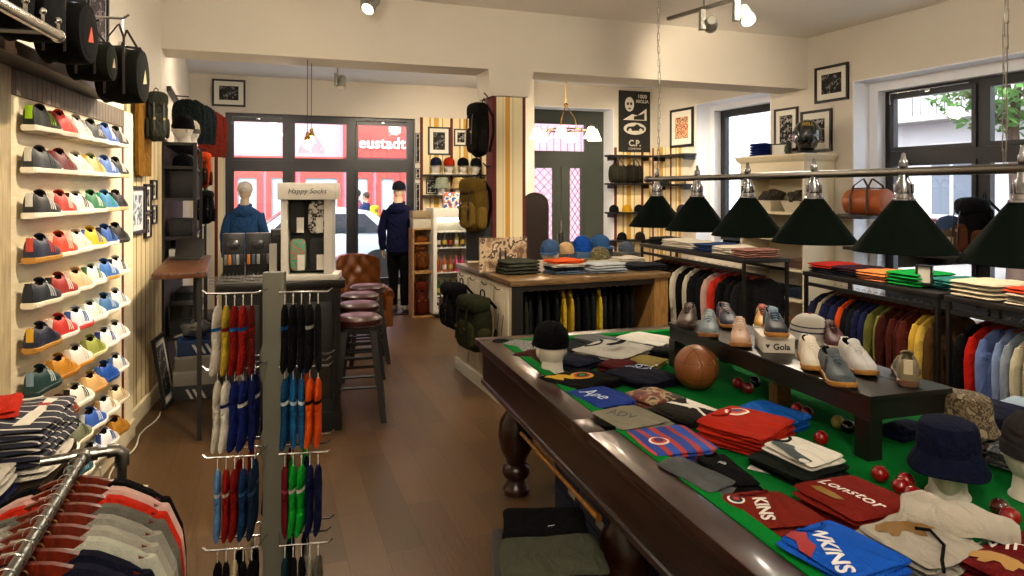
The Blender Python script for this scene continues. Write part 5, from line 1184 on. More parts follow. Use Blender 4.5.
# ================================================================ right side: clothes racks, white shelf unit
rackm = M('#14110f', .45, var=.05)
def rack(p0, p1, ztop, label, width=.5, railz=None, name='clothes_rack', side=1):
    p0, p1 = Vector(p0), Vector(p1); d = p1-p0; L = d.length; a = math.atan2(d.y, d.x)
    t = thing(name, label, 'clothes rack', (p0.x, p0.y, 0), a)
    b = MB(); b.bx(-.02, L+.02, -width/2, width/2, ztop-.035, ztop, .003); b.out('top_shelf', rackm, t)
    for x in (0.0, L): 
        for y in (-width/2+.02, width/2-.02): b = MB(); b.bx(x-.012, x+.012, y-.012, y+.012, 0, ztop-.035); b.out('post', rackm, t, smooth=False)
    for y in (-width/2+.02, width/2-.02): b = MB(); b.bx(.02, L-.02, y-.012, y+.012, ztop-.11, ztop-.085); b.out('crossbar', rackm, t, smooth=False)
    b = MB(); b.tube([(0, 0, railz), (L, 0, railz)], .012, 10); b.out('rail', metal('#6a665e', .35), t)
    b = MB(); b.bx(.0, L, -width/2+.01, width/2-.01, .10, .13); b.out('bottom_shelf', rackm, t, smooth=False)
    return t, Fr(p0.x, p0.y, math.degrees(a)), L
def fill(fr, L, railz, items, what, group, pr=None, hm=None, sc=1, x0=.05):
    n = len(items)
    for i, it in enumerate(items):
        x = x0+(L-2*x0)*(i+.5)/n; p = fr.p(x, 0, railz+.026); a = R(fr.d-90+random.uniform(-6, 6)); lb = '%s %s, %s' % (it[1], what[0], what[1] % ORD[i]); hl = 'hanger, '+what[1] % ORD[i]
        (pr or SHIRT).put(p, a, lb, 'shirt', group, garment(it[0], it[2] if len(it) > 2 else None), sc); HNG.put(p, a, hl, 'hanger', group+' hangers', {'shoulder_bar': hm} if hm else None, sc)
A0, A1 = G(642, 246, 1.15), G(744, 263, 1.15)
A0 = A0+Vector((.20, .06, 0)); A1 = A1+Vector((.20, .06, 0))
_, fa, La = rack(A0, A1, 1.18, 'dark wooden clothes rack behind the far end of the billiard table', .46, 1.03)
ia = [('#2a2420', 'dark brown'), ('#3a3c30', 'olive'), ('#2c2620', 'dark brown'), ('#191a1c', 'black'), ('#22201e', 'black'), ('#c9c2b0', 'cream'), ('#17181a', 'black'), ('#bfb8a4', 'light beige'), ('#202226', 'charcoal'), ('#1c1e22', 'charcoal'), ('#b79a92', 'dusty pink'), ('#b8392a', 'red orange'), ('#17181a', 'black'), ('#1a1a1c', 'black'), ('#232326', 'charcoal')]
fill(fa, La, 1.03, ia, ('shirt', '%s from the far end of the rack behind the table'), 'shirts on the rack behind the table', hm=wood('cherry_hanger', '#6a2412', '#94401f', .35, (8, 2, 2), 6))
GA = 'folded clothes on the rack behind the table'
sa = [('#232326', 'black'), ('#d2ccbc', 'cream'), ('#c9c3b6', 'off-white'), ('#33436a', 'blue'), ('#c9c2b4', 'pale stone'), ('#8f6a60', 'dusty pink')]
for i, (c, nm) in enumerate(sa):
    x = La*(i+.5)/len(sa)
    for j in range(2): folded(fa.p(x, 0, 1.181+.036*j), R(fa.d+random.uniform(-6, 6)), c, '%s folded shirt, %s of its pair, on the rack behind the table' % (nm, ['lower', 'upper'][j]), w=.24, d=.34, h=.034, layers=2, group=GA, seed=80+i, wr=.006)
# white shelf unit
u0 = RW.t(803, -.5); UF = Fr(*RW.p(u0, -.02)[:2], RW.d-180); UL = 1.06; UD = .46
white_w = M('#d9cfb4', .5, var=.03)
t = thing('shelf_unit', 'tall cream white wooden shelf unit with cornice against the right wall', 'shelf unit', (UF.x, UF.y, 0), R(UF.d))  # x away from viewer, y into room
b = MB(); b.bx(0, .03, 0, UD, 0, 2.08); b.out('side', white_w, t, smooth=False)
b = MB(); b.bx(UL-.03, UL, 0, UD, 0, 2.08); b.out('side', white_w, t, smooth=False)
b = MB(); b.bx(.03, UL-.03, .0, .015, 0, 2.08); b.out('back', white_w, t, smooth=False)
for z in (.10, .48, .83, 1.18, 1.49, 1.93): b = MB(); b.bx(.03, UL-.03, .015, UD-.01, z-.03, z); b.out('shelf', white_w, t, smooth=False)
b = MB(); b.rings([[(-.005, 0, 2.08), (UL+.005, 0, 2.08), (UL+.005, UD+.005, 2.08), (-.005, UD+.005, 2.08)], [(-.03, 0, 2.11), (UL+.03, 0, 2.11), (UL+.03, UD+.03, 2.11), (-.03, UD+.03, 2.11)], [(-.05, 0, 2.15), (UL+.05, 0, 2.15), (UL+.05, UD+.05, 2.15), (-.05, UD+.05, 2.15)], [(-.05, 0, 2.17), (UL+.05, 0, 2.17), (UL+.05, UD+.05, 2.17), (-.05, UD+.05, 2.17)]]); b.out('cornice', white_w, t, smooth=False)
b = MB(); b.bx(0, UL, UD-.01, UD+.004, 1.93, 2.08); b.out('frieze', white_w, t, smooth=False)
GU = 'folded clothes in the white shelf unit'
for z, cols in ((1.49, None), (.83, [('#8a6f64', 'dusty pink'), ('#a59c8c', 'stone'), ('#b8a89c', 'pale pink')]), (.48, [('#3b4656', 'blue grey'), ('#22262c', 'black'), ('#6a7684', 'denim')]), (.10, [('#8a6a44', 'brown'), ('#a07a50', 'tan'), ('#5c4a38', 'umber')]), (1.18, [('#4a4436', 'dark khaki'), ('#6a5c48', 'brown'), ('#37342c', 'dark')])):
    if cols:
        for i, (c, nm) in enumerate(cols):
            for j in range(3): folded(UF.p(.2+.33*i, .24, z+.001+.036*j), R(UF.d+90+random.uniform(-4, 4)), c, '%s folded sweater, %s of pile, %s shelf of the white unit' % (nm, ['bottom', 'middle', 'top'][j], {.83: 'third lowest', .48: 'second lowest', .10: 'lowest', 1.18: 'fourth lowest'}[z]), w=.3, d=.34, h=.034, layers=2, group=GU, seed=90+i, wr=.006)
for i in range(2):
    p = UF.p(.28+.46*i, .24, 1.491); b = MB(); tt = thing('white_basket', ['white basket nearer on the upper shelf of the white unit', 'white basket farther on the upper shelf of the white unit'][i], 'basket', p, R(UF.d), 'baskets in the white unit')
    b.rings([[(-.11, -.12, 0), (.11, -.12, 0), (.11, .12, 0), (-.11, .12, 0)], [(-.15, -.16, .13), (.15, -.16, .13), (.15, .16, .13), (-.15, .16, .13)]]); b.out('body', M('#cfc8b4', .7, bump=.4, bs=80), tt)
    b = MB()
    b.ball((0, 0, .17), (.14, .15, .09), 20, 12, jit=.5, seed=i*3); b.out('contents', blotch('brown_knits', ['#2e2a20', '#4a4230', '#1f1c18', '#5c5240'], 18), tt)
# on top: helmet, certificate, jersey
p = UF.p(.12, .30, 2.172); t = thing('motorcycle_helmet', 'glossy black racing helmet with yellow lettering on the white shelf unit', 'helmet', p, R(-22))
def hfn(q):
    x, y, z = q
    if z < -.06: z = -.06-(z+.06)*0
    return (x, y, z)
b = MB(); b.ball((0, 0, .16), (.125, .15, .15), 28, 20, fn=lambda q: (q[0]*(1 if q[2] > -.05 else .86), q[1], max(q[2], -.13))); b.out('shell', M('#0d0f12', .12, coat=1, var=.02), t)
b = MB(); f = lambda u, v, o=0: Vector(((.128+o)*math.sin((u-.5)*2.3), -(.152+o)*math.cos((u-.5)*2.3)*(1-.10*abs(v-.5)), .115+.085*v)); b.shell(lambda u, v: f(u, v, .004), lambda u, v: f(u, v, -.002), 16, 4); b.out('visor', M('#2a3436', .08, coat=1, metal=.3, var=.02), t)
t.scale = (1.28,)*3
lettering('BELL', .045, M('#c8b52a', .5), t, Matrix.Translation((0, 0, .255)), fn=lambda q: Vector((.129*math.sin(q.x/.125), -.152*math.cos(q.x/.125)*.80-q.z, .235+(q.y)*.8)), bold=.001)
b = MB(); b.lathe([(.09, 0), (.09, .01), (.07, .03)], 20); b.out('stand', dark, t)
p = UF.p(.62, .2, 2.172+.075); picture(p, R(UF.d+180)+R(20), .26, .15, 'small white certificate in black frame on top of the white shelf unit', M('#d9d6cc', .6), mw=.02)
p = UF.p(.88, .24, 2.172); folded(p, R(UF.d+90), '#1d2a6a', 'blue and white jersey folded on top of the white shelf unit', w=.3, d=.22, h=.16, layers=5, seed=99, text='11', tcol='#d8d8d8', tsize=.08)
b = MB(); p = UF.p(.45, .26, 2.172); b.lathe([(.03, 0), (.045, .05), (.04, .10), (.015, .14), (.02, .17)], 16); o = b.out('trophy_vase', M('#2a3226', .4), loc=p); tag(o, 'small dark green vase between the helmet and the certificate', 'vase')
# clothes racks along the right windows
RB0 = Vector((2.35, 5.45, 0)); rd = Vector((.26, -.966, 0)).normalized(); off = Vector((.966, .26, 0))*.22
_, fb, Lb = rack(RB0+off, RB0+off+rd*1.22, 1.10, 'dark clothes rack of coloured polo shirts below the right window', .46, .955)
ib = [('#2a2c44', 'navy flower printed'), ('#9a927a', 'stone'), ('#262c4c', 'navy'), ('#1e2440', 'navy'), ('#2a3050', 'navy'), ('#c9541f', 'bright orange'), ('#191b22', 'black'), ('#22242a', 'black'), ('#24284a', 'dark blue'), ('#262c52', 'dark blue'), ('#6a6c3a', 'olive green'), ('#7a7a44', 'olive'), ('#47231e', 'burgundy'), ('#542a22', 'burgundy'), ('#4a241e', 'maroon'), ('#5a2c24', 'maroon'), ('#c7a94a', 'pale yellow'), ('#cdb25a', 'pale yellow'), ('#5a4228', 'brown')]
fill(fb, Lb, .955, ib, ('polo shirt', '%s from the far end of the first window rack'), 'polo shirts on the first window rack')
_, fc, Lc = rack(RB0+off+rd*1.30, RB0+off+rd*2.6, 1.10, 'dark clothes rack of blue shirts cut by the right edge of the photo', .46, .955)
ic = [('#17181c', 'black with red trim'), ('#b8281e', 'bright red'), ('#6c7fae', 'light blue'), ('#8496b8', 'pale blue'), ('#8d98a8', 'blue grey'), ('#c2bda8', 'cream'), ('#a8a48e', 'stone'), ('#1c4a94', 'royal blue'), ('#1a468c', 'royal blue'), ('#17181c', 'black'), ('#1b1c20', 'black'), ('#1d4e9c', 'bright blue'), ('#1f509e', 'bright blue'), ('#20305a', 'navy'), ('#6a1a3c', 'crimson'), ('#22262e', 'black'), ('#1d2c54', 'navy')]
fill(fc, Lc, .955, ic, ('shirt', '%s from the far end of the second window rack'), 'shirts on the second window rack')
GB = 'folded clothes on the window racks'
def pile(fr, x, y, z, cols, w=.26, d=.34, h=.034, r=90, grp=GB, where='on the window rack', sd=0):
    for j, (c, nm) in enumerate(cols): folded(fr.p(x, y, z+.001+(h+.002)*j), R(fr.d+random.uniform(-5, 5)), c, '%s folded garment %s' % (nm, where), w=w, d=d, h=h, layers=2, group=grp, seed=110+sd+j, wr=.007)
pile(fb, .12, -.03, 1.10, [('#23262c', 'dark grey, lowest in the farthest pile'), ('#a8302a', 'red, topmost in the farthest pile')], where='of window rack one')
pile(fb, .37, -.02, 1.10, [('#1c1e26', 'black, second pile'), ('#39202e', 'dark plum, second pile')], where='of window rack one', sd=3)
pile(fb, .62, -.02, 1.10, [('#b07050', 'orange patterned, third pile'), ('#c9854e', 'pale orange, third pile')], where='of window rack one', sd=6)
pile(fb, .88, .0, 1.10, [('#14803a', 'grass green, lower'), ('#189044', 'grass green, upper')], where='in the pair on window rack one', sd=9, h=.045)
pile(fb, 1.12, .1, 1.10, [('#2f6a6a', 'teal, lower'), ('#3a7c78', 'teal, upper')], where='in the pair on window rack one', sd=12)
pile(fc, .14, -.04, 1.10, [('#b8b09a', 'stone, lower'), ('#c3bca6', 'cream, upper')], w=.3, h=.05, where='at the far end of window rack two', sd=15)
pile(fc, .47, -.02, 1.10, [('#c0b8a6', 'cream, lowest'), ('#b8a89a', 'pale pink, middle'), ('#c24a32', 'coral red, topmost')], w=.3, h=.032, where='in the second pile of window rack two', sd=18)
pile(fc, .82, 0, 1.10, [('#c5bcae', 'cream, lower'), ('#a82a5a', 'magenta, upper')], w=.3, where='in the third pile of window rack two', sd=21)
# small framed price sign on the rack
p = fb.p(1.02, -.1, 1.19); picture(p, R(fb.d+90-65), .10, .13, 'small white price sign standing on the window rack', M('#d9d6cc', .6), frame='#2a2a28', mw=.01, name='price_sign')
# dark window shelf with hats, caps and a leather duffel
ws0 = RW.t(905, -.02)
b = MB(); b.bx(rb0-.0, rb0+3.3, -.16, .30, 1.085, 1.12, .004); o = b.out('window_shelf', M('#1a1816', .5), loc=(RW.x, RW.y, 0), rz=R(RW.d)); tag(o, 'dark wooden shelf across the large right window', 'shelf')
wp = lambda px, y=.05: RW.p(RW.t(px, y), y, 1.1215)
on_head(wp(950), R(200), BEANIE, 'blue grey knit beanie on a head at the right window', 'bald display head wearing the blue grey beanie at the window', 'display heads', None, {'crown': cloth('#46597a'), 'cuff': cloth('#6b5a4a')}, hz=.14, sc=1.35)
on_head(wp(932), R(240), BEANIE, 'striped red and white beanie at the right window', 'display head wearing the striped beanie at the window', 'display heads', None, {'crown': ramp_mat('red_white_knit', [(0, '#a83040'), (.5, '#d8d4cc')], 'Z', .04), 'cuff': cloth('#d8d4cc')}, hz=.14, sc=1.2)
p = wp(975, -.02); PACK.put(p, R(250), 'black and brown holdall leaning in the right window', 'bag', None, pack_mats('#17171a', '#5c3a28', '#2c2c2e'), (1.35, 1.3, 1.25))
p = wp(1018, -.02); PACK.put(p, R(230), 'dark bag at the right edge of the photo in the window', 'bag', None, pack_mats('#202024', '#2c2c30', '#101010'), 1.1)
# wall shelf with brown duffel (beside the white unit)
b0 = RW.t(833, -.1)
b = MB(); b.bx(b0, rb0+.40, -.34, -.01, 1.44, 1.475, .004); o = b.out('plank_shelf', M('#1c1713', .5), loc=(RW.x, RW.y, 0), rz=R(RW.d)); tag(o, 'dark wall shelf between the white unit and the right window', 'shelf')
def duffel(loc, rz, lab, col, sc=(1, 1, 1), cat='duffel bag', group=None, logo=None, endlogo=None):
    t = thing('duffel_bag', lab, cat, loc, rz, group); t.scale = sc; m = M(col, .5 if lin(col)[0] > .1 else .88, var=.12, scale=10, bump=.2, bs=60)
    b = MB(); b.rings([[(x, .12*k*math.cos(2*PI*i/24), .13+.13*k*math.sin(2*PI*i/24)+.004*math.sin(x*40+i)) for i in range(24)] for x, k in ((-.25, .80), (-.245, .93), (-.22, .99), (-.12, .97), (0, 1.0), (.12, .97), (.22, .99), (.245, .93), (.25, .80))]); b.out('body', m, t)
    b = MB(); b.tube([(-.22, 0, .262), (0, 0, .268), (.22, 0, .262)], .006, 6); b.out('zip', dark, t)
    for s in (-1, 1):
        b = MB(); b.strip([(-.11, s*.125, .03), (-.11, s*.13, .18), (-.09, s*.10, .29), (0, s*.06, .36), (.09, s*.10, .29), (.11, s*.13, .18), (.11, s*.125, .03)], (.0, .0, .03) if False else (.026, 0, .004), .005); b.out('handle', M('#22160e', .6), t)
        b = MB(); b.lathe([(.09, 0), (.1, .004)], 20) if False else b.ball((s*.250, 0, .13), (.012, .092, .100), 16, 10); b.out('end_panel', m, t)
    if logo:
        b = MB(); b.rings([[(x+.15, -.128+yo, z) for x, z in ((-.028, .10), (.028, .10), (.0, .16))] for yo in (0, .006)]); b.out('logo', M(logo, .6), t, smooth=False)
    if endlogo:
        b = MB(); b.rings([[(x_, y, z) for y, z in ((-.03, .09), (.03, .10), (.005, .16))] for x_ in (.262, .268)]); b.out('logo', M(endlogo, .7), t, smooth=False)
    return t
p = RW.p(RW.t(868, -.18), -.18, 1.477); duffel(p, R(RW.d), 'tan brown leather duffel bag on the dark wall shelf', '#a85c24', (.95, 1.1, 1.1))
p = RW.p(RW.t(844, -.16), -.16, 1.477)
# framed pictures on the right wall
def rw_pic(x0, x1, y0, y1, lab, art, **k):
    ta, tb = RW.t(x0, -.03), RW.t(x1, -.03); tc = (ta+tb)/2; z0 = RW.z((x0+x1)/2, y1, -.03); z1 = RW.z((x0+x1)/2, y0, -.03)
    q = RW.p(tc, -.002); picture((q.x, q.y, (z0+z1)/2), R(RW.d), abs(tb-ta), z1-z0, lab, art, **k)
rw_pic(814, 847.5, 65, 101.5, 'framed grey photograph mounted highest on the right wall', bwphoto)
rw_pic(773.5, 797, 108, 151, 'narrow framed photograph left of the helmet', bwphoto2)
rw_pic(800, 831, 110, 152, 'framed photograph directly behind the black helmet', bwphoto2)
rw_pic(669.5, 692.5, 108.5, 147, 'framed orange and red vintage poster near the corner shelves', blotch('vintage_poster', ['#d9c9a0', '#b8502c', '#c9823a', '#e0d4b0', '#6a4a34', '#c94a30'], 20))
# ---------------------------------------------------------------- corner shelves and black poster
def w2_shelf(xa, xb, py, lab, fr=W2, dp=.22, name='plank_shelf', m=rackm, pxz=None):
    ta, tb = fr.t(xa, -.1), fr.t(xb, -.1); z = fr.z((xa+xb)/2, py, -.2)
    b = MB(); b.bx(min(ta, tb), max(ta, tb), -dp-.012, -.013, z-.03, z, .003)
    for s in (min(ta, tb)+.05, max(ta, tb)-.07): b.bx(s, s+.02, -dp, -.013, z-.09, z-.03)
    o = b.out(name, m, loc=(fr.x, fr.y, 0), rz=R(fr.d)); tag(o, lab, 'shelf'); return z
zs1 = w2_shelf(607, 648, 155, 'dark shelf directly under the black poster'); zs2 = w2_shelf(607, 648, 183, 'second dark shelf under the poster carrying dark bags'); zs3 = w2_shelf(607, 648, 212, 'third dark shelf carrying small caps by the entrance'); zs4 = w2_shelf(607, 648, 240, 'lowest dark shelf by the entrance')
for nm, py in (('uppermost', 154), ('second', 184), ('third', 212), ('lowest', 240)):
    w2_shelf(658, 692, py, '%s dark shelf on the right wall beside the corner' % nm, fr=RW)
lw_ = Fr(RW.x, RW.y, RW.d)
q0_, q1_ = W2.t(619, -.03), W2.t(650, -.03); zc0, zc1 = W2.z(634, 152, -.03), W2.z(634, 91, -.03); qc = W2.p((q0_+q1_)/2, -.016)
t = thing('poster', 'black poster of a skull-faced rider and vintage cars lettered C.P.', 'poster', (qc.x, qc.y, (zc0+zc1)/2), R(19.8)); pw, ph = q1_-q0_, zc1-zc0
b = MB(); b.bx(-pw/2, pw/2, -.02, 0, -ph/2, ph/2); b.out('board', M('#12120f', .6), t, smooth=False)
w_ = M('#cfcabd', .7)
lettering('1000', .09, w_, t, Matrix.Translation((.14, -.021, ph*.41)) @ RX90, bold=.002); lettering('MIGLIA', .075, w_, t, Matrix.Translation((.14, -.021, ph*.33)) @ RX90, bold=.002); lettering('C.P.', .14, w_, t, Matrix.Translation((0, -.021, -ph*.36)) @ RX90, bold=.004); lettering('COMPANY', .05, w_, t, Matrix.Translation((0, -.021, -ph*.45)) @ RX90)
def flat(t, pts, y, mat, name='print'):
    b = MB(); b.rings([[(x, y, z) for x, z in pts], [(x, y+.002, z) for x, z in pts]]); return b.out(name, mat, t, smooth=False)
flat(t, disc(-.10, .28, .085, .12), -.023, w_, 'skull'); flat(t, disc(-.13, .29, .02, .026), -.025, M('#12120f', .6), 'skull'); flat(t, disc(-.07, .29, .02, .026), -.025, M('#12120f', .6), 'skull'); flat(t, disc(-.10, .21, .03, .012), -.025, M('#12120f', .6), 'skull')
flat(t, [(-.22, .02), (-.05, .12), (.05, .10), (.22, .22), (.22, .02)], -.023, w_, 'town'); flat(t, [(-.02, .03), (-.02, .08), (.12, .12), (.18, .15), (.18, .03)], -.025, M('#12120f', .6), 'town')
flat(t, disc(0, -.12, .21, .10), -.023, w_, 'road'); flat(t, [(-.16, -.13), (-.13, -.09), (-.02, -.08), (.04, -.04), (.10, -.08), (.17, -.10), (.17, -.15), (-.15, -.16)], -.025, M('#12120f', .6), 'car'); flat(t, disc(-.09, -.15, .03), -.027, w_, 'car'); flat(t, disc(.11, -.145, .03), -.027, w_, 'car')
sp = lambda px, z, y=-.13: W2.p(W2.t(px, y), y, z+.001)
for px, c, lb in ((618, '#35342a', 'dark olive bag, left of two on the second corner shelf'), (634, '#2c2a22', 'dark olive bag, right of two on the second corner shelf')): duffel(sp(px, zs2), R(19.8), lb, c, (.55, .7, 1.1), 'bag')
for px, c, lb in ((614, '#15161a', 'black cap on the third corner shelf'), (627, '#b58f24', 'yellow cap on the third corner shelf'), (639, '#17181c', 'black cap right of the yellow one')): CAP.put(sp(px, zs3), R(30), lb, 'cap', None, cap_mats(c), (.95, .7, .95))
CAP.put(sp(622, zs4), R(40), 'black cap on the lowest corner shelf by the door', 'cap', None, cap_mats('#15161a'), (1, .7, 1)); CAP.put(sp(640, zs4), R(20), 'dark brown cap on the lowest corner shelf', 'cap', None, cap_mats('#2c2420'), (1, .7, 1))
rp = lambda px, py: (lambda z: RW.p(RW.t(px, -.12), -.12, z+.001))(RW.z((658+692)/2, py, -.2))
CAP.put(rp(664, 184), R(-50), 'dark grey cap on the right wall shelf near the corner', 'cap', None, cap_mats('#2c2e32'), (.95, .7, .95)); CAP.put(rp(680, 184), R(-50), 'light brown cap on the right wall shelf near the corner', 'cap', None, cap_mats('#8a7a5c'), (.95, .7, .95))
CAP.put(rp(682, 212), R(-50), 'purple grey cap on the third right wall shelf', 'cap', None, cap_mats('#3a3642'), (.95, .7, .95))
# ================================================================ bags and pictures above the shoe wall
cz_ = 2.352
RY = -.53; ra, rb_ = LW.p(LW.t(0, RY)-.8, RY), LW.p(LW.t(58, RY), RY); rz_ = LW.z(58, 36, RY)
t = thing('chrome_rail', 'thick chrome rail with small knobs above the shoe wall at the top left', 'rail', (0, 0, 0))
b = MB(); b.tube([(ra.x, ra.y, rz_), (rb_.x, rb_.y, rz_)], .019, 14); b.ball((rb_.x, rb_.y, rz_), .023, 14, 10); b.out('bar', metal('#c9c6c0', .15), t)
for k in range(7):
    q = rb_.lerp(ra, k*.105+.0); b = MB(); b.tube([(q.x, q.y, rz_+.015), (q.x, q.y, rz_+.045)], .006, 8); b.ball((q.x, q.y, rz_+.052), .012, 10, 8); b.out('knob', metal('#c9c6c0', .15), t)
for k in (.05, .8): q = rb_.lerp(ra, k); b = MB(); b.tube([(q.x, q.y, rz_), LW.p((q-LW.p(0, 0)).dot(Vector((LW.c, LW.s, 0))), .01, rz_)], .01, 8); b.out('bracket', metal('#8a8884', .3), t)
bz = 2.3465
def cbag(px, py, lab, col, sc, logo):
    x = LW.t(px, -.39); z = LW.z(px, py, -.39); q = LW.p(x, -.37, z-.13*sc[2])
    duffel(q, R(LW.d-90), lab, col, sc, 'bag', endlogo=logo)
    b = MB(); b.tube([LW.p(x, 0, z+.27*sc[2]), LW.p(x, -.37, z+.27*sc[2]), LW.p(x, -.40, z+.29*sc[2])], .007, 6); b.tube([LW.p(x, -.37, z+.27*sc[2]), LW.p(x, -.37, z+.16*sc[2])], .004, 6); o = b.out('hanging_rod', chrome); tag(o, 'thin chrome arm holding the '+lab[:lab.index(' above')], 'hook')
cbag(72, 33, 'large black barrel bag with orange triangle logo above the shoe wall', '#08080a', (.34, 1.05, 1.0), '#b8481c')
cbag(97, 62, 'small dark green bag between two black ones above the shoe wall', '#14170f', (.34, .7, .68), '#9a8468')
cbag(127, 76, 'olive black barrel bag with white label above the shelf end', '#0f110c', (.40, 1.15, 1.12), '#b8b088')
cbag(36, 10, 'black bag under the chrome rail above the top left', '#08080a', (.34, .9, .9), None); cbag(0, -10, 'second black bag near the left edge of the photo above the shelf', '#08080a', (.34, .9, .9), None)
def wpic(fr, x0, x1, y0, y1, lab, art, zref=None, off=-.012, **k):
    ta, tb = fr.t(x0, -.03), fr.t(x1, -.03); z0 = fr.z((x0+x1)/2, y1, -.03); z1 = fr.z((x0+x1)/2, y0, -.03)
    q = fr.p((ta+tb)/2, off-.002); return picture((q.x, q.y, (z0+z1)/2), R(fr.d), abs(tb-ta), z1-z0, lab, art, **k)
blue_art = blotch('blue_mural_photo', ['#2a3c6a', '#5a7ab8', '#c9cfe0', '#34508c', '#8a5a4a'], 18)
wpic(LW, 60, 88, -30, 42, 'blue and white picture on the left wall above the bags', blue_art, off=0, mw=.05)
wpic(LW, 90, 110, -24, 50, 'dark picture on the left wall above the green bag', blotch('dark_mural', ['#141216', '#4a4248', '#2a262c', '#8a8088', '#1c1a20'], 16), off=0, mw=.04)
p = LW.p(LW.t(122, -.02), -.0, LW.z(122, 46, -.02)); b = MB(); b.ball((0, 0, 0), (.03, .03, .03), 14, 10); o = b.out('round_knob', chrome, loc=p+Vector((.02, 0, 0))); tag(o, 'small round chrome knob on the left wall pilaster', 'knob')
# pictures on the narrow striped paper
wpic(LW, 131, 144.5, 186, 234, 'black framed pale blue photograph on the narrow striped wallpaper', blotch('pale_blue_photo', ['#8a94a4', '#b8c2cc', '#5c6674', '#c9d0d4'], 8), mw=.12, mount='#c9ccd0')
wpic(LW, 145.5, 151, 184, 212, 'upper dark framed photograph right of the pale blue one', bwphoto2); wpic(LW, 145.5, 151, 214, 238, 'lower dark framed photograph right of the pale blue one', bwphoto)
wpic(LW, 152, 156.5, 180, 200, 'narrow dark frame by the dark shelving, upper', bwphoto2); wpic(LW, 152, 156.5, 205, 224, 'narrow dark frame by the dark shelving, lower', bwphoto)
q = LW.p(LW.t(144, -.06), -.05, 0); za, zb = LW.z(144, 176, -.05), LW.z(144, 99, -.05)
t = thing('garment_cover', 'long golden brown cloth cover hanging beside the shoe wall', 'cover', (q.x, q.y, (za+zb)/2), R(LW.d)); hh = (zb-za)/2
b = MB(); f = lambda u, v, s: Vector(((u-.5)*.36, s*(.012+.004*math.sin(u*9))-.01+.006*math.sin(u*14+v*3), -hh+2*hh*v)); b.shell(lambda u, v: f(u, v, 1), lambda u, v: f(u, v, -1), 16, 14); b.out('cloth', cloth('#7a5a24'), t)
b = MB(); b.tube([(-.1, -.01, hh), (0, -.01, hh+.05), (.1, -.01, hh)], .004, 6); b.out('cord', dark, t)
q = LW.p(LW.t(160, -.16), -.14, 0); PACK.put((q.x, q.y, 2.12), R(LW.d-60), 'grey olive cloth bag hanging left of the dark shelving', 'bag', None, pack_mats('#34362e', '#3a3c34', '#22231f'), (.5, .4, .85))
# ---------------------------------------------------------------- dark shelving on the left wall beyond the beam
UX = 2.5; dkm = M('#161210', .5, var=.06)
t = thing('dark_shelving', 'dark open shelving unit full of accessories on the far left wall', 'shelving', (LB.x, LB.y, 0), R(LB.d))
zsv = [.45, 1.02, 1.34, 1.68, 1.96, 2.17]; UDp = .26
for x in (.04, 1.2, UX): b = MB(); b.bx(x, x+.03, -UDp-.02, -UDp+.01, 0, 2.17); b.out('upright', dkm, t, smooth=False)
for z in zsv: b = MB(); b.bx(.07, UX, -UDp, -.02, z-.025, z); b.out('shelf', dkm, t, smooth=False)
b = MB(); b.bx(.04, UX, -.02, -.004, 0, 2.2); b.out('back', M('#1b1613', .6), t, smooth=False)
lbx = lambda x, z, y=-.16: LB.p(x, y, z+.001)
on_head(lbx(.22, 2.171), R(-40), BEANIE, 'black beanie on a stand on top of the dark shelving', 'white stand under the black beanie on the dark shelving', 'display heads', None, {'crown': cloth('#141417'), 'cuff': cloth('#141417')}, hz=.14, sc=.95)
on_head(lbx(.62, 2.171, -.2), R(-20), BEANIE, 'cream and grey knit hat on top of the dark shelving', 'white stand under the cream knit hat on the dark shelving', 'display heads', None, {'crown': cloth('#b4ac9c'), 'cuff': cloth('#57534c')}, hz=.14, sc=.9)
plaid = ramp_mat('black_white_check', [(0, '#16161a'), (.5, '#8d8a88')], 'Z', .03)
CAP.put(lbx(.5, 1.961), R(-60), 'black and white patterned cap on the upper shelf of the dark shelving', 'cap', None, {k: plaid for k in ('crown', 'peak', 'button', 'strap')}, 1.0)
CAP.put(lbx(.25, 1.961), R(-60), 'black cap left of the patterned one in the dark shelving', 'cap', None, cap_mats('#121215'), .9)
for i in range(6):
    q = lbx(.18+.11*i, 1.681, -.17); b = MB(); b.bx(-.02, .02, -.1, .1, 0, .24-.02*(i % 3), .002); o = b.out('upright_box', M(['#1a1a1e', '#2c2c30', '#17171a', '#3a3a3c', '#121214', '#26221e'][i], .5), loc=q, rz=R(LB.d)); tag(o, 'slim dark box, %s in the row on the middle shelf of the dark shelving' % ORD[i], 'box', 'slim boxes in the dark shelving')
for i, (x, c, w_, h, nm) in enumerate(((.2, '#b8b6b0', .16, .20, 'white'), (.42, '#1e1e22', .12, .26, 'black'), (.62, '#3a3a40', .08, .22, 'dark grey'), (.84, '#22222a', .1, .24, 'blue black'))):
    q = lbx(x, 1.022, -.17); b = MB(); b.bx(-w_/2, w_/2, -.12, .12, 0, h, .003); b.bx(-w_/2+.01, w_/2-.01, -.125, -.12, .03, h*.7); o = b.out('file_box', M(c, .6), loc=q, rz=R(LB.d)); tag(o, '%s file box standing on the lower shelf of the dark shelving' % nm, 'box')
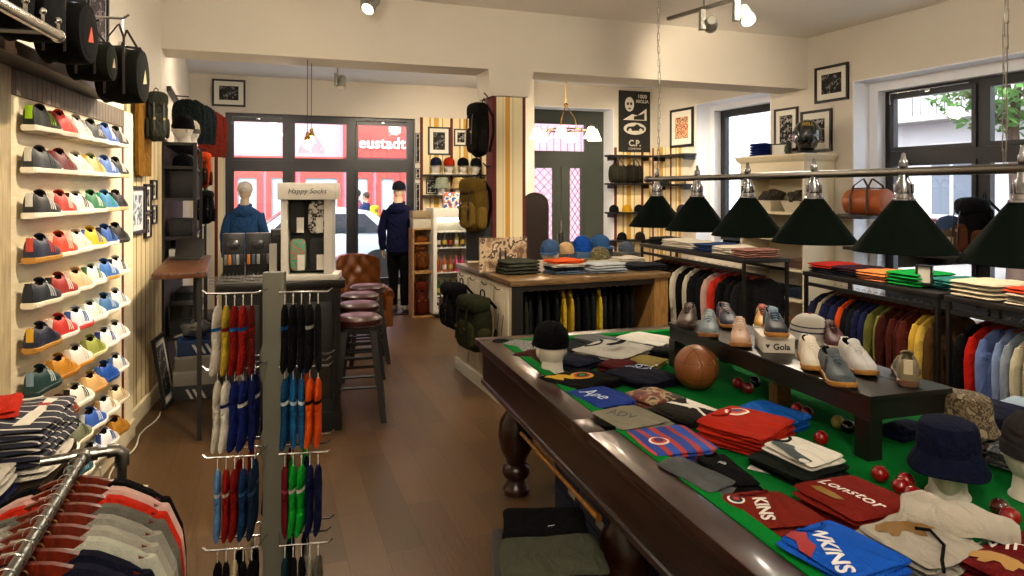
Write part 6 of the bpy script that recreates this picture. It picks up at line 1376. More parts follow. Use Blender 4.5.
for i, (x, z, w_, h, c, nm) in enumerate(((.35, .451, .3, .14, '#1b1b1f', 'black'), (.35, .592, .28, .12, '#2a2622', 'dark brown'), (.9, .451, .3, .3, '#17181c', 'tall black'), (1.1, 1.022, .2, .16, '#231d18', 'dark brown'), (1.7, 1.022, .3, .2, '#3a3430', 'grey brown'), (.3, 1.341, .26, .15, '#1c1c22', 'blue black'), (.75, 1.341, .3, .11, '#4a3a2c', 'brown'), (1.6, 1.681, .4, .18, '#2c2018', 'umber'), (1.2, 1.961, .3, .12, '#1d1d20', 'black'), (1.9, 1.961, .3, .14, '#5c1f18', 'dark red'), (1.5, .451, .34, .25, '#1a1a1c', 'wide black'))):
    q = lbx(x, z, -.15); b = MB(); b.bx(-w_/2, w_/2, -.09, .10, 0, h-.02, .004); b.bx(-w_/2-.004, w_/2+.004, -.094, .104, h-.02, h, .003); o = b.out('storage_box', M(c, .6), loc=q, rz=R(LB.d)); tag(o, '%s lidded box, %s of those spread over the dark shelving' % (nm, ORD[i]), 'box', 'lidded boxes in the dark shelving')
def wall_at(px, Y, off=.01):
    p = D(px, HOR, Y); rel = p-LB.p(0, 0); return LB.p(rel.x*LB.c+rel.y*LB.s, off, 0)
for i, (px, py, Y, c, c2, sc, nm) in enumerate(((203, 188, 7.2, '#a8431c', '#3a1c10', (.55, .5, .85), 'orange and black patterned rucksack hanging by the dark shelving'), (205, 224, 7.2, '#1a1a1c', '#101012', (.6, .5, .8), 'small black pouch bag hanging by the dark shelving'))):
    q = D(px, py, Y); PACK.put(q, R(10), nm, 'rucksack', None, pack_mats(c, c2, '#141414'), sc)
    hk = q+Vector((0, .05, .485*sc[2])); e = wall_at(px, Y, -.3); b = MB(); b.tube([hk, Vector((e.x, e.y, hk.z+.01))], .006, 6); o = b.out('bag_hook', dkm); tag(o, 'dark arm holding the '+['orange rucksack', 'small black pouch'][i], 'hook')
for i, (c, nm) in enumerate((('#c8b8ac', 'pale pink'), ('#b8502c', 'orange'), ('#d8cfc0', 'cream'))):
    q = lbx(1.35+.25*i, 1.341, -.17); b = MB(); b.bx(-.06, .06, -.09, .09, 0, .10, .003); o = b.out('gift_box', M(c, .6), loc=q, rz=R(LB.d+10*i)); tag(o, 'small %s box on a shelf of the dark shelving' % nm, 'box')
t = thing('coat_rack', 'black wall coat rack above the dark shelving', 'coat rack', (LB.x, LB.y, 0), R(LB.d)); hkz = 2.70
b = MB(); b.bx(.5, 2.9, -.04, -.004, hkz-.03, hkz+.02); b.out('board', dkm, t, smooth=False)
for i, (px, Y, c, nm, sc) in enumerate(((189, 6.9, '#121a17', 'dark green jacket hanging above the dark shelving', .58), (199, 7.3, '#10181b', 'dark teal jacket hanging above the dark shelving', .68), (208, 7.8, '#5c2016', 'rust red jacket hanging at the end above the dark shelving', .85))):
    q = D(px, HOR, Y); q.z = hkz; e = wall_at(px, Y, -.03); JKT.put(q, R(30+8*i), nm, 'jacket', None, garment(c), sc)
    b = MB(); b.tube([Vector((e.x, e.y, hkz)), q+Vector((0, 0, -.005))], .007, 6); o = b.out('hanging_rod', dkm); tag(o, 'black arm holding the '+nm.split(' jacket')[0]+' jacket', 'hook')
# striped paper and frames left of the street window
xl0, xl1 = W1.t(213, -.02), W1.t(223, -.02)
b = MB(); b.bx(xl0, xl1, -.012, 0, 0, W1.z(218, 118)); struct(b.out('trim_12', wallpaper, loc=(W1.x, W1.y, 0), rz=R(W1.d), smooth=False))
# desk shelf between the shelving and the bar
dA = D(156, 268, 5.35); b = MB(); t = thing('side_desk', 'dark desk top by the left wall with papers', 'desk', LB.p(-.35, -.02, 0), R(LB.d))
b = MB(); b.bx(0, 1.35, -.34, 0, 1.14, 1.18, .004); b.out('desktop', wood('walnut_desk', '#3a2416', '#6a4428', .3, (1, 8, 8), 3), t)
for x in (.05, 1.28): b = MB(); b.bx(x-.015, x+.015, -.31, -.28, 0, 1.14); b.out('leg', dkm, t, smooth=False)
t.location = LB.p(-1.40, -.06, 0)
lp_ = LB.p(-.35, -.22, 1.181)
tt = thing('laptop', 'dark laptop on the wall desk', 'laptop', lp_, R(LB.d-100)); b = MB(); b.bx(-.16, .16, -.11, .11, 0, .016, .003); b.out('base', M('#121214', .5), tt); b = MB(); b.box((0, .15, .115), (.32, .01, .22), .003, rx=R(-18)); tt.scale = (.7, .7, .7); b.out('lid', M('#141518', .3), tt)
# ---------------------------------------------------------------- on the floor by the left wall
q = LW.p(.40, -.10, .29); picture(q, 0, .36, .56, 'large black framed black and white photograph leaning against the left wall', bwphoto, mw=.14, rot=(R(-9), 0, R(LW.d)))
q = LW.p(.98, -.14, .24); picture(q, 0, .20, .44, 'white framed picture leaning behind the larger one on the floor', bwphoto2, frame='#b4ae9e', mw=.1, rot=(R(-9), 0, R(LW.d-14)))
def shoebox(loc, rz, lab, c, c2, sc=1, stripes=False, grp='boxes stacked by the left wall'):
    t = thing('shoe_box', lab, 'box', loc, rz, grp); b = MB(); b.bx(-.17, .17, -.13, .13, 0, .10, .002); b.out('carton', M(c, .6), t); b = MB(); b.bx(-.173, .173, -.133, .133, .10, .122, .002); b.out('lid', M(c2, .6), t)
    if stripes:
        for i in range(3): b = MB(); b.rings([[(x+.05*i-.02, y, z) for x, z in ((.0, .012), (.022, .012), (-.02, .092), (-.042, .092))] for y in (-.1325, -.130)]); b.out('stripe', M('#d8d8d4', .6), t, smooth=False)
    return t
q = Vector((-2.68, 5.78, .002))
for j, (c, c2, st, nm) in enumerate((('#3a3c40', '#45474c', 1, 'dark grey striped shoe box at the bottom of the stack'), ('#a09c92', '#b0aca2', 0, 'grey white shoe box second in the stack'), ('#8d897e', '#a29e92', 0, 'stone coloured shoe box third in the stack'), ('#163a66', '#1b4478', 1, 'blue shoe box with three white stripes on the stack'))):
    shoebox(q+Vector((.01*j, 0, .124*j)), R(14+3*j), nm+' by the left wall', c, c2, stripes=st)
b = MB(); b.ball((0, 0, .07), (.13, .10, .07), 20, 14, jit=.6, seed=9); o = b.out('plastic_bag', M('#7d7f82', .15, .6), loc=q+Vector((.0, 0, .4985)), rz=.3); tag(o, 'crumpled silvery plastic bag on top of the blue shoe box', 'bag')
t = thing('stereo_case', 'black case standing beside the stacked shoe boxes', 'case', (-2.78, 6.5, 0), R(18)); b = MB(); b.bx(-.16, .16, -.2, .2, .0, .55, .01); b.out('body', M('#131315', .5), t); b = MB(); b.tube([(-.08, 0, .55), (-.08, 0, .59), (.08, 0, .59), (.08, 0, .55)], .008, 6); b.out('handle', dark, t)
b = MB(); pts = [LW.p(.2-.1*i, -.13-.02*math.sin(i), .012) for i in range(14)]; pts += [LW.p(-1.2, -.13, .05), LW.p(-1.25, -.14, .15)]; b.tube(pts, .006, 6); o = b.out('cable', M('#c9c4b4', .5)); tag(o, 'white cable running along the baseboard of the shoe wall', 'cable')
b = MB(); q = G(133, 512, .0); b.box((0, 0, .05), (.12, .12, .10), .004); o = b.out('white_carton', M('#c6c0ae', .6), loc=q+Vector((-.02, .04, .0012)), rz=R(14)); tag(o, 'low white carton on the floor at the foot of the near clothes rail', 'box')
# ================================================================ the bar counter and what stands on it
BFc = Fr(-1.25, 4.96, 19.8); BZc = 1.10
blkp = M('#14130f', .4, var=.08)
t = thing('bar_counter', 'black fluted wooden bar counter behind the sock stand', 'bar counter', (BFc.x, BFc.y, 0), R(BFc.d))
b = MB(); b.bx(-.80, 0, .02, 1.45, .0, 1.04); b.out('body', blkp, t, smooth=False)
b = MB(); b.bx(-.84, .03, -.03, 1.5, 1.04, 1.10, .008); b.out('worktop', M('#191512', .3, var=.1), t)
b = MB(); b.bx(-.81, .012, -.01, 1.46, 0, .14, .004); b.out('plinth', blkp, t)
for x in (-.79, -.54, -.29, -.05):
    b = MB(); b.bx(x, x+.04, -.012, .02, .14, 1.04)
    for k in range(3): b.tube([(x+.008+.012*k, -.014, .18), (x+.008+.012*k, -.014, 1.0)], .004, 5)
    b.out('pilaster', blkp, t)
for x in (-.735, -.485, -.24): b = MB(); b.bx(x, x+.18, .005, .02, .24, .94, .004); b.out('panel', M('#1b1a15', .4, var=.08), t)
bp_ = lambda x, y=.2: BFc.p(x, y, BZc+.001)
# white sock display
hx = BFc.t(312, .12); t = thing('sock_display', 'white sock display stand lettered Happy Socks on the bar counter', 'display stand', BFc.p(hx, .12, BZc+.001), R(8)); whp = M('#c9c5bb', .5)
b = MB(); b.bx(-.20, -.155, -.11, .11, .04, .58); b.out('side_panel', whp, t, smooth=False); b = MB(); b.bx(.10, .155, -.11, .11, .04, .58); b.out('side_panel', whp, t, smooth=False)
b = MB(); b.bx(-.21, .20, -.13, .13, 0, .04, .003); b.out('base', whp, t); b = MB(); b.bx(-.22, .19, -.13, .13, .58, .70, .003); b.out('header', whp, t)
b = MB(); b.bx(-.155, .10, .0, .03, .04, .58); b.out('back', M('#26262a', .6), t, smooth=False)
lettering('Happy Socks', .052, M('#1d1d20', .6), t, Matrix.Translation((-.015, -.131, .64)) @ RX90, shear=.25)
teal = blotch('teal_red_dots', ['#1f9a7c', '#259f84', '#c24a3c', '#1f9a7c'], 60)
for i, (x, z, m, nm) in enumerate(((-.095, .33, M('#19191b', .8), 'black patterned'), (.04, .33, blotch('black_white_socks', ['#b8b4ac', '#2c2c30', '#c9c5bc'], 30), 'black and white'), (-.09, .06, teal, 'teal and red patterned'), (.045, .06, M('#1c1c20', .8), 'dark'))):
    s = thing('sock_pack', '%s sock pack in the white display, %s row' % (nm, ['upper', 'upper', 'lower', 'lower'][i]), 'socks', BFc.p(hx, .12, BZc+.001)+Vector((math.cos(R(8))*x+math.sin(R(8))*.055, math.sin(R(8))*x-math.cos(R(8))*.055, z)), R(8))
    b = MB(); b.ball((0, 0, .12), (.058, .022, .118), 18, 12, .5, .5, .05, i); b.out('socks', m, s); b = MB(); b.bx(-.0, .05, -.028, -.024, .01, .12); b.out('label', M('#d0ccc2', .6), s, smooth=False)
# black sunglasses display
for i, (x0_, x1_) in enumerate(((222.5, 244.5), (245.5, 271))):
    xa, xb = BFc.t(x0_, .1), BFc.t(x1_, .1); c = (xa+xb)/2; w_ = xb-xa
    s = thing('accessory_display', ['black accessory display, left of the pair on the bar counter', 'black accessory display, right of the pair on the bar counter'][i], 'display stand', BFc.p(c, .1, BZc+.001), R(BFc.d), 'accessory displays on the bar')
    b = MB(); b.bx(-w_/2, w_/2, .02, .10, 0, .34, .008); b.out('board', M('#0f0f11', .35), s)
    b = MB(); b.ball((0, .0, .26), (.045, .02, .035), 14, 8); b.out('round_badge', M('#3a3a3e', .3, .3), s)
    for k in range(5):
        xx = -w_/2+.02+(w_-.04)*k/4; b = MB(); b.bx(xx-.011, xx+.011, -.0, .02, .12, .19, .002); b.out('lighter', M(['#6a6a6c', '#b07030', '#4a5a6a', '#8a8a88', '#2c2c30'][(k+i) % 5], .35, .4), s)
        b = MB(); b.lathe([(.011, 0), (.012, .04), (.006, .055), (.006, .07)], 10, (xx, -.03, .002)); b.out('bottle', M('#2a2a2e', .2, .3), s)
s = thing('price_sign', 'small white sign on a grey stand beside the accessory displays', 'sign', BFc.p(BFc.t(273, .0), 0.0, BZc+.001), R(BFc.d)); b = MB(); b.bx(-.05, .05, -.05, .03, 0, .07, .003); b.out('foot', M('#b8b4aa', .6), s); b = MB(); b.bx(-.025, .025, -.004, .004, .07, .27); b.out('stem', M('#8a867c', .6), s, smooth=False)
for i, (px, w_, c) in enumerate(((232, .32, '#8a8880'), (320, .20, '#a89c8c'))):
    q = BFc.p(BFc.t(px, .03), .06, BZc+.001) if False else BFc.p(BFc.t(px, -.0), -.0, BZc+.001)
t = thing('wire_tray', 'chrome wire tray on the front edge of the bar counter', 'tray', BFc.p(BFc.t(240, -.08), .03, BZc+.001), R(BFc.d))
b = MB()
for k in range(3): b.tube([(-.2, -.05, .004+.02*k), (.2, -.05, .004+.02*k), (.2, .02, .004+.02*k), (-.2, .02, .004+.02*k), (-.2, -.05, .004+.02*k)], .003, 5)
b.out('wires', chrome, t)
for i, (px, py, c, nm) in enumerate(((280, .6, '#141416', 'black display box behind the sock display on the bar'), (336, .5, '#15202c', 'dark blue box right of the sock display on the bar'))):
    q = BFc.p(min(-.08, BFc.t(px, py)), py, BZc+.001); b = MB(); b.bx(-.07, .07, -.1, .1, 0, .34, .006); b.bx(-.06, .06, -.104, -.1, .05, .30); o = b.out('display_box', M(c, .4), loc=q, rz=R(BFc.d)); tag(o, nm, 'box')
b = MB(); q = BFc.p(BFc.t(333, .0), .12, BZc+.001); o = None
t = thing('sock_card_stack', 'stack of flat magazines right of the sock display on the bar', 'magazines', BFc.p(-.12, .12, BZc+.001), R(14)); b = MB(); [b.box((.004*(k % 3), .003*k, .004+.008*k), (.15, .2, .007)) for k in range(3)]; b.out('sheets', M('#a89a98', .5), t, smooth=False)
# ---------------------------------------------------------------- bar stools
def make_stool():
    t = thing('bar_stool', 'stool', 'stool'); sw = M('#4a1813', .38, var=.1, coat=.2)
    b = MB(); b.lathe([(.10, .70), (.165, .705), (.178, .73), (.176, .76), (.15, .782), (.08, .79), (.01, .791)], 28); b.out('seat', sw, t)
    b = MB(); b.tube([(.17*math.cos(2*PI*i/28), .17*math.sin(2*PI*i/28), .715) for i in range(29)], .008, 6, caps=False); b.out('piping', M('#2c0f0b', .5), t)
    lg = M('#15110e', .4)
    b = MB(); b.bx(-.12, .12, -.12, .12, .655, .70, .004); b.out('seat_frame', lg, t)
    cs = [(-1, -1), (1, -1), (1, 1), (-1, 1)]
    for x, y in cs:
        b = MB(); b.rings([[(x*(.105)+dx, y*.105+dy, .68) for dx, dy in ((-.022, -.022), (.022, -.022), (.022, .022), (-.022, .022))], [(x*.185+dx, y*.185+dy, 0) for dx, dy in ((-.022, -.022), (.022, -.022), (.022, .022), (-.022, .022))]]); b.out('leg', lg, t, smooth=False)
    for z in (.18, .34, .50):
        r = .105+.08*(.68-z)/.68
        for k in range(4):
            if (k % 2 == 0) == (z != .34): continue
            a, c = cs[k], cs[(k+1) % 4]; b = MB(); b.tube([(a[0]*r, a[1]*r, z), (c[0]*r, c[1]*r, z)], .012, 6); b.out('rung', lg, t)
    for k in range(4):
        r = .105+.08*(.68-.26)/.68; a, c = cs[k], cs[(k+1) % 4]; b = MB(); b.tube([(a[0]*r, a[1]*r, .26), (c[0]*r, c[1]*r, .26)], .012, 6); b.out('rung', lg, t)
    return t
ST_ = proto(make_stool())
for i, (px, py) in enumerate(((359, 314), (358.5, 301.5), (360, 292))):
    q = G(px, py, .79); ST_.put((q.x, q.y, 0), R(12+4*i), ['nearest', 'middle', 'farthest'][i]+' black bar stool with round dark red seat by the bar', 'stool', 'bar stools')
q = G(362, 286, .79); ST_.put((q.x+.02, q.y+.15, 0), R(20), 'bar stool with dark red seat half hidden by the armchair', 'stool', 'bar stools')
# ---------------------------------------------------------------- leather armchair
q = D(356, 290, 8.0); al = M('#7c4a22', .25, var=.15, scale=6, coat=.3)
t = thing('leather_armchair', 'brown buttoned leather wing armchair in front of the street window', 'armchair', (q.x+.02, q.y+.05, 0), R(28)); t.scale = (.82, .82, .9)
def back(u, v, o):
    a = (u-.5)*2.2; r = .36; return Vector((r*math.sin(a)*1.0, .30-r*math.cos(a)*.0-.30*(1-math.cos(a))*-1*(-1)+0-.22*(1-math.cos(a))+o+.05*v, .40+.68*v-.06*abs(2*u-1)**3*v+ .0))
nzb = lambda u, v: .028*math.sin(u*24)*math.sin(v*18)
b = MB(); b.shell(lambda u, v: back(u, v, -.05+nzb(u, v)), lambda u, v: back(u, v, .05+.03*v), 28, 18); b.out('backrest', al, t)
b = MB(); b.ball((0, -.02, .42), (.30, .30, .09), 24, 12, .5, .6); b.out('seat_cushion', al, t)
for s in (-1, 1):
    b = MB(); b.tube([(s*.33, .18, .60), (s*.36, .0, .62), (s*.37, -.18, .60), (s*.37, -.30, .57)], [.06, .07, .075, .07], 14); b.bx(s*.37-.05, s*.37+.05, -.30, .22, .16, .58, .02); b.out('armrest', al, t)
b = MB(); b.bx(-.33, .33, -.30, .30, .16, .38, .02); b.out('base', al, t)
for x in (-.3, .3):
    for y in (-.27, .27): b = MB(); b.lathe([(.02, 0), (.03, .05), (.02, .08), (.035, .165)], 12, (x, y, 0)); b.out('foot', M('#2a160c', .4), t)
# ---------------------------------------------------------------- display dummies in the window
q = D(245, 290, 9.1); make_figure('mannequin', 'display mannequin in blue hooded jacket and white cap facing the street window', 'mannequin', (q.x, q.y, .0), R(190), '#35577e', '#22242a', H=1.83)
CAP.put((q.x+.0, q.y, 1.73), R(190), 'white and grey cap on the blue jacketed mannequin', 'cap', None, cap_mats('#cfc9bd', '#8a8880'), 1.1)
q = D(399, 312, 9.75); make_figure('mannequin', 'display mannequin in navy hooded jacket, black trousers and dark cap by the street window', 'mannequin', (q.x, q.y, .02), R(170), '#1b1e3c', '#121216', shoes='#8a877c', H=1.83, arms=((.34, .88), (.30, .88)))
CAP.put((q.x, q.y, .02+1.73), R(170), 'dark flat cap on the navy jacketed mannequin', 'cap', None, cap_mats('#23222a'), 1.08)
b = MB(); b.bx(-.9, .45, -.25, .28, 0, .018, .002); o = b.out('floor_plate', M('#17171a', .5), loc=(q.x, q.y, .0008), rz=R(19.8)); tag(o, 'low black floor plate under the navy jacketed mannequin', 'plate')
# ---------------------------------------------------------------- hat shelves on the striped wall
h0, h1 = W1.t(424, -.15), W1.t(487, -.15)
hz_ = [W1.z(450, y, -.2) for y in (174.5, 195)]
for nm, z in zip(('upper', 'lower'), hz_):
    b = MB(); b.bx(h0, h1, -.27, -.014, z-.025, z, .003); o = b.out('hat_shelf', rackm, loc=(W1.x, W1.y, 0), rz=R(19.8)); tag(o, '%s dark hat shelf on the striped wall by the fridge' % nm, 'shelf')
w1p = lambda px, z, y=-.175: W1.p(W1.t(px, y), y, z+.001)
for px, k, c, nm in ((436, CAP, '#20263a', 'navy cap'), (449, CAP, '#9c3014', 'orange red cap'), (463, CAP, '#121214', 'black cap'), (476, CAP, '#17171c', 'dark cap')):
    on_head(w1p(px, hz_[0]), R(15), k, nm+' on a white head on the upper hat shelf', 'white head wearing the %s on the upper hat shelf' % nm, 'heads on the hat shelves', None, cap_mats(c), sc=1.05)
for px, c, nm in ((442, '#9aa08e', 'grey green bucket hat'), (459, '#bfa878', 'beige bucket hat'), (474, '#b8b2a0', 'cream bucket hat')):
    on_head(w1p(px, hz_[1]), R(15), BUCKET, nm+' on a white head on the lower hat shelf', 'white head wearing the %s on the lower hat shelf' % nm, 'heads on the hat shelves', None, {'crown': cloth(c), 'brim': cloth(c)}, hz=.15, sc=1.15)
def w1pic(x0, x1, y0, y1, lab, art, **k):
    ta, tb = W1.t(x0, -.03), W1.t(x1, -.03); xc = (x0+x1)/2; q = W1.p((ta+tb)/2, -.016); z0, z1 = W1.z(xc, y1, -.03), W1.z(xc, y0, -.03)
    picture((q.x, q.y, (z0+z1)/2), R(19.8), tb-ta, z1-z0, lab, art, **k)
w1pic(428, 450, 127, 155, 'framed photograph high on the striped wall above the hats', bwphoto); w1pic(454, 468, 129, 146, 'small dark framed photograph right of the larger one above the hats', bwphoto2)
w1pic(426, 437, 179, 194, 'small framed photograph left of the lower hats', bwphoto2, mw=.05)
w1pic(415.5, 420.5, 133, 163, 'narrow framed strip beside the street window, uppermost', bwphoto, mw=.1); w1pic(415.5, 420.5, 168, 179, 'narrow framed strip beside the street window, middle', bwphoto2, mw=.1); w1pic(415.5, 420.5, 183, 215, 'narrow framed strip beside the street window, lowest', bwphoto, mw=.1)
w1pic(212, 245.5, 79.5, 106.5, 'framed dark photograph above the left end of the street window', bwphoto, mw=.17)
# ---------------------------------------------------------------- glass fronted fridge
q = D(452, 312, 9.35); t = thing('drinks_fridge', 'white glass-fronted fridge of bottled drinks by the striped wall', 'fridge', (q.x, q.y, 0), R(19.8)); fm = M('#cfccc2', .4); FW, FH = .54, 1.50
b = MB(); b.bx(-FW/2, -FW/2+.05, -.02, .42, .06, FH); b.bx(FW/2-.05, FW/2, -.02, .42, .06, FH); b.bx(-FW/2+.05, FW/2-.05, -.02, .42, FH-.12, FH); b.bx(-FW/2+.05, FW/2-.05, -.02, .42, .06, .16); b.bx(-FW/2+.05, FW/2-.05, .38, .42, .16, FH-.12); b.out('body', fm, t, smooth=False)
b = MB(); b.bx(-FW/2+.05, FW/2-.05, -.035, -.028, .16, FH-.12); b.out('door_glass', glass(), t, smooth=False)
b = MB(); b.bx(-FW/2, FW/2, -.04, -.02, FH-.13, FH-.02); b.bx(-FW/2, -FW/2+.05, -.04, -.02, .08, FH-.13); b.bx(FW/2-.05, FW/2, -.04, -.02, .08, FH-.13); b.bx(-FW/2+.05, FW/2-.05, -.04, -.02, .08, .17); b.out('door_frame', fm, t, smooth=False)
b = MB()
for x in (-.2, .2):
    for y in (.03, .36): b.bx(x-.02, x+.02, y-.02, y+.02, 0, .06)
b.out('feet', dark, t, smooth=False)
b = MB(); b.bx(-.2, .2, .30, .31, 1.30, 1.36); b.out('light_strip', M('#fff4dc', .4, emit=6), t, smooth=False)
for z in (.30, .62, .96, 1.18): b = MB(); b.bx(-FW/2+.05, FW/2-.05, .0, .38, z-.012, z); b.out('shelf', M('#d8d8d4', .3), t, smooth=False)
def make_bottle():
    t = thing('bottle', 'bottle', 'bottle'); b = MB(); b.lathe([(.028, 0), (.030, .006), (.030, .12), (.026, .145), (.012, .175), (.011, .205), (.013, .207), (.013, .215)], 16); b.out('body', dark, t)
    b = MB(); b.lathe([(.0305, .04), (.0305, .10)], 16, caps=False); b.out('label', white, t); b = MB(); b.lathe([(.014, .205), (.014, .222), (.002, .224)], 12); b.out('cap', M('#b8a030', .4, .5), t); return t
BT = proto(make_bottle()); k_ = 0
for zi, (z, cols) in enumerate(((.161, ['#5c1a12', '#7a2a14', '#3a1c10', '#5c1a12', '#6a2a1c']), (.301, ['#2c5a1c', '#3a6a20', '#8a1c40', '#2c5a1c', '#7a1a3a']), (.621, ['#a8501c', '#b8581e', '#9c4a1a', '#c92a78', '#b0286c']), (.961, ['#1c1a12', '#1f1a10', '#26200f', '#9c8a3a', '#2a2414']))):
    for i, c in enumerate(cols):
        lx = -.17+.085*i; p = Vector((q.x, q.y, 0))+Matrix.Rotation(R(19.8), 3, 'Z') @ Vector((lx, .08, 0)); p.z = z
        BT.put(p, 0, '%s bottle in the fridge, %s from left on the %s shelf' % ({'#5c1a12': 'dark red', '#7a2a14': 'red brown', '#3a1c10': 'brown', '#6a2a1c': 'reddish', '#2c5a1c': 'green', '#3a6a20': 'green', '#8a1c40': 'crimson', '#7a1a3a': 'crimson', '#a8501c': 'amber', '#b8581e': 'amber', '#9c4a1a': 'amber', '#c92a78': 'pink', '#b0286c': 'pink', '#1c1a12': 'black', '#1f1a10': 'black', '#26200f': 'dark', '#9c8a3a': 'golden', '#2a2414': 'dark'}[c], ORD[i], ['bottom', 'lower', 'middle', 'upper'][zi]), 'bottle', 'bottles in the fridge', {'body': M(c, .15, coat=.4), 'label': M(['#c9c4b4', '#b89a40', '#8a2a20'][(i+zi) % 3], .6)}, 1.0)
b = MB(); b.box((0, 0, .11), (.30, .16, .22), .003); o = b.out('sweets_box', blotch('colourful_carton', ['#2a62a8', '#d8d4c8', '#d86a1c', '#2a62a8', '#e0e0dc'], 10), loc=(q.x+.02, q.y+.12, FH+.001), rz=R(15)); tag(o, 'colourful blue and orange carton on top of the fridge', 'box')
# wooden crates with leather goods
q = D(421.5, 316, 9.45); cr = wood('pine_crate', '#8a6434', '#b08a54', .6, (1, 8, 8), 4)
for i, (z0, h, nm) in enumerate(((0, .62, 'lower pine crate on end beside the fridge'), (.621, .60, 'upper pine crate on end beside the fridge'))):
    t = thing('wooden_crate', nm, 'crate', (q.x, q.y, z0), R(19.8), 'pine crates'); W_ = .15
    b = MB(); b.bx(-W_, -W_+.018, -.14, .16, 0, h); b.bx(W_-.018, W_, -.14, .16, 0, h); b.bx(-W_+.018, W_-.018, -.14, .16, 0, .018); b.bx(-W_+.018, W_-.018, -.14, .16, h-.018, h); b.bx(-W_+.018, W_-.018, .145, .16, .018, h-.018); b.out('frame', cr, t, smooth=False)
    for k, zz in enumerate((.2, .4)): b = MB(); b.bx(-W_, W_, -.15, -.14, zz-.012, zz+.012) if k == 1 and i == 1 else b.bx(-W_+.018, W_-.018, -.02, .14, zz-.01, zz); b.out('slat', cr, t, smooth=False)
    PACK.put((q.x, q.y-.03, z0+.02), R(19.8), ['rust brown leather satchel inside the lower crate', 'orange brown leather satchel inside the upper crate'][i], 'satchel', None, pack_mats('#5c2412' if i == 0 else '#6a3c14', None, '#2a180c'), (.62, .6, 1.05))
t = thing('carton_stack', 'white carton with brown lid on top of the pine crates', 'box', (q.x, q.y, 1.2225), R(19.8)); b = MB(); b.bx(-.14, .14, -.12, .12, 0, .14, .003); b.out('carton', M('#b4ae9e', .6), t); b = MB(); b.bx(-.15, .15, -.13, .13, .14, .24, .003); b.out('lid', M('#8c7c60', .6), t)
# ================================================================ the sock stand in the foreground
SX, SY = -.81, 2.32; t = thing('sock_stand', 'tall grey steel post with chrome prongs carrying socks and braces', 'display stand', (SX, SY, 0), R(8)); pm = M('#6c6b60', .5, .1, var=.05)
b = MB(); hw_ = .030
tiers = [1.415, 1.17, .885, .585]
zs_ = [0, .5, .53, .56, .61, .64, .67, .80, .83, .86, .91, .94, .97, 1.09, 1.12, 1.15, 1.20, 1.23, 1.26, 1.47]
prof = [(-.035-(.010 if any(abs(z-(tz-.005)) < .045 for tz in tiers[1:]) else 0), z) for z in zs_]
pts = [(x, z) for x, z in prof]+[(-x, z) for x, z in reversed(prof)]
b.rings([[(x, y, z) for x, z in pts] for y in (-.018, .018)]); b.out('post', pm, t, smooth=False)
b = MB(); b.bx(-.2, .2, -.16, .16, 0, .02, .004); b.out('base', pm, t)
def make_sock():
    t = thing('pair_of_socks', 'socks', 'socks')
    b = MB(); pr = [(0, 0, -.035, .006, .012), (0, 0, -.06, .013, .03), (0, 0, -.12, .014, .036), (0, .0, -.20, .013, .034), (0, -.008, -.26, .014, .040), (0, -.02, -.29, .012, .038), (0, -.03, -.305, .005, .02)]
    b.rings([[(x+rx*math.cos(2*PI*i/12), y+ry*math.sin(2*PI*i/12), z) for i in range(12)] for x, y, z, rx, ry in pr]); b.out('sock', cloth('#202020'), t)
    b = MB(); b.rings([[(.0145*math.cos(2*PI*i/12), .0375*math.sin(2*PI*i/12), z) for i in range(12)] for z in (-.118, -.132)], caps=False); b.out('band', cloth('#8a8a8a'), t)
    b = MB(); b.tube([(0, 0, -.036), (0, 0, -.012), (0, .006, .0), (0, .0, .008), (0, -.006, .0)], .0018, 5); b.out('hook', M('#c9c6bc', .5), t)
    return t
SOCK = proto(make_sock())
TI = [  # left colours, right colours
 ([('#b8b2a8', '#1b62a0', 'white and blue'), ('#a89030', '#8a1c18', 'yellow and red'), ('#7a1a14', '#1b62a0', 'red and blue'), ('#8a2018', '#1b62a0', 'red and bright blue'), ('#5c1814', '#7a1c16', 'dark red')], [('#141416', '#1c1c20', 'black'), ('#17171a', '#a8a49a', 'black and white'), ('#111114', '#1a1a1e', 'black'), ('#101013', '#1a1a1e', 'black'), ('#141416', '#1b5c9c', 'black and blue')]),
 ([('#b8b2a4', '#d0cabd', 'off-white'), ('#c9c4b8', '#20305a', 'off-white and navy'), ('#17245c', '#20306a', 'royal navy'), ('#1a2660', '#c9c5bc', 'navy and white'), ('#151f50', '#1b2860', 'dark navy')], [('#b84a14', '#1c1410', 'orange striped'), ('#c25418', '#2a1810', 'orange and black'), ('#1b5680', '#c9d4dc', 'blue and white checked'), ('#1c5c88', '#b8c8d4', 'blue checked'), ('#18486a', '#c4ccd0', 'petrol checked')]),
 ([('#5c84b0', '#b8c4d0', 'light blue'), ('#8a1c18', '#c9b8a8', 'red and cream'), ('#7a1814', '#94241c', 'red'), ('#1a3a5c', '#3a6a94', 'blue striped'), ('#1b2c40', '#3c5c80', 'dark blue striped')], [('#121a3c', '#1a2450', 'navy'), ('#141c44', '#1a2450', 'navy'), ('#0f8a2c', '#c9c6bc', 'green with white tops'), ('#128c30', '#c9c6bc', 'green with white tops'), ('#6a1a24', '#a84a5a', 'dark red')]),
 ([('#0e0e11', '#16161a', 'black'), ('#101013', '#16161a', 'black'), ('#b4a888', '#8a8068', 'cream'), ('#0e0e11', '#1a1a1e', 'black'), ('#111114', '#16161a', 'black')], [('#5a564c', '#3a3832', 'grey'), ('#8c877a', '#4a463c', 'pale grey'), ('#111114', '#1c1c20', 'black'), ('#101013', '#1c1c20', 'black'), ('#15343c', '#1c1c20', 'dark teal')])]
ca, sa_ = math.cos(R(8)), math.sin(R(8)); TR = ['top', 'second', 'third', 'lowest']
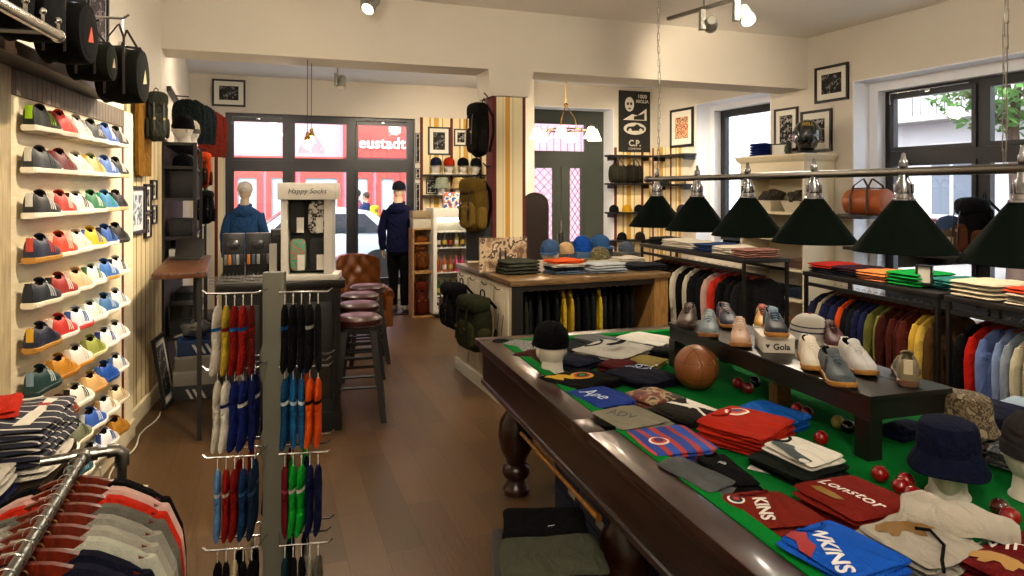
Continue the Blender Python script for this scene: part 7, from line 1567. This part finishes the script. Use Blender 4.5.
for ti, z in enumerate(tiers):
    for row, yy in enumerate((-.10, -.02, .07)):
        if ti == 0 and row != 0: continue
        for s in (-1, 1):
            b = MB(); L_ = .205 if row == 0 else .19; zz = z
            b.tube([(s*.02, -.018 if row == 0 else .0, zz), (s*.035, yy, zz), (s*(L_-.015), yy, zz), (s*L_, yy, zz+.012)], .0032, 6); b.out('prong', chrome, t)
            n = 5 if row == 0 else 2
            for k in range(n):
                d = (TI[ti][0] if s < 0 else TI[ti][1]); cc = d[k] if row == 0 else d[(k*2+row) % 5]
                lx = s*(.158-.0265*k) if row == 0 else s*(.13-.05*k-.02*row)
                p = Vector((SX+lx*ca-yy*sa_, SY+lx*sa_+yy*ca, zz-.012))
                SOCK.put(p, R(8+random.uniform(-12, 12)), '%s socks, %s from the outside, %s side, %s tier, %s row' % (cc[2], ORD[k], 'left' if s < 0 else 'right', TR[ti], ['front', 'middle', 'back'][row]), 'socks', 'socks on the grey stand', {'sock': cloth(cc[0]), 'band': cloth(cc[1])}, (.82, 1, .80))
# ================================================================ near left: pipe rail of shirts, table of striped shirts
galv = metal('#8d8f8c', .35)
PA, PB_ = G(85, 455, 1.03), G(10, 576, 1.03); dr = (PA-PB_).normalized(); PR = math.atan2(dr.y, dr.x)
t = thing('pipe_rail', 'galvanised pipe clothes rail with elbow joint at the near left', 'clothes rail', (0, 0, 0))
b = MB(); b.tube([PA, PB_-dr*.55], .0135, 14); b.out('rail_pipe', galv, t)
el = G(122, 449, 1.03); up = (el-PA).normalized()
b = MB(); b.tube([PA-up*.10, PA, el-up*.02], .0125, 12); b.tube([el-up*.035, el-up*.012, el+Vector((0, 0, -.012))+up*.0, el+Vector((0, 0, -.045))], .019, 14); b.tube([PA-up*.03, PA+up*.03], .0185, 14); b.tube([PA-dr*.035, PA-dr*.005], .0185, 14); b.tube([PA+up*.06, PA+up*.075], .0175, 14); b.out('joint', metal('#a3a29c', .3), t)
b = MB(); b.tube([el+Vector((0, 0, -.045)), Vector((el.x, el.y, .02))], .0128, 12); b.out('upright', galv, t); b = MB(); b.lathe([(.05, 0), (.05, .008), (.02, .012), (.02, .03)], 20, (el.x, el.y, 0)); b.out('floor_flange', galv, t)
b = MB(); e2 = PB_-dr*.55; b.tube([e2, Vector((e2.x, e2.y, .02))], .0128, 12); b.lathe([(.05, 0), (.05, .008), (.02, .012), (.02, .03)], 20, (e2.x, e2.y, 0)); b.out('upright', galv, t)
il = [('#141416', 'black'), ('#c9a8a0', 'pale pink'), ('#b8321e', 'bright red'), ('#6a6860', 'grey marl'), ('#8f8d84', 'light grey'), ('#9c9a90', 'grey'), ('#aeb0a4', 'mint grey'), ('#181a2c', 'navy'), ('#1c1e30', 'navy'), ('#c23a24', 'orange red'), ('#15161c', 'black'), ('#1a1c28', 'dark blue'), ('#26262c', 'charcoal')]
for i, (c, nm) in enumerate(il):
    p = PA-dr*(.10+.055*i)+Vector((0, 0, .014)); a = PR-PI/2+R(random.uniform(-5, 5)-4)
    lb = '%s polo shirt on the pipe rail, %s from the far end' % (nm, ORD[i]); SHIRT.put(p, a, lb, 'shirt', 'shirts on the pipe rail', garment(c)); HNG.put(p, a, 'brown wooden hanger on the pipe rail, %s from the far end' % ORD[i], 'hanger', 'hangers on the pipe rail')
TA, TB = G(77, 439, .80), G(0, 538, .80); td = (TA-TB).normalized(); TR_ = math.atan2(td.y, td.x)
t = thing('dark_table', 'dark wooden table of striped shirts at the near left', 'table', (TB.x, TB.y, 0), TR_); tl = (TA-TB).length
dkt = wood('dark_walnut', '#1c120c', '#3a281c', .4, (1, 8, 8), 4)
b = MB(); b.bx(-.6, tl, .0, .42, .765, .80, .003); b.out('tabletop', dkt, t)
for x in (-.55, tl-.05):
    for y in (.05, .37): b = MB(); b.bx(x-.025, x+.025, y-.025, y+.025, 0, .765); b.out('leg', dkt, t, smooth=False)
TT = Fr(TB.x, TB.y, math.degrees(TR_))
def nst(nm, per=.055): return ramp_mat(nm, [(0, '#131530'), (.72, '#c9c5bc'), (.86, '#131530')], 'Y', per)
GS = 'striped shirts on the near left table'
for j in range(4):
    c = TT.p(tl-.22, .18, .801+.046*j); s_ = j % 2
    folded(c, TR_+R(-90+random.uniform(-5, 5)), '#171a34', 'navy and white striped folded shirt, %s from the top of the far stack' % ORD[3-j], w=.38, d=.40, h=.044, layers=2, group=GS, seed=130+j, mat=nst('navy_white_stripes') if j != 0 else cloth('#cfc9bc'), collar='#cfcabd', wr=.009, extra=lambda t, o, top: (blob(t, o, [(.09, -.15), (.14, -.15), (.14, .12), (.10, .14)], '#cfcabd', 'placket', .0006), blob(t, o, disc(.12, .05, .022, .012), '#a83034', 'stitching', .0012)))
for j, (c, nm) in enumerate((('#25284a', 'navy'), ('#c4bfb4', 'white'))):
    folded(TT.p(tl-.62, .20, .801+.05*j), TR_+R(-90), c, '%s folded shirt in the nearer stack of the near left table' % nm, w=.30, d=.34, h=.048, layers=3, group=GS, seed=140+j, wr=.009)
folded(TT.p(tl-.21, .22, .801+.186), TR_+R(-80), '#a8301e', 'red folded shirt lying on the far stack of striped shirts', w=.2, d=.22, h=.03, layers=2, group=GS, seed=145)
# navy jacket hanging at the left edge
q = D(-20, 205, 2.5); JKT.put(q, R(LW.d+10), 'navy jacket hanging at the very left edge of the photo', 'jacket', None, garment('#20284c'), .72); HNG.put(q, R(LW.d+10), 'hanger of the navy jacket at the left edge', 'hanger', None, None, .72)
rel = q-LW.p(0, 0); e = LW.p(rel.x*LW.c+rel.y*LW.s, -.0, q.z+.01); b = MB(); b.tube([q+Vector((0, 0, .012)), e], .008, 8); o = b.out('hanging_rod', chrome); tag(o, 'chrome arm holding the navy jacket at the left edge', 'hook')
# ================================================================ the street outside
GZ = -.05
b = MB(); b.bx(-40, 40, -.3, 40, -.3, GZ); o = struct(b.out('ground_outside', M('#8f8c88', .8, var=.08, scale=1.2), loc=(-2.96-.339*1.2, 10.5+.94*1.2, 0), rz=R(19.8), smooth=False))
b = MB(); b.bx(-15, 30, 1.2, 40, -.3, GZ); o = struct(b.out('ground_beside', M('#9a9894', .8, var=.08, scale=1.2), loc=(RW.x, RW.y, 0), rz=R(RW.d), smooth=False))
SF = Fr(*W1.p(0, 9.5)[:2], 19.8); X = lambda px: SF.t(px)
t = thing('shopfront_building', 'pale building across the street with red framed shopfronts', 'building', (SF.x, SF.y, 0), R(SF.d))
bw = M('#b08c9a', .8, var=.05, scale=1); rd_ = M('#b44038', .5, var=.06); gd = M('#98a4aa', .2, var=.3, scale=1.5)
zz = lambda py: EYE-(py-HOR)*(SF.p(X(320)).y)/FPX
b = MB(); b.bx(-16, 14, 0, 6, GZ, 11); b.out('facade', bw, t, smooth=False)
for k in range(9):
    x = -14+3.1*k; b = MB(); b.bx(x, x+1.3, -.04, .0, 5.4, 7.6); f_ = b.out('window', M('#c9c4c0', .6), t, smooth=False); b = MB(); b.bx(x+.1, x+1.2, -.05, -.04, 5.5, 7.5); b.out('pane', gd, f_, smooth=False)
b = MB(); b.bx(X(343), X(412), -.25, 0, zz(157), zz(112)); b.out('red_fascia', rd_, t, smooth=False)
b = MB(); b.bx(X(232), X(343), -.12, 0, zz(168), zz(157)); b.out('red_band', rd_, t, smooth=False)
lettering('neustadt', .46, M('#eeeae4', .5), t, Matrix.Translation((X(377), -.27, zz(143))) @ RX90, th=.02, bold=.01)
for a, c in ((232, 262), (266, 296), (300, 342), (346, 372), (376, 398), (400, 430)):
    xa, xb = X(a), X(c); b = MB(); b.bx(xa, xa+.14, -.1, 0, GZ, zz(168)); b.bx(xb-.14, xb, -.1, 0, GZ, zz(168)); b.bx(xa+.14, xb-.14, -.1, 0, zz(178), zz(168)); b.bx(xa+.14, xb-.14, -.1, 0, GZ, .35); f_ = b.out('shop_window', rd_, t, smooth=False); b = MB(); b.bx(xa+.14, xb-.14, -.04, -.02, .35, zz(178)); b.out('pane', gd, f_, smooth=False)
t2 = thing('street_kerb', 'grey pavement kerb in front of the red shopfronts', 'kerb', (SF.x, SF.y, 0), R(SF.d)); b = MB(); b.bx(-14, 12, -2.2, 0, GZ+.002, GZ+.12); b.out('pavement', M('#a8a4a0', .8, var=.08, scale=2), t2, smooth=False)
# parked car
cp_ = W1.p(W1.t(305, 3.6), 3.6, GZ); t = thing('parked_car', 'silver white car parked outside the street window', 'car', cp_, R(19.8)); cm_ = M('#b8c4d2', .2, coat=.8, var=.02)
def carsec(x):
    tab_h = [(-2.1, .55), (-1.9, .85), (-1.2, .95), (-.9, 1.02), (-.35, 1.42), (.6, 1.46), (1.2, 1.38), (1.75, 1.0), (2.05, .92), (2.15, .6)]
    tab_w = [(-2.1, .70), (-1.9, .82), (-1, .87), (1, .87), (1.9, .84), (2.15, .74)]
    h = lerp_tab(tab_h, x); w_ = lerp_tab(tab_w, x); bl_ = min(h, .92); top = h-bl_
    return [(x, -w_, .28), (x, -w_-.02, .6), (x, -w_*.98, bl_), (x, -w_*(.98-.22*min(1, top/.5)), h), (x, w_*(.98-.22*min(1, top/.5)), h), (x, w_*.98, bl_), (x, w_+.02, .6), (x, w_, .28)]
b = MB(); b.rings([carsec(x) for x in (-2.1, -2.0, -1.9, -1.5, -1.2, -.9, -.6, -.35, 0, .6, 1.2, 1.5, 1.75, 2.05, 2.15)]); b.out('body', cm_, t)
b = MB()
for s in (-1, 1): b.rings([[(x, s*(lerp_tab([(-.8, .86), (1.6, .86)], x)-.0+.005-.14*k), .95+.38*k) for x, k in ((-.72, 0), (-.32, 1), (1.1, 1), (1.5, 0))], [(x, s*(.86-.01-.14*k), .95+.38*k) for x, k in ((-.72, 0), (-.32, 1), (1.1, 1), (1.5, 0))]])
b.out('side_windows', M('#27333c', .08, coat=1), t, smooth=False)
b = MB(); b.rings([[(-.92, -.70, 1.025), (-.92, .70, 1.025), (-.37, .60, 1.435), (-.37, -.60, 1.435)], [(-.90, -.70, 1.005), (-.90, .70, 1.005), (-.36, .60, 1.40), (-.36, -.60, 1.40)]]); b.out('windscreen', M('#3a4a54', .08, coat=1), t, smooth=False)
for x in (-1.35, 1.35):
    for s in (-1, 1): b = MB(Matrix.Translation((x, s*.80, .31)) @ RX90); b.lathe([(.18, -.1), (.31, -.1), (.32, -.05), (.32, .05), (.31, .1), (.18, .1)], 28); b.out('wheel', M('#1a1a1c', .6), t)
for s in (-1, 1): b = MB(); b.ball((-2.03, s*.62, .66), (.08, .16, .08), 14, 8); b.out('headlight', M('#d8dcde', .1, coat=1), t)
# passers-by
q = D(366, 250, 17.5); make_figure('person', 'person in dark blue coat with yellow backpack walking past outside', 'person', (q.x, q.y, GZ+.0), R(250), '#2a3a5c', '#26262c', skin='#a8806a', H=1.74, hood=False, stride=.18, bare_head='#2c2018')
PACK.put((q.x+.20, q.y+.02, GZ+.98), R(80), 'yellow backpack worn by the person walking outside', 'backpack', None, pack_mats('#b8a83c', '#c9b84a', '#3a3a30'), (1, 1, .95))
q = D(357, 250, 18.1); make_figure('person', 'person in pinkish top walking behind the blue coated one outside', 'person', (q.x, q.y, GZ+.0), R(250), '#8a5a6a', '#2c2c34', skin='#a8806a', H=1.80, hood=False, stride=.15, bare_head='#1c1a1c')
# building and tree seen through the right windows
EF = Fr(*RW.p(0, 11)[:2], RW.d); t = thing('pale_building', 'pale house front with balcony railing beyond the right window', 'building', (EF.x, EF.y, 0), R(EF.d))
pb = M('#cfd2d4', .8, var=.05, scale=1); b = MB(); b.bx(-14, 22, 0, 5, GZ, 12); b.out('facade', pb, t, smooth=False)
for k in range(12):
    for z in (1.0, 4.4, 7.8): x = -12+2.7*k; b = MB(); b.bx(x, x+1.3, -.06, 0, z, z+2); f_ = b.out('window', M('#e4e4e2', .6), t, smooth=False); b = MB(); b.bx(x+.1, x+.6, -.07, -.06, z+.1, z+1.9); b.bx(x+.7, x+1.2, -.07, -.06, z+.1, z+1.9); b.out('pane', M('#7c8c98', .2, var=.2), f_, smooth=False)
b = MB(); b.bx(-8, 14, -.9, 0, 3.55, 3.7); b.out('balcony_slab', M('#b0b0ae', .8), t, smooth=False)
b = MB(); b.tube([(-8, -.85, 4.6), (14, -.85, 4.6)], .03, 6)
for k in range(100): b.tube([(-8+.22*k, -.85, 3.7), (-8+.22*k, -.85, 4.6)], .012, 4)
b.out('railing', M('#3a3c40', .5), t)
tp_ = RW.p(RW.t(1015, 8), 8, GZ); t = thing('street_tree', 'green leafy tree beyond the right window', 'tree', tp_)
b = MB(); b.tube([(0, 0, 0), (.05, 0, 1.5), (0, .05, 3.0), (.1, 0, 4.2)], [.16, .13, .10, .05], 10)
for a in range(5): b.tube([(0, 0, 2.4+.3*a), (1.0*math.cos(a*1.3), 1.0*math.sin(a*1.3), 3.4+.3*a)], [.05, .02], 6)
b.out('trunk', M('#4a3a2c', .8), t)
b = MB(); rnd = random.Random(3)
for k in range(2600):
    th = rnd.uniform(0, 2*PI); ph = math.acos(rnd.uniform(-1, 1)); r = 1.7*rnd.uniform(.55, 1)
    c = Vector((r*math.sin(ph)*math.cos(th), r*math.sin(ph)*math.sin(th), 4.4+r*.9*math.cos(ph))); a = Vector((rnd.uniform(-1, 1), rnd.uniform(-1, 1), rnd.uniform(-1, 1))).normalized()*.11; e_ = a.orthogonal().normalized()*.06
    b.f([b.v(c-a), b.v(c+e_), b.v(c+a), b.v(c-e_)])
b.out('crown', M('#4c7a34', .7, var=.3, scale=3), t, smooth=False)
# ================================================================ lamps
WARM = (1, .82, .60)
def track_head(loc, target, power, label, angle=75, lit=True, name='track_spotlight', col='#8f8c82', group=None, top=None):
    loc = Vector(loc); d = (Vector(target)-loc).normalized(); q = d.to_track_quat('-Z', 'Y')
    t = thing(name, label, 'spotlight', loc, group=group); Tq = q.to_matrix().to_4x4()
    g = M(col, .45, .3)
    b = MB(Tq); b.lathe([(.058, -.085), (.060, -.08), (.060, -.05), (.050, -.045), (.048, .07), (.036, .09)], 20); b.out('can', g, t)
    b = MB(Tq); b.lathe([(.053, -.088), (.053, -.086)], 20); b.out('lens', M('#ffeccc', .3, emit=14 if lit else 0), t)
    b = MB(); b.box((-.075, 0, .03), (.045, .075, .17), .004); b.tube([(-.06, 0, .0), (0, 0, 0)], .008); b.tube([(-.06, 0, .11), (-.06, 0, (top or CEIL)-loc.z)], .010); b.out('driver_box', g, t)
    if lit and power: lamp('track_spot_beam', 'SPOT', loc+d*.10, power, WARM, target, .04, angle, .7)
    return t
steel = M('#77736a', .4, .6)
def track(a, c_, label):
    a, c_ = Vector(a), Vector(c_); d = c_-a; b = MB(); b.box(((a+c_)/2)+Vector((0, 0, 0)), (d.length, .035, .03), .002, rz=math.atan2(d.y, d.x)); o = b.out('light_track', steel); tag(o, label, 'light track'); return o
ta, tb = D(668, 18, 3.55*1.6), D(735, -2, 3.55*1.45)
ta.z = tb.z = 3.3; q = G(668, 19, 3.3); q2 = G(745, -4, 3.3)
track(q, q2+(q2-q)*.6, 'grey ceiling light track with two spotlights')
b = MB(); b.tube([(q+(q2-q)*.5), (q+(q2-q)*.5)+Vector((0, 0, .3))], .008); b.tube([(q+(q2-q)*1.4), (q+(q2-q)*1.4)+Vector((0, 0, .3))], .008); o = b.out('track_rod', steel); tag(o, 'thin rods holding the ceiling light track', 'rod')
BEAMPT = BM.p(BM.t(740), 0, 3.2)
s1 = q+(q2-q)*.5; s1.z = 3.17; s1.x += .06; track_head(s1, BM.p(BM.t(700), 0, 2.98), 110, 'lit grey spotlight on the track aimed at the beam', 62, top=3.29)
s2 = q+(q2-q)*.92; s2.z = 3.17; s2.x += .06; track_head(s2, (s2.x+.2, s2.y-1.9, .9), 170, 'grey spotlight at the right end of the ceiling track', 80, top=3.29)
s3 = G(372, 4, 3.42); track_head(s3, (-2.35, 3.9, 1.0), 300, 'lit spotlight cut by the top edge of the photo', 70)
s4 = G(342, 82, 3.2); track_head(s4, (-2.4, 8.4, 0.8), 0, 'grey unlit spotlight on the ceiling before the street window', 70, lit=False, top=CEIL2)
for l, tg, p, a, lb, tp in [((.0, 2.6, 3.42), (-2.4, 3.5, 1.3), 400, 70, 'ceiling spotlight above the sock stand', CEIL),
    ((-.6, 4.6, 3.42), (-2.8, 4.7, 1.2), 220, 70, 'ceiling spotlight near the far end of the shoe wall', CEIL),
    ((.7, .6, 3.42), (1.0, 2.3, .85), 90, 80, 'added ceiling spotlight over the near end of the billiard table', CEIL),  # from here down: added spotlights, put in to light the goods
    ((2.2, 3.4, 3.42), (2.9, 3.9, .9), 260, 85, 'added ceiling spotlight over the right clothes racks', CEIL),
    ((.6, 3.9, 3.42), (.9, 5.9, .9), 320, 75, 'added ceiling spotlight in front of the shop counter', CEIL),  # added to brighten the jackets in the counter front
    ((-.5, -.4, 3.42), (-1.3, 1.5, .8), 200, 75, 'added ceiling spotlight over the near left clothes rail', CEIL),
    ((-.9, 7.9, 3.25), (-.9, 10.2, 1.7), 260, 95, 'added ceiling spotlight before the hat shelves', CEIL2),
    ((1.7, 9.0, 3.25), (2.1, 11.0, 1.6), 200, 95, 'added ceiling spotlight before the entrance wall shelves', CEIL2),
    ((-2.4, 7.2, 3.25), (-3.6, 7.6, 1.6), 90, 95, 'added ceiling spotlight over the accessories shelves', CEIL2)]:
    track_head(l, tg, p, lb, a, top=tp)
def globe(x, y, zc, power, lab):  # unseen fill lamps, added to lift the ceiling and walls
    t = thing('added_fill_lamp', lab, 'ceiling lamp', (x, y, 0)); b = MB(); b.lathe([(.08, zc), (.08, zc-.03), (.04, zc-.05)], 20); b.out('rose', steel, t)
    b = MB(); b.ball((0, 0, zc-.16), .12, 20, 14); b.out('globe', M('#fff0d8', .4, emit=6), t); lamp('added_fill_glow', 'POINT', (x, y, zc-.42), power, (1, .89, .74), size=.12)
globe(.4, -1.0, CEIL, 95, 'added opal globe fill lamp behind the viewer')
globe(3.6, .8, CEIL, 60, 'added opal globe fill lamp over the right front of the shop')
globe(-.2, 8.05, CEIL2, 40, 'added opal globe fill lamp behind the beam by the pillar')
globe(-2.4, 7.0, CEIL2, 30, 'added opal globe fill lamp behind the beam on the left')
globe(1.9, 5.3, CEIL, 48, 'added opal globe fill lamp above the right end of the counter')
globe(-1.2, 4.3, CEIL, 35, 'added opal globe fill lamp above the walkway by the shoe wall')
for p in PROTOS: p.drop()
